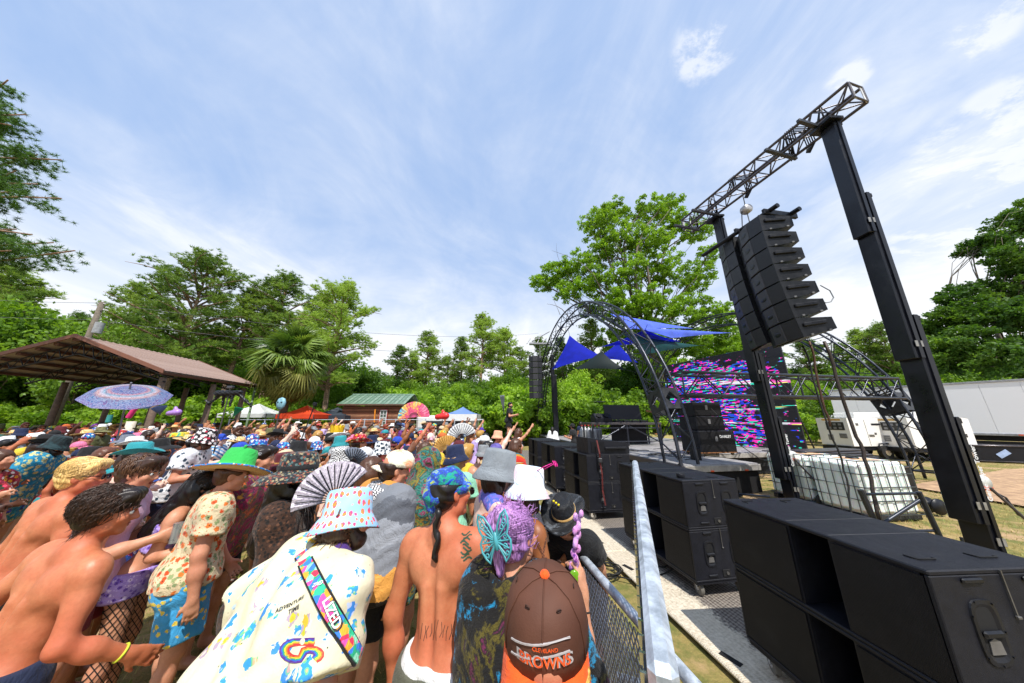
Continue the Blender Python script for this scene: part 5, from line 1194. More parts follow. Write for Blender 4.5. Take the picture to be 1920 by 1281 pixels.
for i in range(nrs): link('roof_sheet', rme, GR[i % 2], ca, Matrix.Translation((-.35 + w * (i + .5), CDp + .45, CH + .02)) @ Matrix.Rotation(R(180), 4, 'Z') @ Matrix.Rotation(R(23), 4, 'X'))
m = MB(); m.bbox((CW / 2, 1.62, CH + .87), (CW + .7, .16, .05), .01); m.build('ridge_cap', mat('cabin_ridge', '#8fae9c', .5), ca); m = MB(); m.bbox((CW / 2, -.36, CH + .0), (CW + .72, .03, .10), .005); m.build('fascia', mat('cabin_fascia', '#5a3a2c', .7), ca)
m = MB(); m.bbox((3.0, -.25, 2.0), (.10, .05, 1.25), .01, M3=Matrix.Rotation(R(-4), 3, 'Y')); m.build('orange_board', mat('orange_board', '#e0881c', .6), ca)

# ================================================================== tents and canopies
def canopy(c, w, h_eave, h_top, label, cc, ang=0, valance=.25, legs=True, lm=None):
    r_ = empty('pop_up_canopy', (c[0], c[1], 0), ang, label, 'canopy', 'pop-up canopies beyond the crowd'); mt = cloth('canopy_' + str(cc), lin(cc), .25); a = w / 2
    top = Vector((0, 0, h_top)); m = MB(); n = 8
    for s_ in range(4):
        p = [Vector((math.cos(R(45 + 90 * (s_ + k))) * a * 1.414, math.sin(R(45 + 90 * (s_ + k))) * a * 1.414, h_eave)) for k in (0, 1)]; V = []; F_ = []
        for i in range(n + 1):
            for j in range(n + 1): e = p[0].lerp(p[1], j / n); q = top.lerp(e, i / n); q.z -= .18 * math.sin(math.pi * i / n) * (1 - .5 * abs(j / n - .5) * 2); V.append(q)
        for i in range(n):
            for j in range(n): F_.append((i * (n + 1) + j, (i + 1) * (n + 1) + j, (i + 1) * (n + 1) + j + 1, i * (n + 1) + j + 1))
        m2 = MB(); m2.add(V, F_, True); m2.build('roof_panel', mt, r_); m2 = MB(); m2.add([p[0], p[1], p[1] - Vector((0, 0, valance)), p[0] - Vector((0, 0, valance))], [(0, 1, 2, 3)]); m2.build('valance', mt if lm is None else lm, r_)
        bar('leg', (p[0].x, p[0].y, 0), p[0], .025, ALU, r_)
    return r_
def zat(y, d): return W(960, y, d).z
p = W(482, 775, 21); canopy((p.x, p.y), 2.9, zat(776, 20), zat(757, 21), 'white peaked canopy behind the green shelter post', '#e4e8ea', R(10))
p = W(574, 775, 18.5); canopy((p.x, p.y), 2.15, zat(777, 17.5), zat(760, 18.5), 'orange-red peaked canopy beside the cabin', '#e04a20', R(5))
p = W(632, 775, 20.5); canopy((p.x, p.y), 2.6, zat(779, 19.5), zat(764, 20.5), 'dark grey canopy tucked against the cabin wall', '#3c4450', R(0))
p = W(868, 775, 21.5); canopy((p.x, p.y), 2.4, zat(777, 21), zat(763, 21.5), 'blue and white peaked canopy in the middle distance', '#6f8fc8', R(0), .45, lm=WHITE)
# dome tents
def dome(p, r, h, label, c1, c2):
    r_ = empty('dome_tent', p, .3, label, 'tent'); m = MB(); n = 10; V = []; F_ = []
    for k, (a0, a1, c) in enumerate(((0, .5, c1), (.5, 1, c1))):
        m = MB(); V = []; F_ = []
        for i in range(n + 1):
            for j in range(n + 1):
                th = math.pi * (a0 + (a1 - a0) * j / n); ph = math.pi * i / n; V.append(Vector((r * math.cos(ph), r * .8 * math.cos(th) * math.sin(ph), h * math.sin(th) * math.sin(ph))))
        F_ = [(i * (n + 1) + j, (i + 1) * (n + 1) + j, (i + 1) * (n + 1) + j + 1, i * (n + 1) + j + 1) for i in range(n) for j in range(n)]; m.add(V, F_, True); m.build('tent_panel', cloth('tent_' + str(c), lin(c), .4), r_)
    m = MB(); m.path([(r * math.cos(a), -.0, h * 1.01 * math.sin(a)) for a in np.linspace(0, math.pi, 14)], .02, 5); m.path([(0, r * .81 * math.cos(a), h * 1.01 * math.sin(a)) for a in np.linspace(0, math.pi, 14)], .02, 5); m.build('pole', BLACK, r_)
    m = MB(); m.add([Vector((-.1 * r, -r * .70, h * .45)), Vector((.45 * r, -r * .62, h * .15)), Vector((.3 * r, -r * .56, h * .52)), Vector((.0, -r * .55, h * .62))], [(0, 1, 2, 3)]); m.build('door_flap', mat('tent_flap_dark', '#4e5f4a', .8), r_)  # darker grey-green patch at the tent door
p = W(1082, 788, 29); dome((p.x, p.y, p.z), 1.6, 1.25, 'pale green dome tent behind the stage', '#a9cf78', '#ddd')
p = W(1128, 788, 30); dome((p.x, p.y, p.z), 1.4, 1.15, 'second green dome tent behind the riser', '#9cc470', '#ddd')
# portable toilets and covered trailers
def toilet(p, w, h, label, c, top):
    r_ = empty('portable_toilet', p, .1, label, 'toilet', 'portable toilets by the far arch foot'); m = MB(); m.bbox((0, 0, h / 2), (w, w, h), .04); m.build('body', mat('toilet_' + c, c, .5, 0, .1), r_)
    m = MB(); m.bbox((0, -w / 2 - .01, h * .48), (w * .72, .03, h * .85), .01); d_ = m.build('door', mat('toilet_door_' + c, c, .4, 0, .1), r_); m = MB(); m.box((w * .25, -w / 2 - .04, h * .5), (.05, .03, .16)); m.build('handle', BLACK, d_)
    for k in range(3): m = MB(); m.box((0, -w / 2 - .03, h * (.72 + .05 * k)), (w * .4, .02, .03)); m.build('slat', BLACK, r_)
    m = MB(); n = 8; m.prism([(math.cos(a) * w * .54, -w * .54, h + math.sin(a) * .3) for a in np.linspace(0, math.pi, n)], (0, w * 1.08, 0)); m.build('roof', mat('toilet_roof_' + top, top, .5), r_)
for (x, lab, c, top) in ((980, 'grey portable toilet, leftmost, with pale roof', '#8a9298', '#dfe6ea'), (1000, 'grey portable toilet next to the far speaker column', '#9aa2a8', '#e6ecee'), (1021, 'blue portable toilet behind the far arch foot', '#2f6fb0', '#dfe6ea'), (1042, 'blue portable toilet right of the far tower', '#2a68ac', '#e2e8ea')):
    p = W(x, 800, 26); toilet((p.x, p.y, 0), 1.0, 1.9, lab, c, top)
# low wire fence and white van tops behind the crowd
ff = empty('wire_fence', W(430, 790, 17.2) * 1, 0, 'low wire fence running in front of the cabin', 'fence'); fo = ff.location.copy(); ff.location.z = 0; fo.z = 0
a = W(430, 790, 17.0); b = W(905, 790, 19.5); a.z = b.z = 0
for z in (.4, .9, 1.4, 1.95): bar('wire', a - fo + Vector((0, 0, z)), b - fo + Vector((0, 0, z)), .02, GALV, ff, 5)
for i in range(9): q = a.lerp(b, i / 8) - fo; bar('post', q, q + Vector((0, 0, 2.0)), .035, GALV, ff, 6)
vp = W(842, 790, 23); vr = empty('camper_van', (vp.x, vp.y, 0), 0, 'white camper van roof beside the blue canopy', 'van')
m = MB(); m.bbox((0, 0, 1.35), (4.6, 1.9, 1.8), .18); m.build('body', WHITE, vr); m = MB(); m.box((0, -.96, 1.6), (3.4, .03, .5)); m.build('side_window', mat('car_glass', (.03, .035, .04), .08), vr)
for x in (-1.4, 1.4): m = MB(); m.tube((x, -.96, .33), (x, -.7, .33), .33, 16); m.build('wheel', RUBBER, vr)
# ================================================================== people: implicit surfaces turned into meshes
def vec(*a): return np.array(a, np.float64)
def nrmz(a): a = np.asarray(a, float); return a / (np.linalg.norm(a) + 1e-12)
class Field:
    """union of rounded primitives, blended, meshed with surface nets"""
    def __init__(s): s.p = []; s.cuts = []; s.disp = None
    def cap(s, a, b, ra, rb=None, k=.03, flat=None, clip=None):
        rb = ra if rb is None else rb; s.p.append(('c', np.array(a, float), np.array(b, float), ra, rb, k, flat, clip)); return s
    def ell(s, c, r, Rm=None, k=.03, clip=None):
        s.p.append(('e', np.array(c, float), np.array(r, float), np.eye(3) if Rm is None else np.array(Rm, float), 0, k, None, clip)); return s
    def sub(s, c, r, Rm=None, k=.01): s.cuts.append((np.array(c, float), np.array(r, float), np.eye(3) if Rm is None else np.array(Rm, float), k)); return s
    def mesh(s, name, h=.01, grow=0.0, planes=(), smooth=True):
        lo = np.full(3, 1e9); hi = -lo
        for q in s.p:
            if q[0] == 'c': m = max(q[3], q[4]) + grow; l = np.minimum(q[1], q[2]) - m; u = np.maximum(q[1], q[2]) + m
            else: m = q[2].max() + grow; l = q[1] - m; u = q[1] + m
            lo = np.minimum(lo, l); hi = np.maximum(hi, u)
        lo -= 3 * h + .02; hi += 3 * h + .02; n = np.ceil((hi - lo) / h).astype(int) + 1
        ax = [(lo[i] + h * np.arange(n[i])).astype(np.float32) for i in range(3)]; F = np.full(n, .2, np.float32)
        for q in s.p:
            k = q[5]; mg = k + .035 + grow
            if q[0] == 'c': m = max(q[3], q[4]) + mg; l = np.minimum(q[1], q[2]) - m; u = np.maximum(q[1], q[2]) + m
            else: m = q[2].max() + mg; l = q[1] - m; u = q[1] + m
            i0 = np.clip(((l - lo) / h).astype(int), 0, n); i1 = np.clip(((u - lo) / h).astype(int) + 2, 0, n); sl = tuple(slice(i0[i], i1[i]) for i in range(3))
            X, Y, Zz = np.meshgrid(ax[0][sl[0]], ax[1][sl[1]], ax[2][sl[2]], indexing='ij', sparse=True)
            if q[0] == 'c':
                a, b = q[1], q[2]; ba = b - a
                if q[6] is not None:
                    c0, fx, fs = q[6]; fx = np.asarray(fx); dd = (X - c0[0]) * fx[0] + (Y - c0[1]) * fx[1] + (Zz - c0[2]) * fx[2]; g = dd * (1 / fs - 1); X = X + g * fx[0]; Y = Y + g * fx[1]; Zz = Zz + g * fx[2]
                px, py, pz = X - a[0], Y - a[1], Zz - a[2]; L2 = max(ba @ ba, 1e-9); t = np.clip((px * ba[0] + py * ba[1] + pz * ba[2]) / L2, 0, 1)
                d = np.sqrt((px - ba[0] * t) ** 2 + (py - ba[1] * t) ** 2 + (pz - ba[2] * t) ** 2) - (q[3] + (q[4] - q[3]) * t) - grow
                if q[6] is not None: d = d * (.5 + .5 * q[6][2])
            else:
                c, r, Rm = q[1], q[2] + grow, q[3]; px, py, pz = X - c[0], Y - c[1], Zz - c[2]
                u = [(px * Rm[0, i] + py * Rm[1, i] + pz * Rm[2, i]) / r[i] for i in range(3)]; k0 = np.sqrt(u[0] ** 2 + u[1] ** 2 + u[2] ** 2); k1 = np.sqrt((u[0] / r[0]) ** 2 + (u[1] / r[1]) ** 2 + (u[2] / r[2]) ** 2) + 1e-6; d = k0 * (k0 - 1) / k1
            if q[7] is not None: pn, pd = q[7]; pn = np.asarray(pn); d = np.maximum(d, X * pn[0] + Y * pn[1] + Zz * pn[2] - pd)
            A = F[sl]; hh = np.maximum(k - np.abs(A - d), 0) / k; F[sl] = np.minimum(A, d) - hh * hh * k * .25
        for (c, r, Rm, k) in s.cuts:
            m = r.max() + .04; l = c - m; u = c + m; i0 = np.clip(((l - lo) / h).astype(int), 0, n); i1 = np.clip(((u - lo) / h).astype(int) + 2, 0, n); sl = tuple(slice(i0[i], i1[i]) for i in range(3))
            if any(i1 <= i0): continue
            X, Y, Zz = np.meshgrid(ax[0][sl[0]], ax[1][sl[1]], ax[2][sl[2]], indexing='ij', sparse=True); px, py, pz = X - c[0], Y - c[1], Zz - c[2]
            u = [(px * Rm[0, i] + py * Rm[1, i] + pz * Rm[2, i]) / r[i] for i in range(3)]; k0 = np.sqrt(u[0] ** 2 + u[1] ** 2 + u[2] ** 2); k1 = np.sqrt((u[0] / r[0]) ** 2 + (u[1] / r[1]) ** 2 + (u[2] / r[2]) ** 2) + 1e-6; d = -k0 * (k0 - 1) / k1
            A = F[sl]; hh = np.maximum(k - np.abs(A - d), 0) / k; F[sl] = np.maximum(A, d) + hh * hh * k * .25
        if s.disp is not None or planes:
            X, Y, Zz = np.meshgrid(*ax, indexing='ij', sparse=True)
            if s.disp is not None: F += s.disp(X, Y, Zz).astype(np.float32)
            for (pn, pd) in planes: F = np.maximum(F, (X * pn[0] + Y * pn[1] + Zz * pn[2] - pd).astype(np.float32))
        return surface_nets(name, F, lo, h, smooth)
def surface_nets(name, F, lo, h, smooth=True):
    S_ = F < 0; a = S_[:-1, :-1, :-1]; allv = a.copy(); anyv = a.copy()
    offs = [(i, j, k) for i in (0, 1) for j in (0, 1) for k in (0, 1)]; nx, ny, nz = F.shape
    for (i, j, k) in offs[1:]:
        b = S_[i:nx - 1 + i, j:ny - 1 + j, k:nz - 1 + k]; allv &= b; anyv |= b
    I, J, K = np.nonzero(anyv & ~allv); N = len(I); vals = {o: F[I + o[0], J + o[1], K + o[2]] for o in offs}
    acc = np.zeros((N, 3)); cnt = np.zeros(N)
    for o in offs:
        for axi in range(3):
            if o[axi]: continue
            p = list(o); p[axi] = 1; p = tuple(p); v0, v1 = vals[o], vals[p]; m = (v0 < 0) != (v1 < 0); t = np.where(m, v0 / np.where(m, v0 - v1, 1), 0)
            for c in range(3): acc[:, c] += m * (o[c] + (t if c == axi else 0))
            cnt += m
    V = lo + h * (np.stack([I, J, K], 1) + acc / cnt[:, None]); idx = np.full((nx - 1, ny - 1, nz - 1), -1, np.int64); idx[I, J, K] = np.arange(N); Q = []
    for axi in range(3):
        sl0 = [slice(1, -1)] * 3; sl1 = [slice(1, -1)] * 3; sl0[axi] = slice(0, -1); sl1[axi] = slice(1, None); e0 = S_[tuple(sl0)]; e1 = S_[tuple(sl1)]; D = np.nonzero(e0 != e1); pos = e0[D]
        base = [D[c] + (0 if c == axi else 1) for c in range(3)]; b, c = (axi + 1) % 3, (axi + 2) % 3
        def g(db, dc): q = [x.copy() for x in base]; q[b] = q[b] + db; q[c] = q[c] + dc; return idx[q[0], q[1], q[2]]
        quad = np.stack([g(-1, -1), g(0, -1), g(0, 0), g(-1, 0)], 1); quad[~pos] = quad[~pos][:, ::-1]; Q.append(quad)
    Q = np.concatenate(Q); Q = Q[(Q >= 0).all(1)]; return npmesh(name, V, Q, smooth)
def Rz3(a): c, s = math.cos(a), math.sin(a); return np.array([[c, -s, 0], [s, c, 0], [0, 0, 1]])
def Rx3(a): c, s = math.cos(a), math.sin(a); return np.array([[1, 0, 0], [0, c, -s], [0, s, c]])
def Ry3(a): c, s = math.cos(a), math.sin(a); return np.array([[c, 0, s], [0, 1, 0], [-s, 0, c]])

class Rig:
    """X right, Y forward, Z up; arms: ((upper dir), (fore dir)) in the chest frame"""
    def __init__(s, sex='m', lean=0, side=0, twist=0, hyaw=0, hpitch=0, larm=((-.2, 0, -1), (0, .15, -1)), rarm=((.2, 0, -1), (0, .15, -1)), scale=1.0, build=1.0, lhand=None, rhand=None, curl=.5):
        s.sex = sex; s.sc = scale; s.b = build; f = sex == 'f'; s.f = f; s.curl = curl
        s.pel = vec(0, 0, .95); Rm = Rz3(R(-twist)) @ Rx3(R(-lean)) @ Ry3(R(side)); s.Rc = Rm
        C = lambda *p: s.pel + Rm @ (np.array(p) - s.pel); s.C = C
        s.shw = (.155 if f else .185) * (.5 + .5 * build); s.neck = C(0, -.015, 1.455); s.chest = C(0, .005, 1.27); s.waist = C(0, .01, 1.08)
        s.sh = [C(-s.shw, -.01, 1.405), C(s.shw, -.01, 1.405)]
        s.Rh = Rm @ Rz3(R(-hyaw)) @ Rx3(R(lean * .75 - hpitch)); s.hd = s.neck + Rm @ vec(0, .01, .05) + s.Rh @ vec(0, .025, .115)
        ul, fl = (.27, .245) if f else (.30, .27); s.el = []; s.wr = []; s.hdir = []; s.hup = []
        for i, (u, w) in enumerate((larm, rarm)):
            e = s.sh[i] + Rm @ nrmz(u) * ul; wv = Rm @ nrmz(w); s.el.append(e); s.wr.append(e + wv * fl); s.hdir.append(wv)
        s.hip = [vec(-.088, 0, .91), vec(.088, 0, .91)]; s.kn = [vec(-.11, .03, .50), vec(.11, .02, .50)]; s.an = [vec(-.12, -.01, .08), vec(.12, -.01, .08)]
    def H(s, *p): return s.hd + s.Rh @ np.array(p, float)
    def torso(s, F, g=0.0, k=.06, low=True, chest=True):
        b = s.b; fx = s.Rc[:, 1]; fl = lambda c, q: (c, fx, q); C = s.C
        if s.f:
            F.cap(C(-.085, 0, 1.33), C(.085, 0, 1.33), .088 * b + g, k=k, flat=fl(C(0, 0, 1.33), .80)); F.cap(C(0, .0, 1.27), C(0, .01, 1.08), .112 * b + g, .098 * b + g, k, fl(C(0, 0, 1.2), .74))
            F.cap(s.waist, C(0, 0, .97), .105 * b + g, .125 * b + g, k, fl(s.waist, .78))
            if chest:
                for i in (-1, 1): F.ell(C(i * .068, .082 * b, 1.245), (.055 * b + g, .055 * b + g, .058 * b + g), s.Rc, .04)
        else:
            F.cap(C(-.11, -.005, 1.335), C(.11, -.005, 1.335), .098 * b + g, k=k, flat=fl(C(0, 0, 1.33), .82)); F.cap(C(0, 0, 1.27), C(0, .01, 1.07), .145 * b + g, .122 * b + g, k, fl(C(0, 0, 1.2), .70))
            F.cap(s.waist, C(0, 0, .97), .125 * b + g, .132 * b + g, k, fl(s.waist, .76))
            if chest:
                for i in (-1, 1): F.ell(C(i * .078, .062, 1.30), (.085 + g, .045 + g, .06 + g), s.Rc, .04)
                for i in (-1, 1): F.ell(C(i * .088, -.070, 1.325), (.062 + g, .035 + g, .085 + g), s.Rc @ Ry3(R(12 * i)), .03)     # shoulder blades
                for i in (-1, 1): F.cap(C(i * .040, -.080, 1.24), C(i * .040, -.078, 1.0), .030 + g, .032 + g, .03)
                if g == 0: F.sub(C(0, -.125, 1.20), (.014, .030, .20), s.Rc, .03); F.sub(C(0, -.118, 1.36), (.010, .018, .07), s.Rc, .03)
        F.cap(s.neck + s.Rc @ vec(0, 0, -.02), (s.sh[0] * .8 + s.neck * .2) + s.Rc @ vec(0, 0, .005), .052 + g, .048 + g, k=.05); F.cap(s.neck + s.Rc @ vec(0, 0, -.02), (s.sh[1] * .8 + s.neck * .2) + s.Rc @ vec(0, 0, .005), .052 + g, .048 + g, k=.05)
        if low: F.cap((-.075, -.01, .925), (.075, -.01, .925), .105 * b + g, k=k)
        if low:
            for i in (-1, 1): F.ell((i * .075, -.055, .90), (.085 * b + g, .08 * b + g, .085 * b + g), None, .04)
    def arm(s, F, i, g=0.0, upto=2.0, k=.035, clip=True):
        m = (.9 if s.f else 1.06) * (.7 + .3 * s.b); a, b, c = s.sh[i], s.el[i], s.wr[i]; d1 = nrmz(b - a); d2 = nrmz(c - b)
        if upto >= 1:
            F.ell(a + d1 * .03, (.058 * m + g,) * 3, None, k); F.cap(a, b, .050 * m + g, .040 * m + g, k); F.ell(a + d1 * .13 + s.Rc[:, 1] * .01, (.045 * m + g,) * 2 + (.075,), basis_np(d1), .03)
        else:
            e = a + (b - a) * upto; F.ell(a + d1 * .03, (.060 * m + g,) * 3, None, k, (d1, float(d1 @ e))); F.cap(a, e + d1 * .03, .053 * m + g, .052 * m + g * 1.25, k, None, (d1, float(d1 @ e)))
        if upto > 1:
            if upto >= 2: e = c
            else: e = b + (c - b) * (upto - 1)
            F.cap(b, b + (e - b) * .45, .039 * m + g, .041 * m + g, .03, None); F.cap(b + (e - b) * .4, e, .041 * m + g, (.026 if upto >= 2 else .034) * m + g, .03, None, None if upto >= 2 else (d2, float(d2 @ e)))
    def hand(s, F, i, curl=None, big=1.0, spread=.22):
        curl = s.curl if curl is None else curl; w, d = s.wr[i], s.hdir[i]; side = s.Rc[:, 0] * (1 if i else -1); up = nrmz(np.cross(side, d)); side = nrmz(np.cross(d, up)); pal = -side if True else side
        # palm plane spanned by d and up; fingers curl towards pal
        B = np.stack([up, pal, d], 1); F.ell(w + d * .05, (.040 * big, .017 * big, .050), B, .012); F.cap(w, w + d * .02, .026, .026, .02)
        for j, (o, L) in enumerate(((-.030, .062), (-.010, .074), (.011, .070), (.030, .055))):
            p0 = w + d * .085 + up * o; ca, cb = curl * .7, curl * 1.7; f = nrmz(d + up * o * spread * 14); d1 = nrmz(f * math.cos(ca) + pal * math.sin(ca)); d2 = nrmz(f * math.cos(cb) + pal * math.sin(cb)); p1 = p0 + d1 * L * .55; p2 = p1 + d2 * L * .55
            F.cap(p0 - d * .02, p1, .0098 * big, .0092 * big, .006); F.cap(p1, p2, .0092 * big, .0080 * big, .006)
        t0 = w + d * .025 - up * .026; t1 = t0 - up * .026 + d * .026 + pal * .012; F.cap(t0, t1, .0145 * big, .011 * big, .012); F.cap(t1, t1 + nrmz(d * .8 - up * .3 + pal * .4) * .034, .0105 * big, .0088 * big, .006)
    def head(s, F, detail=True):
        H = s.H; R_ = s.Rh; m = .96 if s.f else 1.0
        F.cap(s.neck - s.Rc[:, 2] * .03, H(0, -.015, -.05), .056 if not s.f else .047, .054 if not s.f else .046, .04)
        F.ell(H(0, -.018, .035), (.076 * m, .094 * m, .085 * m), R_, .03); F.ell(H(0, .026, -.030), (.060 * m, .062 * m, .078 * m), R_, .035); F.cap(H(-.038, .02, -.068), H(.038, .02, -.068), .026, k=.03); F.cap(H(-.012, .070, -.086), H(.012, .070, -.086), .019, k=.022)
        for i in (-1, 1): F.ell(H(i * .080 * m, -.005, -.008), (.010, .021, .033), R_ @ Rz3(R(i * 20)), .010)
        F.cap(H(-.034, .076, .026), H(.034, .076, .026), .013, k=.02); F.cap(H(0, .086, .020), H(0, .107, -.018), .009, .013, .014); F.cap(H(-.011, .094, -.023), H(.011, .094, -.023), .010, k=.010)
        for i in (-1, 1): F.ell(H(i * .045, .062, -.020), (.024, .020, .020), R_, .03)
        F.cap(H(-.020, .078, -.047), H(.020, .078, -.047), .0095, k=.010); F.cap(H(-.016, .077, -.059), H(.016, .077, -.059), .0098, k=.010)
        if detail:
            for i in (-1, 1): F.sub(H(i * .032, .092, .010), (.019, .014, .010), R_, .012)
            F.sub(H(0, .091, -.0525), (.020, .010, .0022), R_, .004)
            for i in (-1, 1): F.sub(H(i * .089, .004, -.006), (.008, .010, .017), R_, .006)
    def legs(s, F, g=0.0, upto=2.0, feet=True, k=.04):
        m = s.b
        for i in (0, 1):
            h, kn, an = s.hip[i], s.kn[i], s.an[i]
            if upto >= 1: F.cap(h, kn, .088 * m + g, .056 + g, k)
            else:
                e = h + (kn - h) * upto; F.cap(h, e, .088 * m + g, .080 * m + g, k, None, ((0, 0, -1), -e[2]))
            if upto > 1: e = kn + (an - kn) * (upto - 1); F.cap(kn, kn + (e - kn) * .35 + vec(0, -.015, 0), .054 + g, .055 + g, .03); F.cap(kn + (e - kn) * .3 + vec(0, -.015, 0), e, .054 + g, .036 + g, .03)
            if feet and upto >= 2: F.cap(an + vec(0, 0, -.035), an + vec(.01, .15, -.05), .042, .030, .03)
    def body(s, name='body', h=.012, hands=True, feet=True, curl=None, big=1.0):
        F = Field(); s.torso(F); s.legs(F, feet=feet); s.head(F, h < .011); s.arm(F, 0); s.arm(F, 1)
        if hands: s.hand(F, 0, curl, big); s.hand(F, 1, curl, big)
        return F.mesh(name, h)
    # ---------------- clothes
    def folds(s, amp, fz=14, seed=0, fx=38):
        rg = np.random.default_rng(seed); ph = rg.uniform(0, 6, 8); c = s.pel
        def f(X, Y, Z_):
            a = X * fx + Y * 9 + 2.2 * np.sin(Z_ * 7 + ph[0]); b = Y * fx - X * 11 + 2 * np.sin(Z_ * 6 + ph[1] + X * 5); d = (X - Y) * fx * .6 + Z_ * fz * 1.6
            return amp * (.42 * np.sin(a + ph[2]) + .36 * np.sin(b + ph[3]) + .34 * np.sin(d + ph[4]) + .2 * np.sin(Z_ * 60 + 12 * np.sin(X * 9) + 8 * Y))
        return f
    def tee(s, h=.012, sleeve=.55, hem=.86, g=.016, seed=0, amp=.006, neck=True, flare=.014):
        F = Field(); s.torso(F, g); s.arm(F, 0, g + .010, sleeve); s.arm(F, 1, g + .010, sleeve); F.cap((-.06, 0, .93), (.06, 0, .93), .125 * s.b + g + flare * .3, k=.06); F.cap((-.05, 0, hem), (.05, 0, hem), .115 * s.b + g + flare, k=.06)
        if neck: F.sub(s.neck + s.Rc @ vec(0, .01, .06), (.075, .078, .062), s.Rc, .008)
        F.disp = s.folds(amp, seed=seed); return F.mesh('shirt', h, .012, [((0, 0, -1), -hem)])
    def tank(s, h=.012, hem=.88, g=.012, seed=0, amp=.004, top=1.40, deep=True):
        F = Field(); s.torso(F, g, low=True); F.cap((-.05, 0, hem), (.05, 0, hem), .115 * s.b + g + .008, k=.06)
        F.sub(s.neck + s.Rc @ vec(0, .02, .02), (.085, .10, .085), s.Rc, .01)
        for i in (0, 1): F.sub(s.sh[i] + s.Rc @ vec(.015 * (1 if i else -1), 0, .0), (.062, .13, .115), s.Rc, .01)
        F.disp = s.folds(amp, seed=seed); return F.mesh('tank_top', h, .012, [((0, 0, -1), -hem)])
    def band(s, z0, z1, h=.010, g=.008, nm='bikini_top'):
        F = Field(); s.torso(F, g, low=False); up = s.Rc[:, 2]; P0 = s.C(0, 0, z0); P1 = s.C(0, 0, z1); return F.mesh(nm, h, .01, [(tuple(-up), float(-up @ P0)), (tuple(up), float(up @ P1))])
    def shorts(s, h=.012, upto=.62, top=1.01, g=.014, seed=0, nm='shorts', amp=.004):
        F = Field(); b = s.b; F.cap(s.waist, (0, 0, .97), .125 * b + g, .130 * b + g, .06, (s.waist, s.Rc[:, 1], .80)); F.cap((-.075, -.01, .925), (.075, -.01, .925), .108 * b + g, k=.06)
        for i in (-1, 1): F.ell((i * .075, -.055, .90), (.087 * b + g, .083 * b + g, .088 * b + g), None, .04)
        s.legs(F, g + .012, upto, False); F.disp = s.folds(amp, seed=seed); return F.mesh(nm, h, .01, [((0, 0, 1), top)])
    def skirt(s, h=.014, hem=.55, top=1.02, seed=0, nm='skirt', flare=.10, amp=.010):
        F = Field(); b = s.b; F.cap((-.04, 0, .97), (.04, 0, .97), .125 * b + .012, k=.05); F.cap((-.03, -.01, .95), (-.02, -.01, hem), .140 * b, .15 * b + flare, .06); F.cap((.03, -.01, .95), (.02, -.01, hem), .140 * b, .15 * b + flare, .06)
        F.disp = s.folds(amp, 3, seed, 30); return F.mesh(nm, h, .01, [((0, 0, 1), top), ((0, 0, -1), -hem)])
    def cape(s, h=.014, hem=.70, seed=0, nm='pashmina', amp=.014, flare=.06, hood=False, front=True, neckr=.055, wd=1.0):
        """cloth laid over both shoulders and hanging"""
        F = Field(); g = .028; s.torso(F, g + .01, low=True); s.arm(F, 0, g, 1.0); s.arm(F, 1, g, 1.0); F.cap(s.sh[0], s.C(-.24 * wd, -.02, 1.05), .08, .09, .10); F.cap(s.sh[1], s.C(.24 * wd, -.02, 1.05), .08, .09, .10)
        for x in (-.14 * wd, 0, .14 * wd): F.cap(s.C(x, -.03, 1.2), s.C(x * 1.3, -.05, hem + .05), .12, .13 + flare, .12)
        if not hood: F.sub(s.neck + s.Rc @ vec(0, .02, .07), (neckr + .03, neckr + .05, .09), s.Rc, .02)
        else: F.ell(s.H(0, -.025, .02), (.105, .115, .125), s.Rh, .06); F.cap(s.H(0, -.05, -.05), s.neck, .09, .11, .08); F.sub(s.H(0, .12, -.02), (.075, .11, .10), s.Rh, .02)
        F.disp = s.folds(amp, 5, seed, 26); return F.mesh(nm, h, .02, [((0, 0, -1), -hem)])
    def hair(s, kind='short', h=.010, seed=0, cut=None):
        F = Field(); H = s.H; rg = np.random.default_rng(seed)
        F.ell(H(0, -.030, .044), (.086, .098, .088), s.Rh, .02)
        if kind == 'short': F.ell(H(0, -.055, -.005), (.078, .062, .075), s.Rh, .03); F.cap(H(-.05, .05, .095), H(.05, .05, .095), .028, k=.03)
        if kind == 'bob' or kind == 'long': F.ell(H(0, -.05, -.03), (.090, .072, .105), s.Rh, .04); F.cap(H(-.06, .0, -.0), H(-.07, -.01, -.09), .035, .03, .03); F.cap(H(.06, .0, -.0), H(.07, -.01, -.09), .035, .03, .03)
        if kind == 'long': F.cap(H(0, -.07, -.04), s.C(0, -.10, 1.20), .08, .055, .05); F.cap(H(.03, -.07, -.05), s.C(.05, -.11, 1.25), .06, .04, .05)
        if kind == 'bun': F.ell(H(0, -.10, .09), (.045, .045, .045), s.Rh, .015); F.ell(H(0, -.05, -.01), (.078, .065, .07), s.Rh, .03)
        if kind == 'curly':
            F.ell(H(0, -.05, -.02), (.095, .08, .09), s.Rh, .03)
            for _ in range(46): d = nrmz(rg.normal(size=3)); d[1] = -abs(d[1]) * .9 + .15; F.ell(H(d[0] * .095, -.035 + d[1] * .1, .015 + d[2] * .095), (.024,) * 3, None, .012)
        F.sub(H(0, .098, -.012), (.062, .060, .078), s.Rh, .02)
        for i in (-1, 1): F.sub(H(i * .088, .012, -.018), (.022, .035, .040), s.Rh, .01)
        fr = [rg.normal(size=3) for _ in range(3)]
        inv = s.Rh
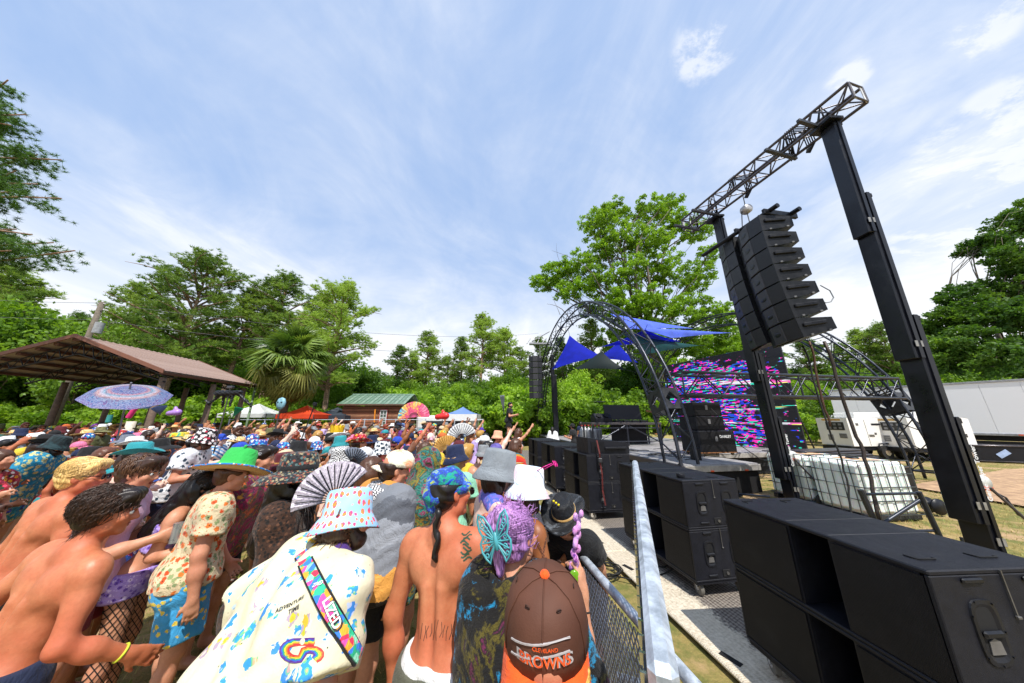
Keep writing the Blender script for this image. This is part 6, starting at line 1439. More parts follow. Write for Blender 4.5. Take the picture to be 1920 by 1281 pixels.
        def dsp(X, Y, Z_):
            dx, dy, dz = X - s.hd[0], Y - s.hd[1], Z_ - s.hd[2]; lx = dx * inv[0, 0] + dy * inv[1, 0] + dz * inv[2, 0]; ly = dx * inv[0, 1] + dy * inv[1, 1] + dz * inv[2, 1]; lz = dx * inv[0, 2] + dy * inv[1, 2] + dz * inv[2, 2]
            return .0035 * np.sin(lx * 190 + 3 * np.sin(ly * 30) + 4 * np.sin(lz * 25)) + .003 * np.sin(lx * 90 + lz * 40 + ly * 55)
        F.disp = dsp; up = s.Rh[:, 2]; return F.mesh('hair', h, .01, [] if cut is None else [(tuple(up), float(up @ H(0, 0, cut)))])
    def beard(s, h=.009):
        F = Field(); H = s.H; F.ell(H(0, .05, -.075), (.052, .045, .042), s.Rh, .02); F.cap(H(-.06, .01, -.03), H(-.04, .05, -.08), .018, .03, .02); F.cap(H(.06, .01, -.03), H(.04, .05, -.08), .018, .03, .02); F.sub(H(0, .1, -.043), (.022, .03, .012), s.Rh, .01); F.sub(H(0, .10, .02), (.05, .05, .045), s.Rh, .01); return F.mesh('beard', h, .01)
    def headmat(s, off=(0, 0, 0), tilt=0, sc=1.0, yaw=0):
        Rm = s.Rh @ Rz3(R(yaw)) @ Rx3(R(tilt)); M_ = Matrix([list(r) for r in (Rm * sc)]).to_4x4(); M_.translation = Vector(s.H(*off)); return M_
def basis_np(d):
    x, y, z = basis(Vector(d)); return np.array([x, y, z]).T

# ---------------- materials for people
SKINS = {'tan': ('#9c6444', '#b47e5a'), 'light': ('#bd8466', '#d09c7e'), 'pale': ('#e6bfaa', '#f0d2c2'), 'red': ('#b26644', '#cc8862'), 'bronze': ('#8a5230', '#a56c40'), 'brown': ('#6a412c', '#85563c'), 'dark': ('#452a1e', '#5a3a2a')}
def skin(k):
    nm = 'skin_' + k
    if nm in _M: return _M[nm]
    t = NT(nm); a, b = SKINS[k]; n1 = t.noise(4.5, 5, .65); n2 = t.noise(2.2, 3, .5); col = t.mix(t.rng(n1, .3, .7), c4(a), c4(b))
    col = t.mix(t.rng(n2, .42, .7, 0, .55 if k == 'red' else .25), col, c4('#b84830' if k in ('red', 'light', 'tan', 'pale') else '#7a3a22'))
    t.b.inputs['Subsurface Weight'].default_value = .12; t.b.inputs['Subsurface Radius'].default_value = (.02, .008, .004); sp_ = t.vor(26, None, 1); col = t.mix(t.rng(sp_.outputs[0], .05, .03, 0, .55), col, c4('#5a2c18')); n3 = t.noise(55, 4, .7); col = t.mix(t.rng(n3, .35, .75, 0, .25), col, c4(a, .62)); t.bump(t.math('ADD', n3, t.math('MULTIPLY', t.noise(260, 3, .6), .5)), .30, .003)
    _M[nm] = t.done(col, t.rng(n2, .3, .7, .36, .62), 0, .45); return _M[nm]
def hairm(c, c2=None):
    nm = 'hair_%s%s' % (c, c2 or '')
    if nm in _M: return _M[nm]
    t = NT(nm); n = t.noise(60, 4, .6, sc=(2.5, 2.5, .35)); n2 = t.noise(8, 3); col = t.mix(t.rng(n, .3, .7), c4(c, .55), c4(c2 or c, 1.5)); col = t.mix(t.rng(n2, .35, .7, 0, .5), col, c4(c2 or c, 1.2)); t.bump(n, .5, .004); _M[nm] = t.done(col, .38, 0, .5); return _M[nm]
def fab(nm, base, pal=None, kind='plain', sc=20, rough=.75, size=.45):
    """cloth: plain, spots (scattered motifs), tie (tie-dye), check, stripe"""
    if nm in _M: return _M[nm]
    t = NT(nm); nn = t.noise(7, 3); col = t.mix(t.rng(nn, .3, .7), c4(base, .88), c4(base, 1.08))
    if kind == 'tie':
        n = t.noise(sc * .16, 7, .72, .5); k = len(pal); col = t.ramp(n, [(.30 + .42 * i / k, pal[i]) for i in range(k)])
    if kind == 'spots' or kind == 'floral':
        if kind == 'floral':
            v0 = t.vor(sc * 1.9, t.map('Object', None, None, (3, 1, 2)), 1); sm = t.rng(t.math('ADD', v0.outputs[0], t.math('MULTIPLY', t.noise(sc * 4, 2), .5)), .48, .40, 0, 1); cc = t.ramp(t.noise(sc * .5, 2), [(0, pal[-1]), (.5, pal[-2])], True); col = t.mix(sm, col, cc)
        v = t.vor(sc, t.map('Object', (1, 1, 1)), 1); wob = t.noise(sc * 3.2, 3, .7); f = t.rng(t.math('ADD', v.outputs[0], t.math('MULTIPLY', t.math('SUBTRACT', wob, .5), .75)), size, size * .8, 0, 1)
        sep = t.N.new('ShaderNodeSeparateXYZ'); t.L.new(v.outputs[1], sep.inputs[0]); k = len(pal); cc = t.ramp(sep.outputs[0], [(i / k, pal[i]) for i in range(k)], True); col = t.mix(f, col, cc)
        if kind == 'floral': col = t.mix(t.rng(v.outputs[0], .14, .10, 0, 1), col, c4('#3a1a10')); 
    if kind == 'check':
        ck = t.N.new('ShaderNodeTexChecker'); ck.inputs['Scale'].default_value = sc; t.L.new(t.map('Object', None, (R(12), R(18), R(45))), ck.inputs[0]); col = t.mix(ck.outputs[1], c4(base), c4(pal[0]))
    if kind == 'stripe':
        z_ = t.N.new('ShaderNodeSeparateXYZ'); t.L.new(t.map('Object', None, (R(14), R(22), 0)), z_.inputs[0]); w = t.math('FRACT', t.math('ADD', t.math('MULTIPLY', z_.outputs[2], sc), t.math('MULTIPLY', t.noise(9, 4), .18))); q_ = [base] + list(pal); k = len(q_); col = t.ramp(w, [(i / k, q_[i]) for i in range(k)], True)
    t.bump(t.math('ADD', t.math('MULTIPLY', t.noise(7, 6, .62, 1.4), 1.6), t.math('MULTIPLY', t.noise(120, 2, .6), .12)), .55, .03); t.b.inputs['Sheen Weight'].default_value = .1; _M[nm] = t.done(col, rough, 0, .3); return _M[nm]

# ---------------- hats: built once at the head's centre frame
def bucket_mesh(nm='hat', br=.138, ch=.100, cr=.090, drop=.060, wav=.014):
    m = MB(); m.lathe([(0, .052 + ch), (cr * .55, .052 + ch - .002), (cr * .92, .045 + ch), (cr * 1.0, .03 + ch), (cr * 1.10, .045), (cr * 1.13, .035), (br * .85, .035 - drop * .4), (br, .035 - drop), (br * .995, .030 - drop), (br * .84, .028 - drop * .4), (cr * 1.10, .028), (cr * 1.0, .06)], 32, (0, -.015, 0), .95, 1.12, wav, 2); return m.mesh(nm)
def straw_mesh(nm='hat', br=.215, ch=.11):
    m = MB(); m.lathe([(0, .155), (.05, .155), (.078, .145), (.088, .12), (.097, .05), (.115, .046), (br * .7, .038), (br, .05), (br * 1.0, .045), (br * .7, .030), (.112, .036), (.095, .04)], 36, (0, -.015, 0), .95, 1.10, .010, 2); return m.mesh(nm)
def cowboy_mesh(nm='hat'):
    m = MB(); V = []; n = 36; prof = [(0, .150, .0), (.035, .150, .0), (.07, .168, .0), (.09, .15, 0), (.098, .06, 0), (.104, .045, 0), (.13, .043, .35), (.165, .05, .9), (.19, .058, 1.5), (.186, .052, 1.5), (.13, .036, .35), (.1, .03, 0)]
    for (r, z, c) in prof:
        for i in range(n): a = 2 * math.pi * i / n; V.append((r * math.cos(a) * .92, r * math.sin(a) * 1.15 - .015, z + c * .045 * (math.cos(a) ** 2) * 1.0 - c * .012))
    m.add(V, [(j * n + i, j * n + (i + 1) % n, (j + 1) * n + (i + 1) % n, (j + 1) * n + i) for j in range(len(prof) - 1) for i in range(n)], True); return m.mesh(nm)
def cap_meshes():
    m = MB(); m.lathe([(0, .135), (.03, .133), (.06, .120), (.082, .09), (.090, .055), (.091, .025), (.088, .024), (.086, .05)], 28, (0, -.012, 0), .96, 1.14)
    for k in range(6): a = R(60 * k + 30); m.path([(math.cos(a) * r * .96, math.sin(a) * r * 1.14 - .012, z + .0012) for r, z in ((.004, .135), (.03, .133), (.06, .120), (.082, .09), (.090, .055), (.091, .026))], .0014, 4)
    cr = m.mesh('crown'); m = MB(); V = []; n = 14; w = 6
    for s_ in (0, 1):
        for j in range(w + 1):
            for i in range(n + 1):
                a = math.pi * (i / n) * .86 + math.pi * .07; r0 = .088; e = j / w; x = math.cos(a); y = math.sin(a); L = .078 * (math.sin(a) ** .7); V.append((x * (r0 * .96 + L * .12 * e), y * r0 * 1.14 - .012 + L * e * 1.0, .030 - .022 * e * e - .020 * abs(x) ** 2 * (.4 + e) - s_ * .004))
    o = (w + 1) * (n + 1)
    for j in range(w):
        for i in range(n): q = (j * (n + 1) + i, j * (n + 1) + i + 1, (j + 1) * (n + 1) + i + 1, (j + 1) * (n + 1) + i); m.f.append(q[::-1]); m.sm.append(True); m.f.append(tuple(x + o for x in q)); m.sm.append(True)
    for i in range(n): q = (w * (n + 1) + i, w * (n + 1) + i + 1, o + w * (n + 1) + i + 1, o + w * (n + 1) + i); m.f.append(q); m.sm.append(True)
    m.v = V; br = m.mesh('brim'); m = MB(); m.lathe([(0, .145), (.007, .143), (.011, .137), (.010, .133)], 12, (0, -.012, 0)); return cr, br, m.mesh('button')
BUCKET, STRAW, COWBOY, CAPM = bucket_mesh(), straw_mesh(), cowboy_mesh(), cap_meshes()
WIDE = bucket_mesh(br=.20, drop=.05, ch=.095, wav=.010)
def sunglasses(parent, mw, lens=(.01, .01, .012), frm='#101012', name='sunglasses'):
    m = MB(); F_ = mat('glasses_' + str(frm), frm, .25)
    for s_ in (-1, 1): m.path([(s_ * (.034 + .024 * math.cos(a)), .106 + .004 * abs(math.cos(a)), .008 + .018 * math.sin(a)) for a in np.linspace(0, 2 * math.pi, 14)[:-1]], .0028, 5, True); m.path([(s_ * .058, .100, .014), (s_ * .082, .05, .014), (s_ * .086, -.01, .010)], .0028, 5)
    m.path([(-.010, .108, .014), (.010, .108, .014)], .003, 5); o = m.build(name, F_, parent, mw); L = mat('lens_' + str(lens), lens, .06)
    for s_ in (-1, 1): m = MB(); m.add([(s_ * (.034 + .023 * math.cos(a)), .104 + .004 * abs(math.cos(a)), .008 + .017 * math.sin(a)) for a in np.linspace(0, 2 * math.pi, 13)[:-1]], [tuple(range(12)), tuple(range(12))[::-1]]); m.build('lens', L, o)
    return o
def put_hat(root, rig, kind, m1, m2=None, tilt=0, off=(0, 0, 0), yaw=0, sc=1.0, lab=None):
    mw = rig.headmat(off, tilt, sc, yaw)
    if kind == 'cap':
        c = link('cap_crown', CAPM[0], m1, root, mw); link('brim', CAPM[1], m2 or m1, c); link('button', CAPM[2], m2 or m1, c); return c
    me = {'bucket': BUCKET, 'straw': STRAW, 'cowboy': COWBOY, 'wide': WIDE}[kind]; c = link('hat', me, m1, root, mw)
    if kind in ('straw', 'cowboy', 'wide') and m2: m = MB(); m.lathe([(.100, .048), (.101, .072), (.098, .073)], 30, (0, -.015, 0), .955, 1.13); link('hat_band', m.mesh('hat_band'), m2, c)
    return c
# ================================================================== the crowd further back: shared meshes
A_DN = ((-.25, .05, -1), (.05, .35, -1)); A_DNr = ((.25, .05, -1), (-.05, .35, -1))
A_UP = ((-.35, .35, .95), (-.05, .25, 1)); A_UPr = ((.3, .55, .8), (.05, .5, .9))
A_BT = ((-.3, .25, -.9), (.3, .9, .35)); A_BTr = ((.3, .25, -.9), (-.3, .9, .35))
A_FWr = ((.25, .9, .35), (.0, 1, .45)); A_FW = ((-.25, .9, .1), (.1, 1, .5))
SPEC = [('m', 0, A_DN, A_DNr), ('m', 4, A_BT, A_UPr), ('m', 8, A_BT, A_BTr), ('f', 3, A_DN, A_BTr), ('f', 6, A_BT, A_BTr), ('f', 2, A_DN, A_FWr), ('m', 3, A_UP, A_UPr), ('m', 14, A_DN, A_DNr), ('f', 10, A_DN, A_UPr), ('m', 5, A_BT, A_DNr)]
VAR = []
for i, (sx, ln, la, ra) in enumerate(SPEC):
    rg_ = Rig(sx, ln, hyaw=(-12, 8, 15, -6, 10, 0, 5, -15, 0, 12)[i], hpitch=(0, 6, -10, 0, -6, 5, 12, -12, 4, -4)[i], larm=la, rarm=ra, curl=(.5, .25)[i % 2])
    d_ = dict(rig=rg_, body=rg_.body('body', .016), tee=rg_.tee(.018, seed=i), tank=rg_.tank(.016, seed=i), shorts=rg_.shorts(.018, seed=i), short=rg_.hair('short', .014), shortc=rg_.hair('short', .014, cut=.042), sex=sx)
    if sx == 'f': d_['long'] = rg_.hair('long', .014); d_['longc'] = rg_.hair('long', .014, cut=.042); d_['bikini'] = rg_.band(1.19, 1.30); d_['skirt'] = rg_.skirt(.02, .62)
    else: d_['curly'] = rg_.hair('curly', .014); d_['curlyc'] = rg_.hair('curly', .014, cut=.01); d_['beard'] = rg_.beard(.012)
    d_['cape'] = rg_.cape(.02, seed=i, hem=.85); VAR.append(d_)
CLOTHS = {
 'white': '#dfe1e2', 'black': '#17181b', 'teal': '#2a8f98', 'red': '#b3201e', 'royal blue': '#2246b0', 'lavender': '#b9a2d8', 'pink': '#e07aa0', 'yellow': '#d8b838', 'orange': '#c46430', 'grey': '#84888c', 'navy': '#182446', 'olive': '#5a5f38', 'maroon': '#5a1c24', 'mint green': '#8fd0b0', 'beige': '#cdb898'}
PRINTS = {
 'blue floral': ('#20489a', ['#e8e4d8', '#d83838', '#3fa0d0'], 'floral'), 'red floral': ('#a01c28', ['#f0d8c8', '#f0a020', '#203a28', '#d04060'], 'floral'), 'rainbow tie-dye': ('#ffffff', ['#7a1fa0', '#2050d0', '#18a878', '#e8d020', '#e84a20', '#d01f70'], 'tie'),
 'pastel tie-dye': ('#ffffff', ['#9ad0f0', '#f4f4f8', '#f0a8d0', '#f8f0c0', '#b0a0f0'], 'tie'), 'black floral': ('#15151a', ['#f0e8e8', '#c02848', '#e8e8e8'], 'floral'), 'checked': ('#e8e8e8', ['#181818'], 'check'), 'blue striped': ('#e8eef4', ['#3a80c0', '#e8eef4', '#6aa8d8'], 'stripe'), 'camouflage': ('#4a5234', ['#4a5234', '#23281a', '#7d7a50', '#3a4028'], 'tie'),
 'purple galaxy': ('#2a1050', ['#180830', '#5020a0', '#c040c0', '#2060c0', '#101020'], 'tie'), 'white palm print': ('#e4e6e8', ['#1a2c3c', '#2a3c4a'], 'spots')}
def clothm(nm):
    if nm in CLOTHS: return fab('cloth_' + nm, CLOTHS[nm])
    b, p, k = PRINTS[nm]; return fab('print_' + nm, b, p, k, 60 if k == 'check' else 7 if k == 'stripe' else 24, size=.5)
HAIRC = {'black hair': '#120d0b', 'dark brown hair': '#2c1a10', 'brown hair': '#4a2c18', 'blond hair': '#a8803e', 'red hair': '#7a3014', 'purple hair': '#6a3080'}
STRAWM = NT('straw_weave'); _w = STRAWM.N.new('ShaderNodeTexWave'); _w.wave_type = 'RINGS'; _w.rings_direction = 'Z'; _w.inputs['Scale'].default_value = 26; STRAWM.L.new(STRAWM.tc.outputs['Object'], _w.inputs[0]); STRAWM.bump(_w.outputs[1], .6, .004); STRAWM = STRAWM.done(STRAWM.mix(STRAWM.rng(_w.outputs[1], .2, .8), c4('#c29a5c'), c4('#e0c290')), .7)
rc = random.Random(12); used = set(); DONE = []          # DONE: positions taken
def crowd_person(x, y, yaw, h, rnd, area):
    for _ in range(300):
        v = VAR[rnd.choice([0, 0, 0, 1, 2, 2, 3, 3, 3, 4, 4, 4, 5, 6, 7, 7, 7, 8, 9, 9])]; sx = v['sex']; sk = rnd.choice(['tan', 'light', 'light', 'red', 'pale', 'tan', 'bronze', 'brown', 'dark'] if rnd.random() < .8 else ['light', 'tan'])
        hn = rnd.choice(list(HAIRC)[:5] if rnd.random() < .95 else list(HAIRC)); top = rnd.choice((['none'] * 4 if sx == 'm' else ['bikini'] * 4) + ['tee', 'tee', 'tee', 'tank', 'tank', 'cape'][:5 if rnd.random() < .75 else 6]); tc_ = rnd.choice(list(CLOTHS) + list(PRINTS) * 2)
        hat = rnd.choice(['bucket', 'bucket', 'cap', 'cap', 'cap', 'none', 'none', 'none', 'none', 'straw', 'wide', 'cowboy']); hc = rnd.choice(['white', 'black', 'black', 'beige', 'grey', 'navy', 'teal', 'pink', 'maroon', 'navy', 'royal blue', 'olive', 'white', 'white', 'black', 'black', 'orange', 'beige', 'beige', 'grey', 'grey', 'camouflage', 'black floral', 'rainbow tie-dye'] + list(PRINTS)[:2]); arms = ('with both arms raised' if v is VAR[6] else 'with one arm raised' if v in (VAR[1], VAR[5], VAR[8]) else '')
        hs = {'bucket': 'bucket hat', 'cap': 'baseball cap', 'straw': 'straw hat', 'wide': 'wide sun hat', 'cowboy': 'cowboy hat', 'none': ''}[hat]
        who = ('shirtless person' if top == 'none' else 'person in %s %s' % (tc_, {'tee': 'shirt', 'tank': 'tank top', 'bikini': 'bikini top', 'cape': 'draped shawl'}[top]))
        lb = '%s, %s' % (who, ('straw hat' if hat == 'straw' else hc + ' ' + hs) if hat != 'none' else 'bareheaded with ' + hn)
        if arms: lb += ', ' + ('both arms up' if v is VAR[6] else 'one arm up')
        lb += ', ' + area
        if lb not in used and len(lb.split()) <= 16: break
    if len(lb.split()) > 16: lb = lb.replace(', nearer rows', '').replace(', far rows', '')
    used.add(lb); root = empty('person', (x, y, 0), -yaw, lb, 'person', 'festival crowd facing the stage'); k = h / 1.74; root.scale = (k, k, k)
    link('body', v['body'], skin(sk), root); rig = v['rig']
    if top == 'tee': link('shirt', v['tee'], clothm(tc_), root)
    elif top == 'tank': link('tank_top', v['tank'], clothm(tc_), root)
    elif top == 'bikini': link('bikini_top', v['bikini'], clothm(tc_), root)
    elif top == 'cape': link('shawl', v['cape'], clothm(tc_), root)
    if sx == 'f' and rnd.random() < .4: link('skirt', v['skirt'], clothm(rnd.choice(list(PRINTS))), root)
    else: link('shorts', v['shorts'], clothm(rnd.choice(['black', 'navy', 'olive', 'grey', 'teal', 'red'] + list(PRINTS)[:4])), root)
    hk = 'short' if sx == 'm' else 'long'
    if sx == 'm' and rnd.random() < .25: hk = 'curly'
    link('hair', v[hk + ('c' if hat != 'none' else '')], hairm(HAIRC[hn]), root)
    if sx == 'm' and rnd.random() < .35: link('beard', v['beard'], hairm(HAIRC[hn]), root)
    if hat != 'none':
        m1 = STRAWM if hat == 'straw' else clothm(hc); put_hat(root, rig, hat, m1, clothm('black') if hat in ('straw', 'cowboy') else None, rnd.uniform(-6, 6), (0, -.004, .0 + (.006)), rnd.choice([0, 0, 0, 180]) if hat == 'cap' else 0, 1.0)
    if rnd.random() < .3: sunglasses(root, rig.headmat())
    return root
def crowd():
    pts = []; r_ = random.Random(99)
    def lim(y): return .60 - .171 * (y - 1.65) - .42      # just inside the barrier line
    tries = 0; target = 292
    while len(pts) < target and tries < 60000:
        tries += 1; y = 2.6 + 15.5 * (r_.random() ** 1.15); xm = -1.95 * y - 1.0; xr = lim(y)
        x = r_.uniform(max(xm, -24 if y > 9 else -30), xr); 
        if x < -17 + (12 - y) * .2 and y > 10.5 and False: continue
        dmin = .44 + .030 * y
        if any((x - a) ** 2 + ((y - b)) ** 2 < dmin * dmin for a, b in pts): continue
        if any((x - a) ** 2 + (y - b) ** 2 < rr * rr for a, b, rr in DONE): continue
        px_ = 960 + 549 * x / y
        if any(y < hd - .25 and abs(px_ - hx) < 185 / y + 14 for hx, hd in HERO): continue
        pts.append((x, y))
    zones = [(-1.35, 'far left of the crowd'), (-.95, 'in the crowd before the shelter posts'), (-.62, 'in the crowd below the palm'), (-.34, 'in the crowd before the cabin'), (-.12, 'mid crowd toward the barrier'), (9, 'close to the barrier')]
    for (x, y) in sorted(pts, key=lambda p: p[1]):
        a = x / y; z = next(n for l, n in zones if a < l); row = 'front' if y < 5 else ('middle' if y < 9 else 'back')
        area = z + (', nearer rows' if y < 5.5 else ', far rows' if y > 9.5 else ''); area = area.replace('in the crowd ', ''); tow = math.atan2(9.0 - x, 13 - y) if y < 13 else R(80)
        yaw = min(R(105), max(R(35), tow + r_.gauss(0, .22))); crowd_person(x, y, yaw, r_.uniform(1.52, 1.70) + .0125 * max(0, y - 4), r_, area)
# ================================================================== people one can tell apart
from mathutils.bvhtree import BVHTree
def locks(rig, n=260, length=.13, wave=.008, w=.006, seed=1, sweep=(0, -.5, -1), seg=7, lift=.25, face=.03, name='locks', zmax=9, gr=1.06):
    rg = np.random.default_rng(seed); V = []; F_ = []; E = np.array([.090, .104, .094]) * gr; c0 = np.array([0, -.030, .044])
    for _ in range(n):
        for _t in range(30):
            d = nrmz(rg.normal(size=3)); p = c0 + d * E * .98
            if p[2] > zmax: continue
            if p[1] > face and p[2] < .085: continue
            if p[2] < -.05 or (abs(p[0]) > .06 and p[1] > -.0 and p[2] < .03): continue
            break
        L = length * rg.uniform(.6, 1.15); ph = rg.uniform(0, 6, 2); sd = nrmz(rg.normal(size=3)); pts = [p]; sw = nrmz(np.array(sweep) + rg.normal(size=3) * min(.22, wave * 22 + .04))
        for i in range(seg):
            t = (i + 1) / seg; g = nrmz(sw * (.6 + t) + d * lift * (1 - t) + sd * min(.25, wave * 20)); q = pts[-1] + g * L / seg; e = (q - c0) / E; r = np.linalg.norm(e)
            if q[2] > -.075: rr = min(max(r, 1.03), 1.05 + lift * .3 * t); q = c0 + e / r * rr * E
            q = q + sd * wave * math.sin(ph[0] + t * 7) * (.4 + .6 * t); pts.append(q)
        b = len(V)
        for i, q in enumerate(pts):
            t = i / seg; tn = nrmz(pts[min(i + 1, seg)] - pts[max(i - 1, 0)]); o = nrmz(np.cross(tn, d)); u = np.cross(o, tn); ww = w * (1 - t) ** .6 + .0008
            for a in (0, 2.1, 4.2): V.append(rig.H(*(q + (o * math.cos(a) + u * math.sin(a) * .6) * ww)))
        for i in range(seg):
            for k in range(3): F_.append((b + i * 3 + k, b + i * 3 + (k + 1) % 3, b + (i + 1) * 3 + (k + 1) % 3, b + (i + 1) * 3 + k))
    return npmesh(name, V, F_, True)
HERO = []
class Near:
    def __init__(s, hx, hy, yaw, k, rig, label, sk='light', big=1.0, h=.010, taken=.36, hands=True, curl=None, body=True):
        s.rig = rig; s.k = k; hz = rig.hd[2] * k; P = Z(hx, hy, hz); Rw = Rz3(R(-yaw)); o = P - Vector((Rw @ rig.hd) * k); s.M = Matrix.Translation((o.x, o.y, 0)) @ Matrix.Rotation(R(-yaw), 4, 'Z') @ Matrix.Scale(k, 4)
        s.r = empty('person', label=label, cat='person'); s.r.matrix_basis = s.M; s.inv = s.M.inverted(); s.h = h
        DONE.append((o.x, o.y, taken)); DONE.append((P.x, P.y, taken * .9))
        HERO.append((hx, P.y))
        s.bodyo = link('body', rig.body('body', h, hands, curl=curl, big=big), skin(sk), s.r) if body else None
    def add(s, nm, me, m): return link(nm, me, m, s.r)
    def bvh(s, o): me = o.data; return BVHTree.FromPolygons([v.co for v in me.vertices], [tuple(p.vertices) for p in me.polygons])
    def hit(s, bv, x, y):
        u, f, w = ray(x, y); a = s.inv @ Vector((0, 0, HCAM)); b = s.inv @ (Vector((0, 0, HCAM)) + Vector((u, f, w))); d = (b - a).normalized(); r_ = bv.ray_cast(a, d); n = r_[1]; return r_[0], (n if n is None or n.dot(d) < 0 else -n)
    def ribbon(s, nm, bv, px, w, m, off=.006, thick=.003):
        H_ = [s.hit(bv, x, y) for x, y in px]; H_ = [q for q in H_ if q[0] is not None]
        if len(H_) < 2: return None
        m_ = MB(); L = []
        for i, (p, n) in enumerate(H_):
            t = (H_[min(i + 1, len(H_) - 1)][0] - H_[max(i - 1, 0)][0]).normalized(); sd = t.cross(n).normalized(); n = sd.cross(t).normalized()
            if n.dot(H_[i][1]) < 0: n = -n
            L.append((p + n * off, sd, n))
        vs = []
        for p, sd, n in L: vs += [p - sd * w, p + sd * w, p + sd * w - n * (thick + off), p - sd * w - n * (thick + off)]
        fs = []
        for i in range(len(L) - 1):
            a, b = i * 4, i * 4 + 4; fs += [(a, a + 1, b + 1, b), (a + 1, a + 2, b + 2, b + 1), (a + 3, a, b, b + 3)]
        m_.add(vs, fs); return m_.build(nm, m, s.r)
    def decal(s, nm, bv, txt, x, y, size, dx, dy, m, off=.004):
        """lettering laid on the cloth: (dx, dy) is the writing direction in the picture"""
        p0, n0 = s.hit(bv, x, y)
        if p0 is None: return
        p1, n1 = s.hit(bv, x + dx, y + dy)
        if p1 is None: return
        xd = (p1 - p0).normalized(); n = n0; yd = n.cross(xd).normalized(); xd = yd.cross(n).normalized()
        cu = bpy.data.curves.new(nm, 'FONT'); cu.body = txt; cu.size = size; cu.align_x = 'CENTER'; cu.align_y = 'CENTER'; cu.offset = size * .02; cu.resolution_u = 3; me = text_mesh(cu); me.name = nm
        for v in me.vertices:
            q = p0 + xd * v.co.x + yd * v.co.y; r_ = bv.ray_cast(q + n * .12, -n)
            v.co = (r_[0] + n * off) if r_[0] is not None else q + n * off
        return link(nm, me, m, s.r)
def face(N, brow='#2a1a12'):
    r_ = N.rig; E = mat('eye_white', (.7, .68, .65), .2); I = mat('iris', '#3a2a1a', .1)
    for i in (-1, 1):
        m = MB(); m.lathe([(0, .0125)] + [(.0125 * math.sin(a), .0125 * math.cos(a)) for a in np.linspace(.3, 2.9, 8)] + [(0, -.0125)], 12, (i * .032, .079, .010)); e = link('eye', m.mesh('eye'), E, N.r, r_.headmat())
        m = MB(); m.tube((i * .032, .0885, .010), (i * .032, .0922, .010), .0052, 10); link('iris', m.mesh('iris'), I, e)
        m = MB(); m.path([(i * .016, .0935, .028), (i * .032, .0935, .034), (i * .050, .083, .029)], [.003, .0042, .002], 6); link('eyebrow', m.mesh('eyebrow'), hairm(brow), N.r, r_.headmat())
    m = MB(); m.path([(-.022, .0835, -.052), (-.010, .0895, -.049), (0, .090, -.050), (.010, .0895, -.049), (.022, .0835, -.052)], [.002, .0052, .005, .0052, .002], 6); m.path([(-.018, .083, -.058), (0, .0885, -.060), (.018, .083, -.058)], [.002, .006, .002], 6); link('lips', m.mesh('lips'), mat('lip_skin', '#a04a3c', .4), N.r, r_.headmat())
# ---- A: shirtless, dark wavy hair, bottom left
A_ = Near(208, 962, 12, .945, Rig('m', 13, 6, 0, 38, 6, ((-.35, -.25, -1), (.1, .55, -.8)), ((.30, .05, -1), (.35, 1, -.35)), curl=.4), 'shirtless tanned man with dark wavy hair at the bottom left corner', 'red', h=.008, taken=.5)
A_.add('hair', A_.rig.hair('short', .008, 3), hairm('#1c110b')); A_.add('locks', locks(A_.rig, 2300, .11, .010, .0028, 5, (0, -.5, -1), lift=.55, gr=1.08), hairm('#1c110b', '#3a2416'))
A_.add('shorts', A_.rig.shorts(.012, seed=3), fab('navy_shorts', '#1a2440'))
m = MB(); wv = A_.rig.wr[1]; dv = A_.rig.hdir[1]; x_, y_, z_ = basis(Vector(dv)); m.path([Vector(wv) - Vector(dv) * .03 + (x_ * math.cos(a) + y_ * math.sin(a)) * .033 for a in np.linspace(0, 2 * math.pi, 14)[:-1]], .006, 6, True); A_.add('wristband', m.mesh('wristband'), mat('band_yellow', '#b8c030', .6))
face(A_)
# ---- B: blond, sunglasses
B_ = Near(158, 895, 14, .98, Rig('m', 10, 4, 0, 44, 4, ((-.3, 0, -1), (0, .2, -1)), ((.3, .1, -1), (0, .4, -1))), 'shirtless man with slicked back blond hair and black sunglasses', 'red', h=.009)
B_.add('hair', B_.rig.hair('short', .008, 3), hairm('#a47c3c', '#e0bc78')); B_.add('locks', locks(B_.rig, 1100, .17, .003, .0038, 6, (0, -1, -.35), lift=.05, face=.07), hairm('#a47c3c', '#e0bc78')); sunglasses(B_.r, B_.rig.headmat()); B_.add('shorts', B_.rig.shorts(.012), fab('c_black', '#17181b'))
# ---- C: blue paisley sarong and dark bucket hat
C_ = Near(106, 838, 60, 1.0, Rig('m', 24, 0, 0, 10, 8), 'person wrapped in a turquoise paisley sarong with a dark marbled bucket hat', 'light', h=.012)
C_.add('hair', C_.rig.hair('short', .012, cut=.045), hairm('#1c110b')); C_.add('beard', C_.rig.beard(), hairm('#1c110b')); put_hat(C_.r, C_.rig, 'bucket', fab('dark_marble', '#14282c', ['#0c1417', '#1d3a40', '#0c1417', '#35565a'], 'tie', 30), sc=1.1)
C_.add('sarong', C_.rig.cape(.012, .50, 4, 'sarong', .02, .14), fab('turquoise_paisley', '#1580a8', ['#c8c890', '#1580a8', '#b8b878', '#2a98b8'], 'floral', 22, size=.55)); C_.add('shorts', C_.rig.shorts(.014), fab('blue_tri', '#20309a', ['#3050e0', '#e84878', '#182060', '#40a0e0'], 'spots', 26))
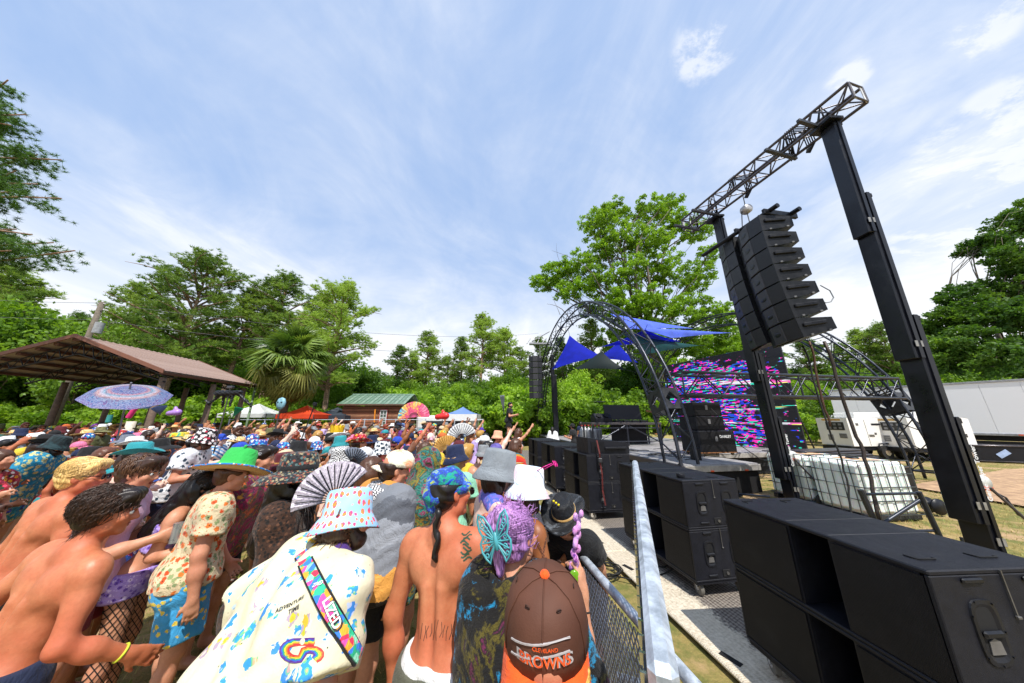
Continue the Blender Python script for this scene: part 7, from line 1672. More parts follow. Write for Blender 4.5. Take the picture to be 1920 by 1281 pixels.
# ---- D: brown hair, lavender-pink tee
D_ = Near(264, 888, 55, .99, Rig('m', 8, 0, 0, 14, 10, A_BT, A_BTr, curl=.8), 'young man with brown fringe in a pale pink t-shirt holding a can', 'light', h=.010)
D_.add('hair', D_.rig.hair('short', .009, 3), hairm('#38241a')); D_.add('locks', locks(D_.rig, 500, .09, .006, .0055, 8, (0, .25, -1), lift=.25, face=.07), hairm('#38241a', '#5a3c26')); D_.add('shirt', D_.rig.tee(.011, seed=5), fab('pale_pink', '#d9b0c8')); D_.add('shorts', D_.rig.shorts(.014), fab('c_maroon', '#7a2028'))
face(D_)
# ---- H: green bucket hat over straw hat, floral shirt, duck shorts
H_ = Near(438, 893, 42, .96, Rig('m', 8, -3, 0, 14, 14, ((-.3, .3, -1), (.1, .7, -.8)), ((.22, .0, -1), (.05, .22, -1)), build=1.12), 'man in a green bucket hat over a straw hat, cream floral shirt and duck shorts', 'light', h=.010)
H_.add('shirt', H_.rig.tee(.010, .62, .90, .016, 8, .009, flare=.01), fab('cream_floral', '#d5c4a0', ['#d05020', '#d8722a', '#8a9a68', '#c84818', '#7c8c60'], 'floral', 24, size=.46)); H_.add('shorts', H_.rig.shorts(.012, .80, .99, .02, 2, amp=.008), fab('duck_print', '#3f9fd8', ['#e0c83c', '#3f9fd8', '#e8d050'], 'spots', 25, size=.40))
H_.add('hair', H_.rig.hair('short', .012, cut=.045), hairm('#4a2c18')); hm_ = H_.rig.headmat((0, 0, .0), 4, 1.12) @ Matrix.Rotation(R(-9), 4, 'Y')
s_ = link('straw_hat', straw_mesh(br=.235), STRAWM, H_.r, hm_); m = MB(); m.lathe([(.236, .050), (.238, .046), (.234, .040)], 36, (0, -.015, 0), .95, 1.10, .010, 2); link('brim_binding', m.mesh('brim_binding'), fab('binding', '#2f7fc8', ['#e07030', '#2f7fc8', '#e8e0c8'], 'spots', 60), s_)
m = MB(); m.lathe([(0, .205), (.05, .204), (.076, .197), (.090, .170), (.099, .095), (.102, .088), (.122, .066), (.134, .054), (.132, .050), (.10, .080)], 32, (0, -.015, 0), .95, 1.12, .008, 3); g_ = link('green_hat', m.mesh('green_hat'), fab('green_felt', '#2fae4e'), H_.r, hm_)
m = MB()
for sx in (-1, 1): m.lathe([(0, .02), (.014, .016), (.018, 0), (.012, -.01)], 12, (sx * .066, -.01, .202), 1, .6)
link('ear', m.mesh('ear'), fab('green_felt', '#2fae4e'), g_)
face(H_)
# ---- I: long black hair, lavender top
I_ = Near(388, 912, 60, .93, Rig('f', 26, 0, 0, -5, 10, A_DN, A_BTr), 'woman with long loose black hair, lavender top and fishnet tights', 'light', h=.010)
I_.add('hair', I_.rig.hair('long', .009, 2), hairm('#0c0908')); I_.add('locks', locks(I_.rig, 520, .40, .010, .007, 9, (0, -.25, -1), 10, .05), hairm('#0c0908', '#221814')); I_.add('tank_top', I_.rig.band(1.12, 1.31, .010, .009, 'tank_top'), fab('lavender_paisley', '#a890d8', ['#6a4ab0', '#d8c8f0', '#8868c8'], 'floral', 34))
I_.add('skirt', I_.rig.shorts(.012, .18, 1.0, .012, 3, 'shorts'), fab('lavender_paisley', '#a890d8')); 
t = NT('fishnet'); v = t.vor(1, t.map('Object', (34, 34, 20), (0, R(45), 0)), 0); t.done((.01, .01, .01, 1), .6); tr_ = t.N.new('ShaderNodeBsdfTransparent'); ms = t.N.new('ShaderNodeMixShader'); w_ = t.N.new('ShaderNodeTexWave'); w_.inputs['Scale'].default_value = 11; t.L.new(t.map('Object', None, (0, R(45), R(45))), w_.inputs[0]); w2 = t.N.new('ShaderNodeTexWave'); w2.inputs['Scale'].default_value = 11; t.L.new(t.map('Object', None, (0, R(-45), R(45))), w2.inputs[0]); f = t.rng(t.math('MAXIMUM', w_.outputs[1], w2.outputs[1]), .90, .96); t.L.new(f, ms.inputs[0]); t.L.new(tr_.outputs[0], ms.inputs[1]); t.L.new(t.b.outputs[0], ms.inputs[2]); t.L.new(ms.outputs[0], t.N['Material Output'].inputs[0])
fF = Field(); I_.rig.legs(fF, .004, 2.0, False); I_.add('tights', fF.mesh('tights', .014), t.m)
# ---- J: palm print shirt, black floral bucket hat
J_ = Near(384, 826, 70, 1.05, Rig('m', 16, 0, 0, -8, 8, A_DN, A_BTr, build=1.15), 'big man with a black floral bucket hat and white palm print shirt', 'light', h=.013)
J_.add('hair', J_.rig.hair('curly', .011, cut=.0), hairm('#4a3020')); J_.add('shirt', J_.rig.tee(.013, .6, .82, .02, 3, .009), fab('palm_print', '#dfe3e8', ['#24384a', '#dfe3e8', '#2c4254', '#dfe3e8'], 'spots', 17, size=.42)); put_hat(J_.r, J_.rig, 'bucket', clothm('black floral'), sc=1.15); J_.add('shorts', J_.rig.shorts(.014), clothm('navy')); J_.add('beard', J_.rig.beard(), hairm('#4a3020'))
# ---- K: rainbow robe behind H
K_ = Near(492, 862, 75, 1.0, Rig('m', 16, 0, 0, 0, 6), 'person in a dark rainbow robe with a grey bandana, right of the green hat', 'light', h=.014)
K_.add('robe', K_.rig.cape(.014, .72, 7, 'robe', .014, .05), fab('dark_rainbow', '#401020', ['#c02828', '#1a1418', '#d8602a', '#1c5a3a', '#a81c50', '#18284a', '#d89a30'], 'tie', 34)); K_.add('hair', K_.rig.hair('short', .012), hairm('#1c110b')); K_.add('shorts', K_.rig.shorts(.014), clothm('black'))
fF = Field(); fF.ell(K_.rig.H(0, -.028, .060), (.096, .110, .050), K_.rig.Rh); fF.cap(K_.rig.H(0, -.13, .03), K_.rig.H(.02, -.19, -.02), .02, .012); fF.disp = K_.rig.folds(.003, 60, 2, 90); K_.add('bandana', fF.mesh('bandana', .010), fab('grey_bandana', '#8a8c90', ['#e8e8ea', '#2a2c30'], 'spots', 50))
# ---- L: dark patterned hat, long hair, brown lace shirt
L_ = Near(562, 893, 76, 1.0, Rig('f', 6, 0, 0, 0, -8, A_DN, ((.12, .35, -1), (-.1, 1, .35)), curl=.9), 'woman with long black hair, dark patterned brimmed hat and brown lace shirt', 'bronze', h=.010)
L_.add('hair', L_.rig.hair('long', .010, 4, .045), hairm('#0c0908')); L_.add('locks', locks(L_.rig, 440, .36, .014, .007, 19, (0, -.15, -1), 10, .1, zmax=.03), hairm('#0c0908', '#221814')); L_.add('shirt', L_.rig.tee(.011, .8, .74, .020, 6, .009), fab('brown_lace', '#3a2418', ['#120c0a', '#5a3a28', '#120c0a'], 'spots', 60, size=.5)); L_.add('shorts', L_.rig.shorts(.014, .7, 1, .02), clothm('black')); put_hat(L_.r, L_.rig, 'wide', fab('dark_pattern', '#2a2c30', ['#8a4a3a', '#506a6a', '#15161a', '#9a8a6a'], 'spots', 70, size=.6), clothm('black'), -6, sc=1.08); sunglasses(L_.r, L_.rig.headmat())
# ---- M: pineapple bucket hat, cream printed shirt, patterned strap
M_ = Near(655, 980, 28, .97, Rig('m', 34, 0, 6, 26, 2, ((-.75, -.05, -.85), (-.2, .7, -.6)), ((.55, .15, -1), (-.1, .5, -.9)), build=1.18), 'man in pineapple bucket hat and cream cartoon-coloured shirt with a wide patterned strap', 'light', h=.009, taken=.45)
fF = Field(); MR = M_.rig; MR.torso(fF, .026); MR.arm(fF, 0, .050, .98); MR.arm(fF, 1, .046, .90); fF.cap((-.06, 0, .93), (.06, 0, .93), .17, k=.08); fF.cap((-.05, 0, .80), (.05, 0, .80), .18, k=.08); fF.cap(MR.C(-.15, -.03, 1.25), (-.12, -.02, .9), .14, .16, .1); fF.cap(MR.C(.12, -.03, 1.25), (.10, -.02, .9), .13, .15, .1); fF.sub(MR.neck + MR.Rc @ vec(0, .02, .05), (.078, .08, .055), MR.Rc, .01)
def md(X, Y, Z_): return .008 * np.sin(22 * X + 3 * np.sin(6 * Z_) + 9 * Y) * np.sin(5 * Z_ + X * 4) + .006 * np.sin(30 * (X * .5 + Z_) + 4 * np.sin(7 * X)) + .004 * np.sin(46 * (X - Z_ * .7))
fF.disp = md; ms_ = fF.mesh('shirt', .010, .012, [((0, 0, -1), -.80)])
t = NT('cream_print'); n3 = t.noise(5, 3); base = t.mix(t.rng(n3, .3, .7), c4('#cdc5a4'), c4('#ddd6ba')); v = t.vor(13, t.map('Object', None, None, (.3, .2, .1)), .85); sp = t.N.new('ShaderNodeSeparateXYZ'); t.L.new(v.outputs[1], sp.inputs[0]); wob = t.noise(34, 2, .6); f = t.rng(t.math('ADD', v.outputs[0], t.math('MULTIPLY', t.math('SUBTRACT', wob, .5), .9)), .36, .30, 0, 1); cc = t.ramp(sp.outputs[0], [(0, '#2f86d0'), (.35, '#2a9cb8'), (.55, '#e8a020'), (.75, '#3a78d0'), (.88, '#2f9ab0')], True); part2 = t.ramp(t.noise(26, 1), [(0, '#e9edf2'), (.40, '#3f8fd8'), (.56, '#86c840'), (.63, '#f0b040')], True); cc = t.mix(.55, cc, part2); col = t.mix(f, base, cc); v2 = t.vor(21, None, 1); col = t.mix(t.rng(v2.outputs[0], .07, .05, 0, 1), col, c4('#333333')); t.bump(t.noise(20, 4, .6), .4, .012)
CR = t.done(col, .8, 0, .3); sh_ = M_.add('shirt', ms_, CR); bv = M_.bvh(sh_)
M_.add('hair', MR.hair('curly', .008, 6, .0), hairm('#3a2416')); M_.add('locks', locks(MR, 1100, .10, .016, .0045, 16, (0, -.2, -1), 9, .9, zmax=-.005, gr=1.12), hairm('#3a2416', '#5e4028')); M_.add('shorts', MR.shorts(.014, .7), clothm('teal')); M_.add('beard', MR.beard(), hairm('#2c1a10'))
PINE = NT('pineapple_print'); b_ = PINE.mix(PINE.rng(PINE.noise(6, 2), .3, .7), c4('#8fbfe0'), c4('#a9d0ea')); mp = PINE.map('Object', (40, 40, 26)); v = PINE.vor(1, mp, .12); f = PINE.rng(PINE.math('ADD', v.outputs[0], PINE.math('MULTIPLY', PINE.math('SUBTRACT', PINE.noise(90, 2), .5), .4)), .44, .36, 0, 1); PINE = PINE.done(PINE.mix(f, b_, PINE.mix(PINE.rng(PINE.noise(70, 2), .45, .55), c4('#e88a3c'), c4('#e0487a'))), .8, 0, .3)
put_hat(M_.r, MR, 'bucket', PINE, sc=1.12, tilt=4, yaw=-8)
fF = Field(); fF.cap(MR.neck + MR.Rc @ vec(-.045, 0, .03), MR.neck + MR.Rc @ vec(.045, 0, .03), .060, k=.03); fF.disp = MR.folds(.004, 50, 3, 60); M_.add('neckerchief', fF.mesh('neckerchief', .009), fab('purple_satin', '#4a2a7a', rough=.35))
pxs = [(566 + 120 * t_, 1040 + 215 * t_ + 10 * math.sin(t_ * 3)) for t_ in np.linspace(0, 1, 16)]
st_ = M_.ribbon('strap_edge', bv, pxs, .030, clothm('black'), .007); sp2 = M_.ribbon('strap', bv, pxs, .0235, fab('strap_print', '#20a878', ['#e03050', '#30b890', '#e050a0', '#3878d8', '#f0a030', '#8ad0b0'], 'spots', 34, size=.8), .012)
wh_ = mat('print_white', (.85, .85, .85), .6); bk_ = mat('print_black', (.02, .02, .02), .6)
M_.decal('lettering_outline', bv, 'LIZED', 622, 1150, .050, 8, 18, bk_, .0155); M_.decal('lettering', bv, 'LIZED', 622, 1149, .043, 8, 18, wh_, .0175); M_.decal('lettering', bv, 'GRIZ', 600, 1098, .020, -14, 6, wh_, .0175)  # larger black print outlines the white letters
M_.decal('lettering', bv, 'ADVENTURE', 546, 1134, .019, 20, -12, bk_, .004); M_.decal('lettering', bv, 'TIME', 552, 1143, .021, 20, -12, bk_, .004)
for k, c_ in enumerate(('#5a2a90', '#2a62c8', '#30a860', '#f0d030', '#f08028', '#d83030')):
    rr_ = 1.0 - k * .10; o_ = (k - 2.5) * 2.1; rb_ = [(590 - 22 * t_, 1203 - o_ * -1) for t_ in (0, .5)] + [(556 + (15 - o_) * math.cos(a) * 1.5, 1220 - (16 - o_) * math.sin(a)) for a in np.linspace(math.radians(100), math.radians(290), 10)] + [(582 + (11 + o_) * math.cos(a) * 1.5, 1228 - (10 + o_) * math.sin(a)) for a in np.linspace(math.radians(130), math.radians(-60), 9)]
    M_.ribbon('rainbow_print', bv, rb_, .0030, mat('print_' + c_, c_, .7), .0035)
# ---- O: sunburnt back, tie-dye headscarf, olive trousers
O_ = Near(846, 925, 22, 1.0, Rig('m', 6, -7, 0, 32, 8, ((-.28, -.1, -1), (-.02, .15, -1)), ((.42, .35, -.85), (-.42, .30, 1)), curl=.9, build=.98), 'sunburnt shirtless man with a tie-dye headscarf, black braid and olive trousers', 'red', h=.008)
fF = Field(); H = O_.rig.H; fF.ell(H(0, -.026, .052), (.093, .112, .082), O_.rig.Rh); fF.cap(H(-.07, .04, .02), H(-.05, -.10, -.02), .022, .024, .02); fF.cap(H(.07, .04, .02), H(.05, -.10, -.02), .022, .024, .02); fF.cap(H(-.06, .06, .03), H(.06, .06, .03), .022, k=.02); fF.cap(H(0, -.11, -.01), H(0, -.10, -.06), .045, .03, .03); fF.disp = O_.rig.folds(.006, 70, 9, 60)
O_.add('headscarf', fF.mesh('headscarf', .008), fab('bright_tiedye', '#2040a0', ['#2a1a70', '#1050c0', '#18a070', '#2a2a90', '#2060c8', '#a8c020', '#5020a0', '#10a0b0'], 'tie', 44)); O_.add('hair', O_.rig.hair('short', .009, cut=.045), hairm('#0f0b0a'))
m = MB(); bp = [Vector(H(.045, -.07, -.06 - .0)) + Vector(O_.rig.Rc @ vec(.01 * math.sin(i * 1.3), -.035, -.022 * i)) for i in range(11)]; m.path(bp, [.013 + .004 * (i % 2) for i in range(10)] + [.006], 7); O_.add('braid', m.mesh('braid'), hairm('#0f0b0a'))
O_.add('trousers', O_.rig.shorts(.010, 1.7, .975, .014, 4, 'trousers', .005), fab('olive_grey', '#56574a')); fF = Field(); O_.rig.torso(fF, .018); O_.add('waistband', fF.mesh('waistband', .009, 0, [((0, 0, 1), .998), ((0, 0, -1), -.962)]), fab('c_white', '#dfe1e2')); sunglasses(O_.r, O_.rig.headmat())
def wristband(N, i, mm, d0=.03, r=.031, w=.007):
    wv, dv = N.rig.wr[i], N.rig.hdir[i]; x_, y_, z_ = basis(Vector(dv)); m = MB(); q = [Vector(wv) - Vector(dv) * d0 + (x_ * math.cos(a) + y_ * math.sin(a)) * r for a in np.linspace(0, 2 * math.pi, 14)[:-1]]; m.path(q, w, 5, True); return N.add('wristband', m.mesh('wristband'), mm)
wristband(O_, 1, fab('blue_band', '#2a6aa8', ['#8fd0e0', '#2a4a98'], 'spots', 90))
bv = O_.bvh(O_.bodyo); TAT = mat('tattoo_green', '#35503c', .5, 0, .3, 40)
for k in range(9): M0 = O_.ribbon('tattoo', bv, [(868 + 4 * math.sin(k), 998 + k * 6 + 2 * j * math.sin(k * 2.1)) if False else (866 + j * 4 + 3 * math.sin(k * 1.7), 1000 + k * 6 + 4 * math.sin(j * 1.1 + k)) for j in range(5)], .0035, TAT, .0012, .001)
for k in range(11): O_.ribbon('drawn_line', bv, [(792 + k * 6, 1168 + 6 * math.sin(k)), (790 + k * 6 + 3 * math.sin(k * 2.3), 1185), (788 + k * 6, 1198 + 4 * math.sin(k * 1.7))], .0011, bk_, .0012, .001)
# ---- P: cream cap, houndstooth scarf, grey and orange shawl
P_ = Near(742, 882, 40, 1.0, Rig('m', 10, 0, 0, 18, 8, A_BT, A_DNr), 'man with a cream tie-dye cap worn backwards and a grey and orange shawl', 'light', h=.010)
P_.add('hair', P_.rig.hair('short', .010, cut=.045), hairm('#2c1a10')); put_hat(P_.r, P_.rig, 'cap', fab('cream_tiedye', '#e8e6cc', ['#7ac0e0', '#eceacf', '#eceacf', '#f0a070', '#eceacf'], 'tie', 22), None, 0, yaw=168, sc=1.12); P_.add('shawl', P_.rig.cape(.011, .92, 9, 'shawl', .014, .03), fab('grey_orange_weave', '#7c8088', ['#8c9098', '#5c6068', '#74787f', '#c88838', '#2a2420', '#d89a48'], 'stripe', 1.1)); P_.add('shorts', P_.rig.shorts(.014), clothm('black'))
fF = Field(); fF.cap(P_.rig.neck + P_.rig.Rc @ vec(-.10, -.02, -.02), P_.rig.neck + P_.rig.Rc @ vec(.10, -.02, -.02), .095, k=.04); fF.cap(P_.rig.C(0, -.09, 1.40), P_.rig.C(.02, -.12, 1.22), .11, .07, .05); fF.disp = P_.rig.folds(.006, 40, 3, 40); P_.add('scarf', fF.mesh('scarf', .010), fab('houndstooth', '#e0e0e2', ['#15161c'], 'check', 95))
m = MB(); rt = random.Random(3)
for k in range(60): x = -.26 + .52 * k / 59; p = Vector(P_.rig.C(x, -.20 + .02 * math.sin(k), .97)); m.tube(p, p + Vector((rt.uniform(-.015, .015), rt.uniform(-.015, .01), -.06)), .007, 4, .010)
tag(P_.add('fringe', m.mesh('fringe'), fab('orange_fringe', '#d88a18')), kind='stuff')
# ---- Q: hooded rainbow pashmina
Q_ = Near(806, 872, 70, .98, Rig('f', 10, 0, 0, 0, 6), 'person hooded in a green and magenta patterned pashmina behind the cream cap', 'light', h=.012)
Q_.add('pashmina', Q_.rig.cape(.012, .66, 11, 'pashmina', .013, .03, True), fab('green_magenta_weave', '#2a6a3a', ['#1c4a2c', '#3a2818', '#8a1c54', '#148070', '#181428', '#8a7020', '#2a6a3a', '#40102c'], 'tie', 60)); Q_.add('shorts', Q_.rig.shorts(.014), clothm('black'))
# ---- R: grey bucket hat, glasses, pale back
R_ = Near(937, 890, 66, 1.0, Rig('f', 8, 0, 0, 12, 8, A_DN, A_BTr, build=1.22), 'pale woman with grey bucket hat, glasses and a pink and blue neck scarf', 'pale', h=.010)
R_.add('hair', R_.rig.hair('bob', .010, cut=.045), hairm('#2c1a10')); put_hat(R_.r, R_.rig, 'bucket', fab('grey_hat', '#7f868c'), sc=1.16); sunglasses(R_.r, R_.rig.headmat(), (.12, .12, .13)); R_.add('bikini_top', R_.rig.band(1.19, 1.255), fab('purple_top', '#5a3aa0')); R_.add('skirt', R_.rig.skirt(.014, .6, .99, 2, 'skirt', .03), fab('red_blue_tiedye', '#f0f0f4', ['#e8ecf8', '#c02848', '#f4f4fa', '#2858c0', '#f4f0f8'], 'tie', 20))
fF = Field(); c_ = R_.rig; fF.cap(c_.neck + c_.Rc @ vec(-.06, 0, .0), c_.neck + c_.Rc @ vec(.06, 0, .0), .070, k=.03); fF.cap(c_.C(.10, -.04, 1.42), c_.C(.13, .04, 1.25), .035, .03); fF.disp = c_.folds(.004, 50, 3, 60); R_.add('scarf', fF.mesh('scarf', .009), fab('pink_blue_scarf', '#c080c0', ['#e090c0', '#8060c8', '#3868c0', '#e0a0d0'], 'tie', 30))
face(R_)
# ---- S: white tie-dye bucket hat, tanned back with a braided strap
S_ = Near(992, 922, 48, .95, Rig('f', 20, 0, 0, 0, 4, A_DN, A_BTr), 'tanned woman with a white tie-dye bucket hat, pink glasses and braided cross straps', 'bronze', h=.009)
S_.add('hair', S_.rig.hair('bob', .009, cut=.045), hairm('#2c1a10')); ht = put_hat(S_.r, S_.rig, 'bucket', fab('white_pink_tiedye', '#f0eef6', ['#f6f4fa', '#f0c8d8', '#f6f6fa', '#c0d8f0', '#f8f6fc'], 'tie', 26), sc=1.18)
bv = S_.bvh(S_.bodyo); STR = fab('braid_brown', '#4a2a1c', ['#7a4a30'], 'check', 120)
for pp in ([(1030 - 22 * t_ + 34 * 0, 975 + 118 * t_) for t_ in np.linspace(0, 1, 12)], [(1002 + 46 * t_, 1005 + 100 * t_) for t_ in np.linspace(0, 1, 12)]): S_.ribbon('braided_strap', bv, pp, .006, STR, .004)
S_.add('shorts', S_.rig.shorts(.014, .25), clothm('black')); sunglasses(ht, Matrix.Translation((.045, .045, .12)) @ Matrix.Rotation(R(-60), 4, 'Z') @ Matrix.Rotation(R(30), 4, 'X'), (.25, .02, .12), '#d8208a')
# ---- T: black marbled cowboy hat leaning over the barrier
T_ = Near(1058, 972, 205, .88, Rig('f', 34, 0, 0, 0, 6), 'person in a black marbled cowboy hat bending at the barrier', 'light', h=.012, taken=.3)
T_.add('hair', T_.rig.hair('bob', .012, cut=.045), hairm('#0f0b0a')); put_hat(T_.r, T_.rig, 'cowboy', fab('black_marble', '#14171c', ['#101216', '#1b1f26', '#101216', '#101216', '#5a6068'], 'tie', 38, rough=.5), STRAWM, -14, sc=.98); T_.add('shirt', T_.rig.tee(.014), clothm('black')); T_.add('shorts', T_.rig.shorts(.014), clothm('black'))
m = MB(); 
for k in range(3): m.lathe([(0, .008), (.008, .004), (.008, -.004), (0, -.008)], 8, (.02 * k, .06 - .01 * k, .17 + .004 * k))
link('flower', m.mesh('flower'), mat('flower_yellow', '#f0d818', .5), T_.r, T_.rig.headmat((0, 0, 0), -14, 1.06))
# ---- U: purple hair with butterfly clip, dark rainbow pashmina, raised arm
U_ = Near(968, 1006, 30, .93, Rig('f', 4, -6, 0, 10, 4, A_DN, ((.42, .25, -.95), (.02, .22, 1)), curl=1.1), 'woman with purple hair in a turquoise butterfly claw and a dark rainbow pashmina', 'light', h=.008, taken=.25)
PH = hairm('#4c2458', '#b080bc'); U_.add('hair', U_.rig.hair('bun', .007, 2), PH); U_.add('locks', locks(U_.rig, 1200, .17, .002, .0042, 29, (-.15, -1, -.12), 9, .03, face=.09), PH); U_.add('flyaway_hair', locks(U_.rig, 110, .06, .014, .0020, 31, (.2, .3, .8), 6, 2.2), PH)
H = U_.rig.H; fF = Field(); fF.ell(H(-.03, -.115, .06), (.050, .045, .060), U_.rig.Rh, .02); fF.cap(H(-.02, -.10, -.0), H(-.01, -.105, -.11), .040, .018, .03); fF.disp = U_.rig.folds(.004, 10, 4, 160); U_.add('hair_twist', fF.mesh('hair_twist', .007), PH)
TQ = mat('turquoise_plastic', '#4aa0aa', .35)
def wing(sg, nm):
    m = MB(); th = .006
    def loop(pts, r): m.path(pts, r, 6, True)
    def P3(x, z, y=-.005): return Vector((sg * x, -.168 - .010 * x * 8 + y, z))
    loop([P3(*q) for q in ((.006, .02), (.020, .060), (.045, .098), (.070, .112), (.078, .085), (.074, .050), (.060, .022), (.075, .0), (.072, -.030), (.055, -.058), (.038, -.075), (.030, -.050), (.018, -.030), (.008, -.010))], .0048)
    for (a, b) in (((.010, .015), (.060, .090)), ((.010, .010), (.068, .060)), ((.010, .006), (.060, .030)), ((.010, .0), (.066, .0)), ((.010, -.004), (.062, -.030)), ((.008, -.010), (.045, -.055)), ((.008, -.012), (.034, -.060))): m.tube(P3(*a), P3(*b), .0034, 6)
    for (cx, cz, r) in ((.040, .050, .009), (.055, .070, .009), (.045, -.02, .009), (.05, .012, .007), (.06, .095, .006), (.05, -.045, .007)): loop([P3(cx + r * math.cos(a), cz + r * math.sin(a)) for a in np.linspace(0, 2 * math.pi, 9)[:-1]], .003)
    m.add([P3(*q) for q in ((.004, .02), (.022, .03), (.030, .0), (.018, -.02), (.004, -.02))] , [(0, 1, 2, 3, 4)]); return m.mesh(nm)
clip = U_.add('butterfly_clip', MB().lathe([(0, .038), (.008, .03), (.011, 0), (.009, -.03), (0, -.036)], 10, (0, -.172, .0)).mesh('butterfly_clip'), TQ); clip.matrix_basis = U_.rig.headmat((-.030, .015, .012), 0, 1.0, 14) @ Matrix.Rotation(R(-10), 4, 'Y')
for sg in (-1, 1): link('wing', wing(sg, 'wing'), TQ, clip)
U_.add('pashmina', U_.rig.cape(.010, .75, 15, 'pashmina', .010, .0, wd=.5), fab('dark_rainbow_pashmina', '#14100f', ['#1480b0', '#12100e', '#1aa070', '#0e2a40', '#1488b8', '#12100e', '#100e0d', '#12100e', '#5a5014', '#12100e', '#6a2048', '#12100e'], 'tie', 24)); wristband(U_, 1, clothm('black'), .05, .028, .003)
m = MB(); fF = Field()
for k in range(26):
    t_ = k / 25; fF.ell(vec(.012 * math.sin(k * 2.3), .010 * math.cos(k * 1.9), -.20 + .42 * t_), (.011, .010, .018), None, .008)
P0 = U_.M @ Vector(U_.rig.wr[1] + U_.rig.hdir[1] * .08); fn = link('feather_wand', fF.mesh('feather_wand', .006), fab('purple_glitter', '#7a30a0', ['#a050c8', '#5a1880', '#e090d0', '#c8a0d8', '#6a2090'], 'tie', 110, rough=.25), None, Matrix.Translation(P0 + Vector((-.03, -.01, .0))) @ Matrix.Rotation(R(8), 4, 'Y')); tag(fn, 'purple glittering boa bundle held up beside the fence rail', 'boa')
fF = Field(); fF.ell(vec(0, 0, 0), (.030, .012, .045)); fF.ell(vec(.01, 0, -.09), (.026, .012, .05)); cpo = link('green_cup', fF.mesh('green_cup', .006), mat('green_plastic', '#6aa018', .2), None, Matrix.Translation(W(1078, 1092, 1.35))); tag(cpo, 'shiny lime green plastic pouch hanging at the barrier below the boa', 'pouch')
# ---- V: brown cap with orange button, nearest of all
V_ = Near(1024, 1212, 6, .925, Rig('m', 6, 0, 0, 0, -16, A_DN, A_DNr), 'person in a brown baseball cap with orange button and orange brim, nearest the camera', 'light', h=.010, taken=.2)
V_.add('hair', V_.rig.hair('short', .009, cut=.015), hairm('#9a6a2c', '#c89a50')); BRC = NT('brown_twill'); b_ = BRC.noise(3, 4); BRC.bump(BRC.noise(220, 2), .25, .002); BRC = BRC.done(BRC.mix(BRC.rng(b_, .3, .7), c4('#4a2c20'), c4('#6a4434')), .7, 0, .3); ORC = fab('cap_orange', '#e8581a')
V_.add('shirt', V_.rig.tee(.012, .5, .85, .02, 2), fab('c_purple', '#2a1a40')); cc_ = put_hat(V_.r, V_.rig, 'cap', BRC, ORC, 0, (0, 0, 0), 176, 1.20)
cme = CAPM[0]; mwc = V_.rig.headmat((0, 0, 0), 0, 1.20, 176); bvc = BVHTree.FromPolygons([mwc @ v.co for v in cme.vertices], [tuple(p.vertices) for p in cme.polygons])
SIL = mat('silver_thread', (.45, .42, .42), .5); V_.decal('lettering_edge', bvc, 'BROWNS', 1022, 1243, .029, 12, 0, SIL, .0022); V_.decal('lettering', bvc, 'BROWNS', 1022, 1243, .026, 12, 0, ORC, .0032); V_.decal('lettering', bvc, 'CLEVELAND', 1022, 1219, .010, 12, 0, ORC, .0032)
for dy in (0, 34): V_.ribbon('piping', bvc, [(960 + 108 * t_, 1196 + dy * .75 + 14 * math.sin(math.pi * t_ ** .8) - 2 * t_) for t_ in np.linspace(0, 1, 14)], .0014, SIL, .003, .001)
for k in range(6): a = R(60 * k); m = MB(); m.path([Vector((.062 * .96 * math.cos(a) + .005 * math.cos(b) * -math.sin(a), .062 * 1.14 * math.sin(a) - .012 + .005 * math.cos(b) * math.cos(a), .1205 + .005 * math.sin(b) * .5)) for b in np.linspace(0, 6.28, 8)[:-1]], .0012, 4, True); link('eyelet', m.mesh('eyelet'), mat('eyelet_thread', '#3a2218', .7), cc_)

# ---------------- middle distance people, from the shared meshes
def mid(hx, hy, v, yaw, k, sk, hair, hairk, label, top=None, topm=None, bottom='shorts', botm='black', hat=None, hatm=None, hband=None, glasses=False, beard=False, hyaw=0, taken=.30, z=None, hsc=1.1):
    k *= .94 if z is None else 1; hsc = min(hsc, 1.08); d_ = VAR[v]; rig = d_['rig']; P = Z(hx, hy, rig.hd[2] * k) if z is None else W(hx, hy, z); Rw = Rz3(R(-yaw)); o = P - Vector((Rw @ rig.hd) * k); oz = 0 if z is None else o.z
    r_ = empty('person', (o.x, o.y, oz), R(-yaw), label, 'person'); r_.scale = (k, k, k); DONE.append((o.x, o.y, taken)); link('body', d_['body'], skin(sk), r_)
    if top: link({'tee': 'shirt', 'tank': 'tank_top', 'bikini': 'bikini_top', 'cape': 'shawl'}[top], d_[top], clothm(topm) if isinstance(topm, str) else topm, r_)
    if bottom in d_: link(bottom, d_[bottom], clothm(botm) if isinstance(botm, str) else botm, r_)
    if hairk: link('hair', d_[hairk + ('c' if hat else '')], hairm(hair), r_)
    if beard: link('beard', d_['beard'], hairm(hair), r_)
    if hat: put_hat(r_, rig, hat, STRAWM if hatm == 'straw' else (clothm(hatm) if isinstance(hatm, str) else hatm), clothm(hband) if hband else None, 0, yaw=hyaw, sc=hsc)
    if glasses: sunglasses(r_, rig.headmat())
    return r_
BR, BK, DB, BL = '#4a2c18', '#120d0b', '#2c1a10', '#a8803e'
mid(198, 858, 4, 80, 1.0, 'light', '#5a3420', 'long', 'woman with wavy brown hair, black sunglasses and hands raised to her face', 'bikini', 'white', glasses=True)
mid(300, 842, 7, 72, 1.04, 'light', BK, 'short', 'bearded shirtless man in a wide floppy black hat', hat='wide', hatm='black', beard=True, hsc=1.2)
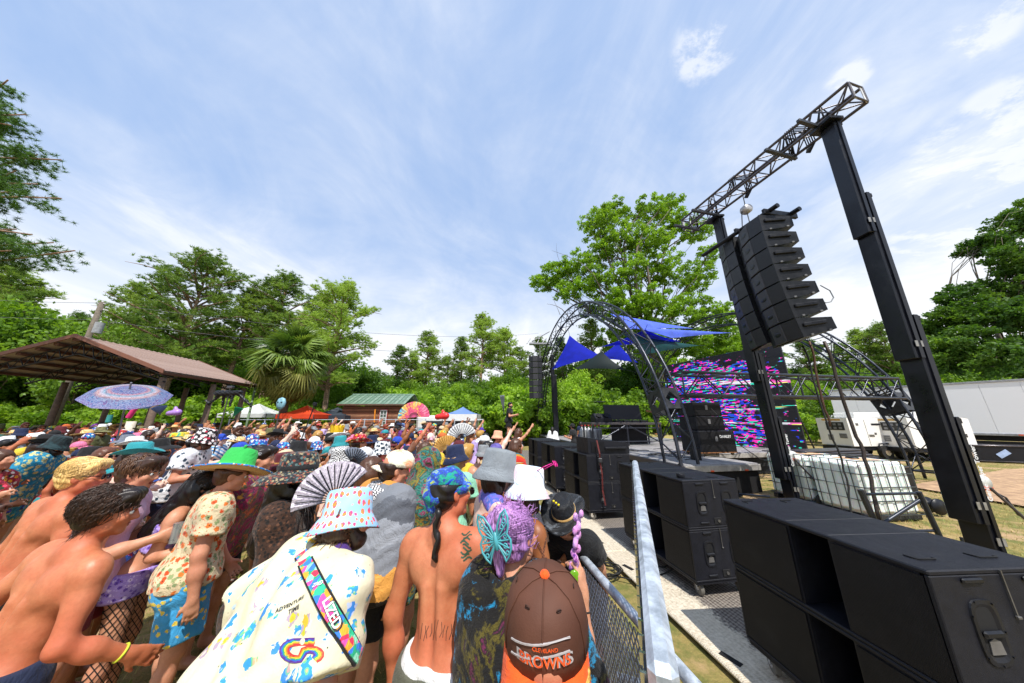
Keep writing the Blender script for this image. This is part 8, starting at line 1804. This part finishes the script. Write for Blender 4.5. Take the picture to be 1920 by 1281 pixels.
mid(343, 822, 0, 85, 1.0, 'bronze', BK, 'short', 'person in a bright yellow bucket hat and pale blue tank top', 'tank', 'pastel tie-dye', hat='bucket', hatm='yellow', hsc=1.25)
mid(60, 808, 7, 80, 1.03, 'brown', BK, 'short', 'tattooed shirtless man with shaved hair near the left edge', beard=True)
mid(14, 838, 0, 75, 1.0, 'tan', BK, 'short', 'shirtless dark-haired man cut by the left edge')
mid(158, 810, 4, 75, 1.0, 'light', BR, 'long', 'woman in a terracotta bucket hat holding both forearms up', 'tee', 'olive', hat='bucket', hatm=fab('terracotta', '#b8602a'))
mid(240, 818, 3, 80, .98, 'light', BR, 'long', 'woman with a blue floral bucket hat before the black floppy hat', 'bikini', 'black', hat='bucket', hatm='blue floral')
mid(268, 812, 5, 78, 1.0, 'light', DB, 'long', 'woman with a red and black floral bucket hat behind the blue floral one', 'tee', 'grey', hat='bucket', hatm='red floral')
mid(560, 846, 0, 80, 1.0, 'light', BK, 'short', 'man in a plain black bucket hat above the dark patterned hat', 'tee', 'beige', hat='bucket', hatm='black')
mid(590, 832, 3, 84, 1.0, 'tan', BR, 'long', 'woman in a white visor cap with a beige scarf', 'tee', 'beige', hat='cap', hatm='white', glasses=True)
mid(640, 862, 7, 30, 1.0, 'pale', BR, 'short', 'bare-backed person in a black and white checked bucket hat', hat='bucket', hatm=fab('check_hat', '#e8e8e8', ['#141414'], 'check', 75))
mid(684, 858, 3, 60, .98, 'light', BR, 'long', 'woman in a white baseball cap with brown ponytail and dark halter', 'bikini', 'navy', hat='cap', hatm='white')
mid(718, 848, 0, 80, 1.0, 'light', BR, 'short', 'person in a black and white floral bucket hat and pink tank top', 'tank', 'pink', hat='bucket', hatm='white palm print', glasses=True)
mid(632, 828, 7, 150, .98, 'bronze', BK, 'short', 'person with a yellow paper crown and turquoise shirt turning back', 'tee', 'teal')
mid(862, 842, 2, 82, 1.0, 'light', BR, 'short', 'young man in a maroon cap, blue shirt and brown backpack strap', 'tee', fab('azure', '#2a84b8'), hat='cap', hatm='maroon', glasses=True)
mid(912, 822, 5, 60, 1.0, 'tan', BK, 'long', 'black-haired woman in a black crop top and long red skirt', 'bikini', 'black', 'skirt', fab('red_skirt', '#b01420'))
mid(934, 820, 8, 62, 1.03, 'light', BR, None, 'person in a peach bucket hat with an arm stretched out to the stage', hat='bucket', hatm=fab('peach', '#e8a888'), hsc=1.3)
mid(929, 850, 7, 60, 1.0, 'light', BR, 'short', 'person in a purple tie-dye baseball cap behind the grey bucket hat', 'tee', 'lavender', hat='cap', hatm=fab('purple_td', '#4a3a80', ['#4a3a80', '#6a60a8', '#3a2a6a'], 'tie', 30), hyaw=180)
mid(970, 838, 3, 75, 1.02, 'light', BR, 'long', 'person draped in a red, gold and teal fringed pashmina', 'cape', fab('red_teal_weave', '#c02818', ['#d03018', '#a87818', '#18606a', '#c02840', '#e0a020'], 'stripe', 3.4))
mid(702, 812, 4, 78, 1.02, 'light', BR, 'long', 'person in a large pale straw hat under the raised arms', 'tee', 'purple galaxy', hat='straw', hatm='straw', hsc=1.25)
mid(572, 800, 7, 84, 1.05, 'tan', BK, 'short', 'tall bearded man in a black cap and black shirt in the middle', 'tee', 'black', hat='cap', hatm='black', beard=True)
mid(520, 815, 1, 80, 1.0, 'light', BR, 'curly', 'man with curly brown hair in a wild purple patterned shirt', 'tee', 'purple galaxy')
mid(455, 812, 3, 80, 1.0, 'light', BR, 'long', 'woman in a red and white patterned bucket hat, chin up', 'tee', 'red floral', hat='bucket', hatm='red floral', glasses=True)
mid(790, 812, 1, 80, 1.0, 'light', BR, 'short', 'person in a turquoise cap with one arm up before the cabin', 'tee', 'pastel tie-dye', hat='cap', hatm='teal', beard=True)
mid(800, 845, 3, 75, 1.0, 'light', BR, 'long', 'person wrapped in a blue and white striped cloth', 'cape', 'blue striped')
mid(830, 822, 0, 80, 1.0, 'light', DB, 'short', 'person in an orange cap and black sleeveless top', 'tank', 'black', hat='cap', hatm='orange', glasses=True)
mid(903, 808, 0, 82, 1.0, 'light', BR, 'short', 'person in a purple cap with a wide brim just above the peach hat', 'tee', 'grey', hat='cap', hatm=fab('violet', '#5030a0'))
mid(955, 805, 1, 70, 1.0, 'light', BR, 'short', 'person in a black fedora pointing at the stage', 'tee', 'black', hat='cowboy', hatm='black')
mid(745, 832, 6, 75, 1.0, 'bronze', BK, 'short', 'person in a blue and maroon cap with both arms stretched up', 'tank', 'navy', hat='cap', hatm='royal blue')
mid(425, 815, 0, 82, 1.0, 'light', BR, 'short', 'person in a wide charcoal hat beside the black floral hat', 'tee', 'red', hat='wide', hatm='black')
mid(318, 800, 3, 80, 1.02, 'light', BR, 'long', 'person in a golden straw hat below the umbrella', 'tee', 'black', hat='straw', hatm='straw', hsc=1.2)
mid(28, 806, 3, 80, 1.02, 'tan', BR, 'long', 'person in a white bucket hat by the left shelter post', 'tee', 'red', hat='bucket', hatm='white')
mid(888, 806, 6, 70, 1.05, 'light', BR, 'short', 'shirtless person with both arms thrown up left of the platform')
mid(974, 812, 8, 65, 1.05, 'light', BR, 'long', 'woman reaching one arm up toward the far arch', 'tank', 'white')
mid(852, 803, 1, 75, 1.05, 'tan', BK, 'short', 'person in a grey cap with one arm up before the blue canopy', 'tee', 'grey', hat='cap', hatm='grey')
# crew beyond the barrier
mid(957, 760, 2, 100, 1.0, 'light', BK, 'short', 'crew member in black with a pink bandana standing on a platform', 'tee', 'black', 'shorts', 'black', hat=None, beard=True, z=13.5)
pf = W(957, 760, 13.5); m = MB(); m.bbox((pf.x, pf.y, .35), (1.0, 1.0, .7), .02); tag(m.build('platform', BLACK), 'black box platform under the crew member beyond the barrier', 'platform')
mid(1073, 800, 2, -60, 1.0, 'light', BK, 'short', 'crew man in black cap and black t-shirt looking down by the gas cylinders', 'tee', 'black', hat='cap', hatm='black', beard=True, z=13.5)
mid(1088, 795, 3, -20, 1.0, 'tan', BK, 'long', 'person in a dark top walking behind the gas cylinders', 'tee', 'navy', z=18)
mid(1036, 805, 3, 20, 1.0, 'light', BK, 'long', 'person in a white shirt seen from behind by the far arch foot', 'cape', 'white', z=17)
mid(1224, 755, 2, -60, 1.0, 'bronze', BK, 'short', 'performer bending over the mixing gear on the riser', 'tee', 'black', z=15.3)
crowd()

# ================================================================== things held or standing in the crowd
def fan(c, rad, up, nrm_, span, m1, ribm, label, nr=13, ribs=True, r0=.0):
    r_ = empty('folding_fan', label=label, cat='fan'); up = Vector(up).normalized(); nv = Vector(nrm_); nv = (nv - up * nv.dot(up)).normalized(); x = up.cross(nv); Mx = Matrix((x, up, nv)).transposed().to_4x4(); Mx.translation = c; r_.matrix_world = Mx
    V = []; n = nr * 2
    for i in range(n + 1):
        a = R(-span / 2 + span * i / n); z = .008 if i % 2 else -.004
        for q in (.30, 1.0): V.append((math.sin(a) * rad * q, math.cos(a) * rad * q, z * q))
    m = MB(); m.add(V, [(2 * i, 2 * i + 1, 2 * i + 3, 2 * i + 2) for i in range(n)]); link('leaf', m.mesh('leaf'), m1, r_)
    for i in range(nr + 1):
        a = R(-span / 2 + span * i / nr); q = Vector((math.sin(a), math.cos(a), 0)); bar('rib', Vector((0, 0, .006)), q * rad * .93 + Vector((0, 0, .008)), .0035, ribm, r_, 5)
    m = MB(); m.tube((0, 0, -.012), (0, 0, .02), .012, 10); m.build('pivot', ribm, r_); return r_
TOC = lambda p: (Vector((0, 0, HCAM)) - p)
p = W(628, 936, 1.92); fan(p, .215, (-.45, -.1, .9), TOC(p), 150, fab('pale_lace', '#c8c0cc', ['#a8a0b0', '#dcd4e0'], 'spots', 80), BLACK, 'open white folding fan with black ribs behind the pineapple hat')
p = W(866, 822, 5.2); fan(p, .26, (-.15, 0, 1), TOC(p), 150, fab('c_white', '#dfe1e2'), BLACK, 'white folding fan with black ribs before the maroon cap')
p = W(838, 842, 4.6); fan(p, .20, (-.6, 0, .8), TOC(p), 150, fab('gold_fan', '#c89a50'), mat('gold_rib', '#a07830', .5), 'golden folding fan left of the maroon cap')
p = W(776, 782, 7.0); fan(p, .36, (-.1, 0, 1), TOC(p), 190, fab('pink_rainbow', '#e07aa0', ['#e87a9c', '#e890a8', '#e04880', '#f0d050', '#40b0d0', '#7050c0'], 'tie', 9), mat('pink_rib', '#e05a90', .5), 'pink and rainbow folding fan raised high before the cabin', 15)
p = W(660, 868, 3.2); fan(p, .16, (.6, 0, .8), TOC(p), 140, fab('dark_fan', '#9aa4b8'), BLACK, 'grey folding fan under the checked bucket hat')
p = W(300, 778, 9.0); fan(p, .30, (-.4, 0, .9), TOC(p), 70, fab('navy_fan', '#30426a'), BLACK, 'half closed navy fan held up left of the pale post')
p = W(945, 775, 6.2); fan(p, .38, (-.12, 0, 1), TOC(p), 16, fab('silver_fan', '#a8aeb4'), mat('grey_rib', '#50565a', .5), 'closed silver fan pointed upwards near the platform')
p = W(437, 782, 8.5); fan(p, .30, (.4, 0, .9), TOC(p), 40, fab('green_fan', '#20a070'), mat('green_rib', '#106a48', .5), 'green fan held up beside the white canopy')
# umbrella
uc = W(240, 748, 5.6); ur = empty('umbrella', uc, 0, 'large tie-dye parasol with mirrored fringe held over the crowd', 'umbrella'); ur.rotation_euler = (R(24), R(12), .3)
UM = NT('parasol_print'); sp = UM.N.new('ShaderNodeSeparateXYZ'); UM.L.new(UM.tc.outputs['Object'], sp.inputs[0]); rr = UM.math('ADD', UM.math('POWER', sp.outputs[0], 2.0), UM.math('POWER', sp.outputs[1], 2.0)); n_ = UM.noise(5, 4, .7, 1.2); rr = UM.math('ADD', UM.math('MULTIPLY', UM.math('SQRT', rr), 1.5), UM.math('MULTIPLY', n_, .10)); c1 = UM.ramp(rr, [(0, '#2a2058'), (.34, '#38307a'), (.40, '#e07828'), (.46, '#28a0a8'), (.52, '#e8d8d0'), (.58, '#e09030'), (.64, '#2a6080'), (.75, '#4a6aa8'), (.88, '#8a7ac0'), (.97, '#3a3a8a')]); c2 = UM.ramp(UM.noise(16, 4, .7, 2), [(.3, '#1a8aa0'), (.42, '#2a50a0'), (.5, '#c8d0e8'), (.58, '#3a2a80'), (.68, '#c05a80')]); cl = UM.mix(.6, c1, c2); UM.done(cl, .7); tr_ = UM.N.new('ShaderNodeBsdfTranslucent'); UM.L.new(cl, tr_.inputs[0]); ms = UM.N.new('ShaderNodeMixShader'); ms.inputs[0].default_value = .4; UM.L.new(UM.b.outputs[0], ms.inputs[1]); UM.L.new(tr_.outputs[0], ms.inputs[2]); UM.L.new(ms.outputs[0], UM.N['Material Output'].inputs[0])
RU = .57
for k in range(8):
    V = []; n = 8
    for i in range(n + 1):
        for j in range(n + 1):
            r_ = i / n; a = R(45 * k + 45 * j / n); sg_ = 1 - .07 * math.sin(math.pi * j / n) * r_; V.append((math.cos(a) * RU * r_ * sg_, math.sin(a) * RU * r_ * sg_, .20 * math.sqrt(max(0, 1 - (r_ * .985) ** 2)) - .05 * r_ * math.sin(math.pi * j / n) * 0))
    m = MB(); m.add(V, [(i * (n + 1) + j, (i + 1) * (n + 1) + j, (i + 1) * (n + 1) + j + 1, i * (n + 1) + j + 1) for i in range(n) for j in range(n)], True); m.build('canopy_panel', UM.m, ur)
    a = R(45 * k); m = MB(); m.path([(math.cos(a) * RU * r_, math.sin(a) * RU * r_, .20 * math.sqrt(max(0, 1 - (r_ * .985) ** 2)) - .006) for r_ in np.linspace(0, 1, 9)], .004, 4); m.build('rib', BLACK, ur)
bar('pole', (0, 0, .34), (-.05, 0, -1.0), .014, mat('parasol_pole', '#8a8a92', .4, .3), ur)
def pole(name, px, py, d, h, m_, label, cat, r=.02, topper=None):
    t_ = W(px, py, d); r_ = empty(name, (t_.x, t_.y, t_.z - h), 0, label, cat); bar('pole', (0, 0, 0), (0, 0, h), r, m_, r_)
    return r_, t_
r_, t_ = pole('totem', 432, 728, 6.5, 1.4, ALU, 'totem pole with a dark furry beast and camera box on top', 'totem', .012)
m = MB(); rt = random.Random(8)
fF = Field(); fF.cap((-.25, 0, 1.28), (.25, 0, 1.30), .07, .05, .05)
for (a, b) in (((-.2, 0, 1.25), (-.40, .02, 1.05)), ((-.1, 0, 1.25), (-.12, .05, .98)), ((.2, 0, 1.28), (.42, 0, 1.12)), ((.42, 0, 1.12), (.55, .02, 1.0)), ((.1, 0, 1.25), (.12, -.03, 1.0)), ((-.40, .02, 1.05), (-.48, 0, 1.12))): fF.cap(a, b, .035, .02, .03)
fF.disp = lambda X, Y, Zz: .012 * np.sin(X * 60 + 5 * np.sin(Zz * 40)) * np.sin(Zz * 70); link('creature', fF.mesh('creature', .014), hairm('#0a0a0c'), r_); m = MB(); m.bbox((0, 0, 1.42), (.12, .08, .06), .01); m.build('camera_box', ALU, r_)
r_, t_ = pole('totem', 527, 757, 7.5, 1.5, ALU, 'thin totem pole with a pale blue mask on top', 'totem', .014); m = MB(); m.lathe([(0, .16), (.08, .13), (.12, .03), (.10, -.08), (.04, -.14), (0, -.15)], 16, (0, 0, 1.5), 1, .5); m.build('mask', mat('mask_blue', '#7fb0c0', .5, 0, .4, 12), r_)
for s2 in (-1, 1): m = MB(); m.lathe([(0, .02), (.025, .01), (0, -.02)], 8, (s2 * .045, -.06, 1.53), 1, .5); m.build('eye_hole', VOID, r_)
r_, t_ = pole('selfie_stick', 568, 758, 4.6, .9, BLACK, 'black selfie stick with camera raised before the orange canopy', 'selfie stick', .008); r_.rotation_euler = (0, R(12), 0); m = MB(); m.bbox((0, 0, .92), (.06, .03, .05), .006); m.build('camera', BLACK, r_)
r_, t_ = pole('foam_noodle', 250, 756, 7.0, .34, mat('foam_pink', '#e0307a', .7), 'pink foam tube held up under the parasol', 'foam tube', .05); r_.rotation_euler = (0, R(22), 0)
for (px, py, d, c, lab) in ((268, 762, 8.0, '#4a90d8', 'bright blue inflatable held up right of the pink foam tube'), (325, 775, 8.6, '#a880c8', 'lilac inflatable over the crowd by the pale post'), (828, 782, 8.0, '#d83030', 'red inflatable claw raised in the middle')):
    t_ = W(px, py, d); fF = Field(); fF.cap((-.12, 0, 0), (.12, 0, .03), .07, .09, .05); fF.cap((.1, 0, .0), (.02, 0, .16), .05, .04, .05); tag(link('inflatable', fF.mesh('inflatable', .02), mat('inflate_' + c, c, .3), None, Matrix.Translation(t_)), lab, 'inflatable')
t_ = W(205, 785, 4.9); m = MB(); m.tube((0, 0, -.06), (0, 0, .06), .033, 14); tag(m.build('drink_can', mat('can_teal', '#3f9a98', .3, .5), None, Matrix.Translation(t_)), 'turquoise drink can lifted near the terracotta bucket hat', 'can')
t_ = D_.M @ Vector(D_.rig.wr[1] + D_.rig.hdir[1] * .07); m = MB(); m.tube((0, 0, -.07), (0, 0, .06), .032, 14); tag(m.build('drink_can', mat('can_steel', '#a8b4bc', .25, .7), None, Matrix.Translation(t_ + Vector((.03, .02, 0)))), 'silver drink can held by the man in the pale pink shirt', 'can')
t_ = W(632, 806, 4.9); m = MB()
for i in range(9): a0, a1 = 2 * math.pi * i / 9, 2 * math.pi * (i + 1) / 9; am_ = (a0 + a1) / 2; m.add([(.10 * math.cos(a0), .10 * math.sin(a0), -.04), (.10 * math.cos(a1), .10 * math.sin(a1), -.04), (.105 * math.cos(a1), .105 * math.sin(a1), .03), (.11 * math.cos(am_), .11 * math.sin(am_), .09), (.105 * math.cos(a0), .105 * math.sin(a0), .03)], [(0, 1, 2, 3, 4), (4, 3, 2, 1, 0)])
tag(m.build('paper_crown', mat('crown_yellow', '#e8c020', .5), None, Matrix.Translation(t_)), 'yellow paper crown worn in the middle of the crowd', 'crown')
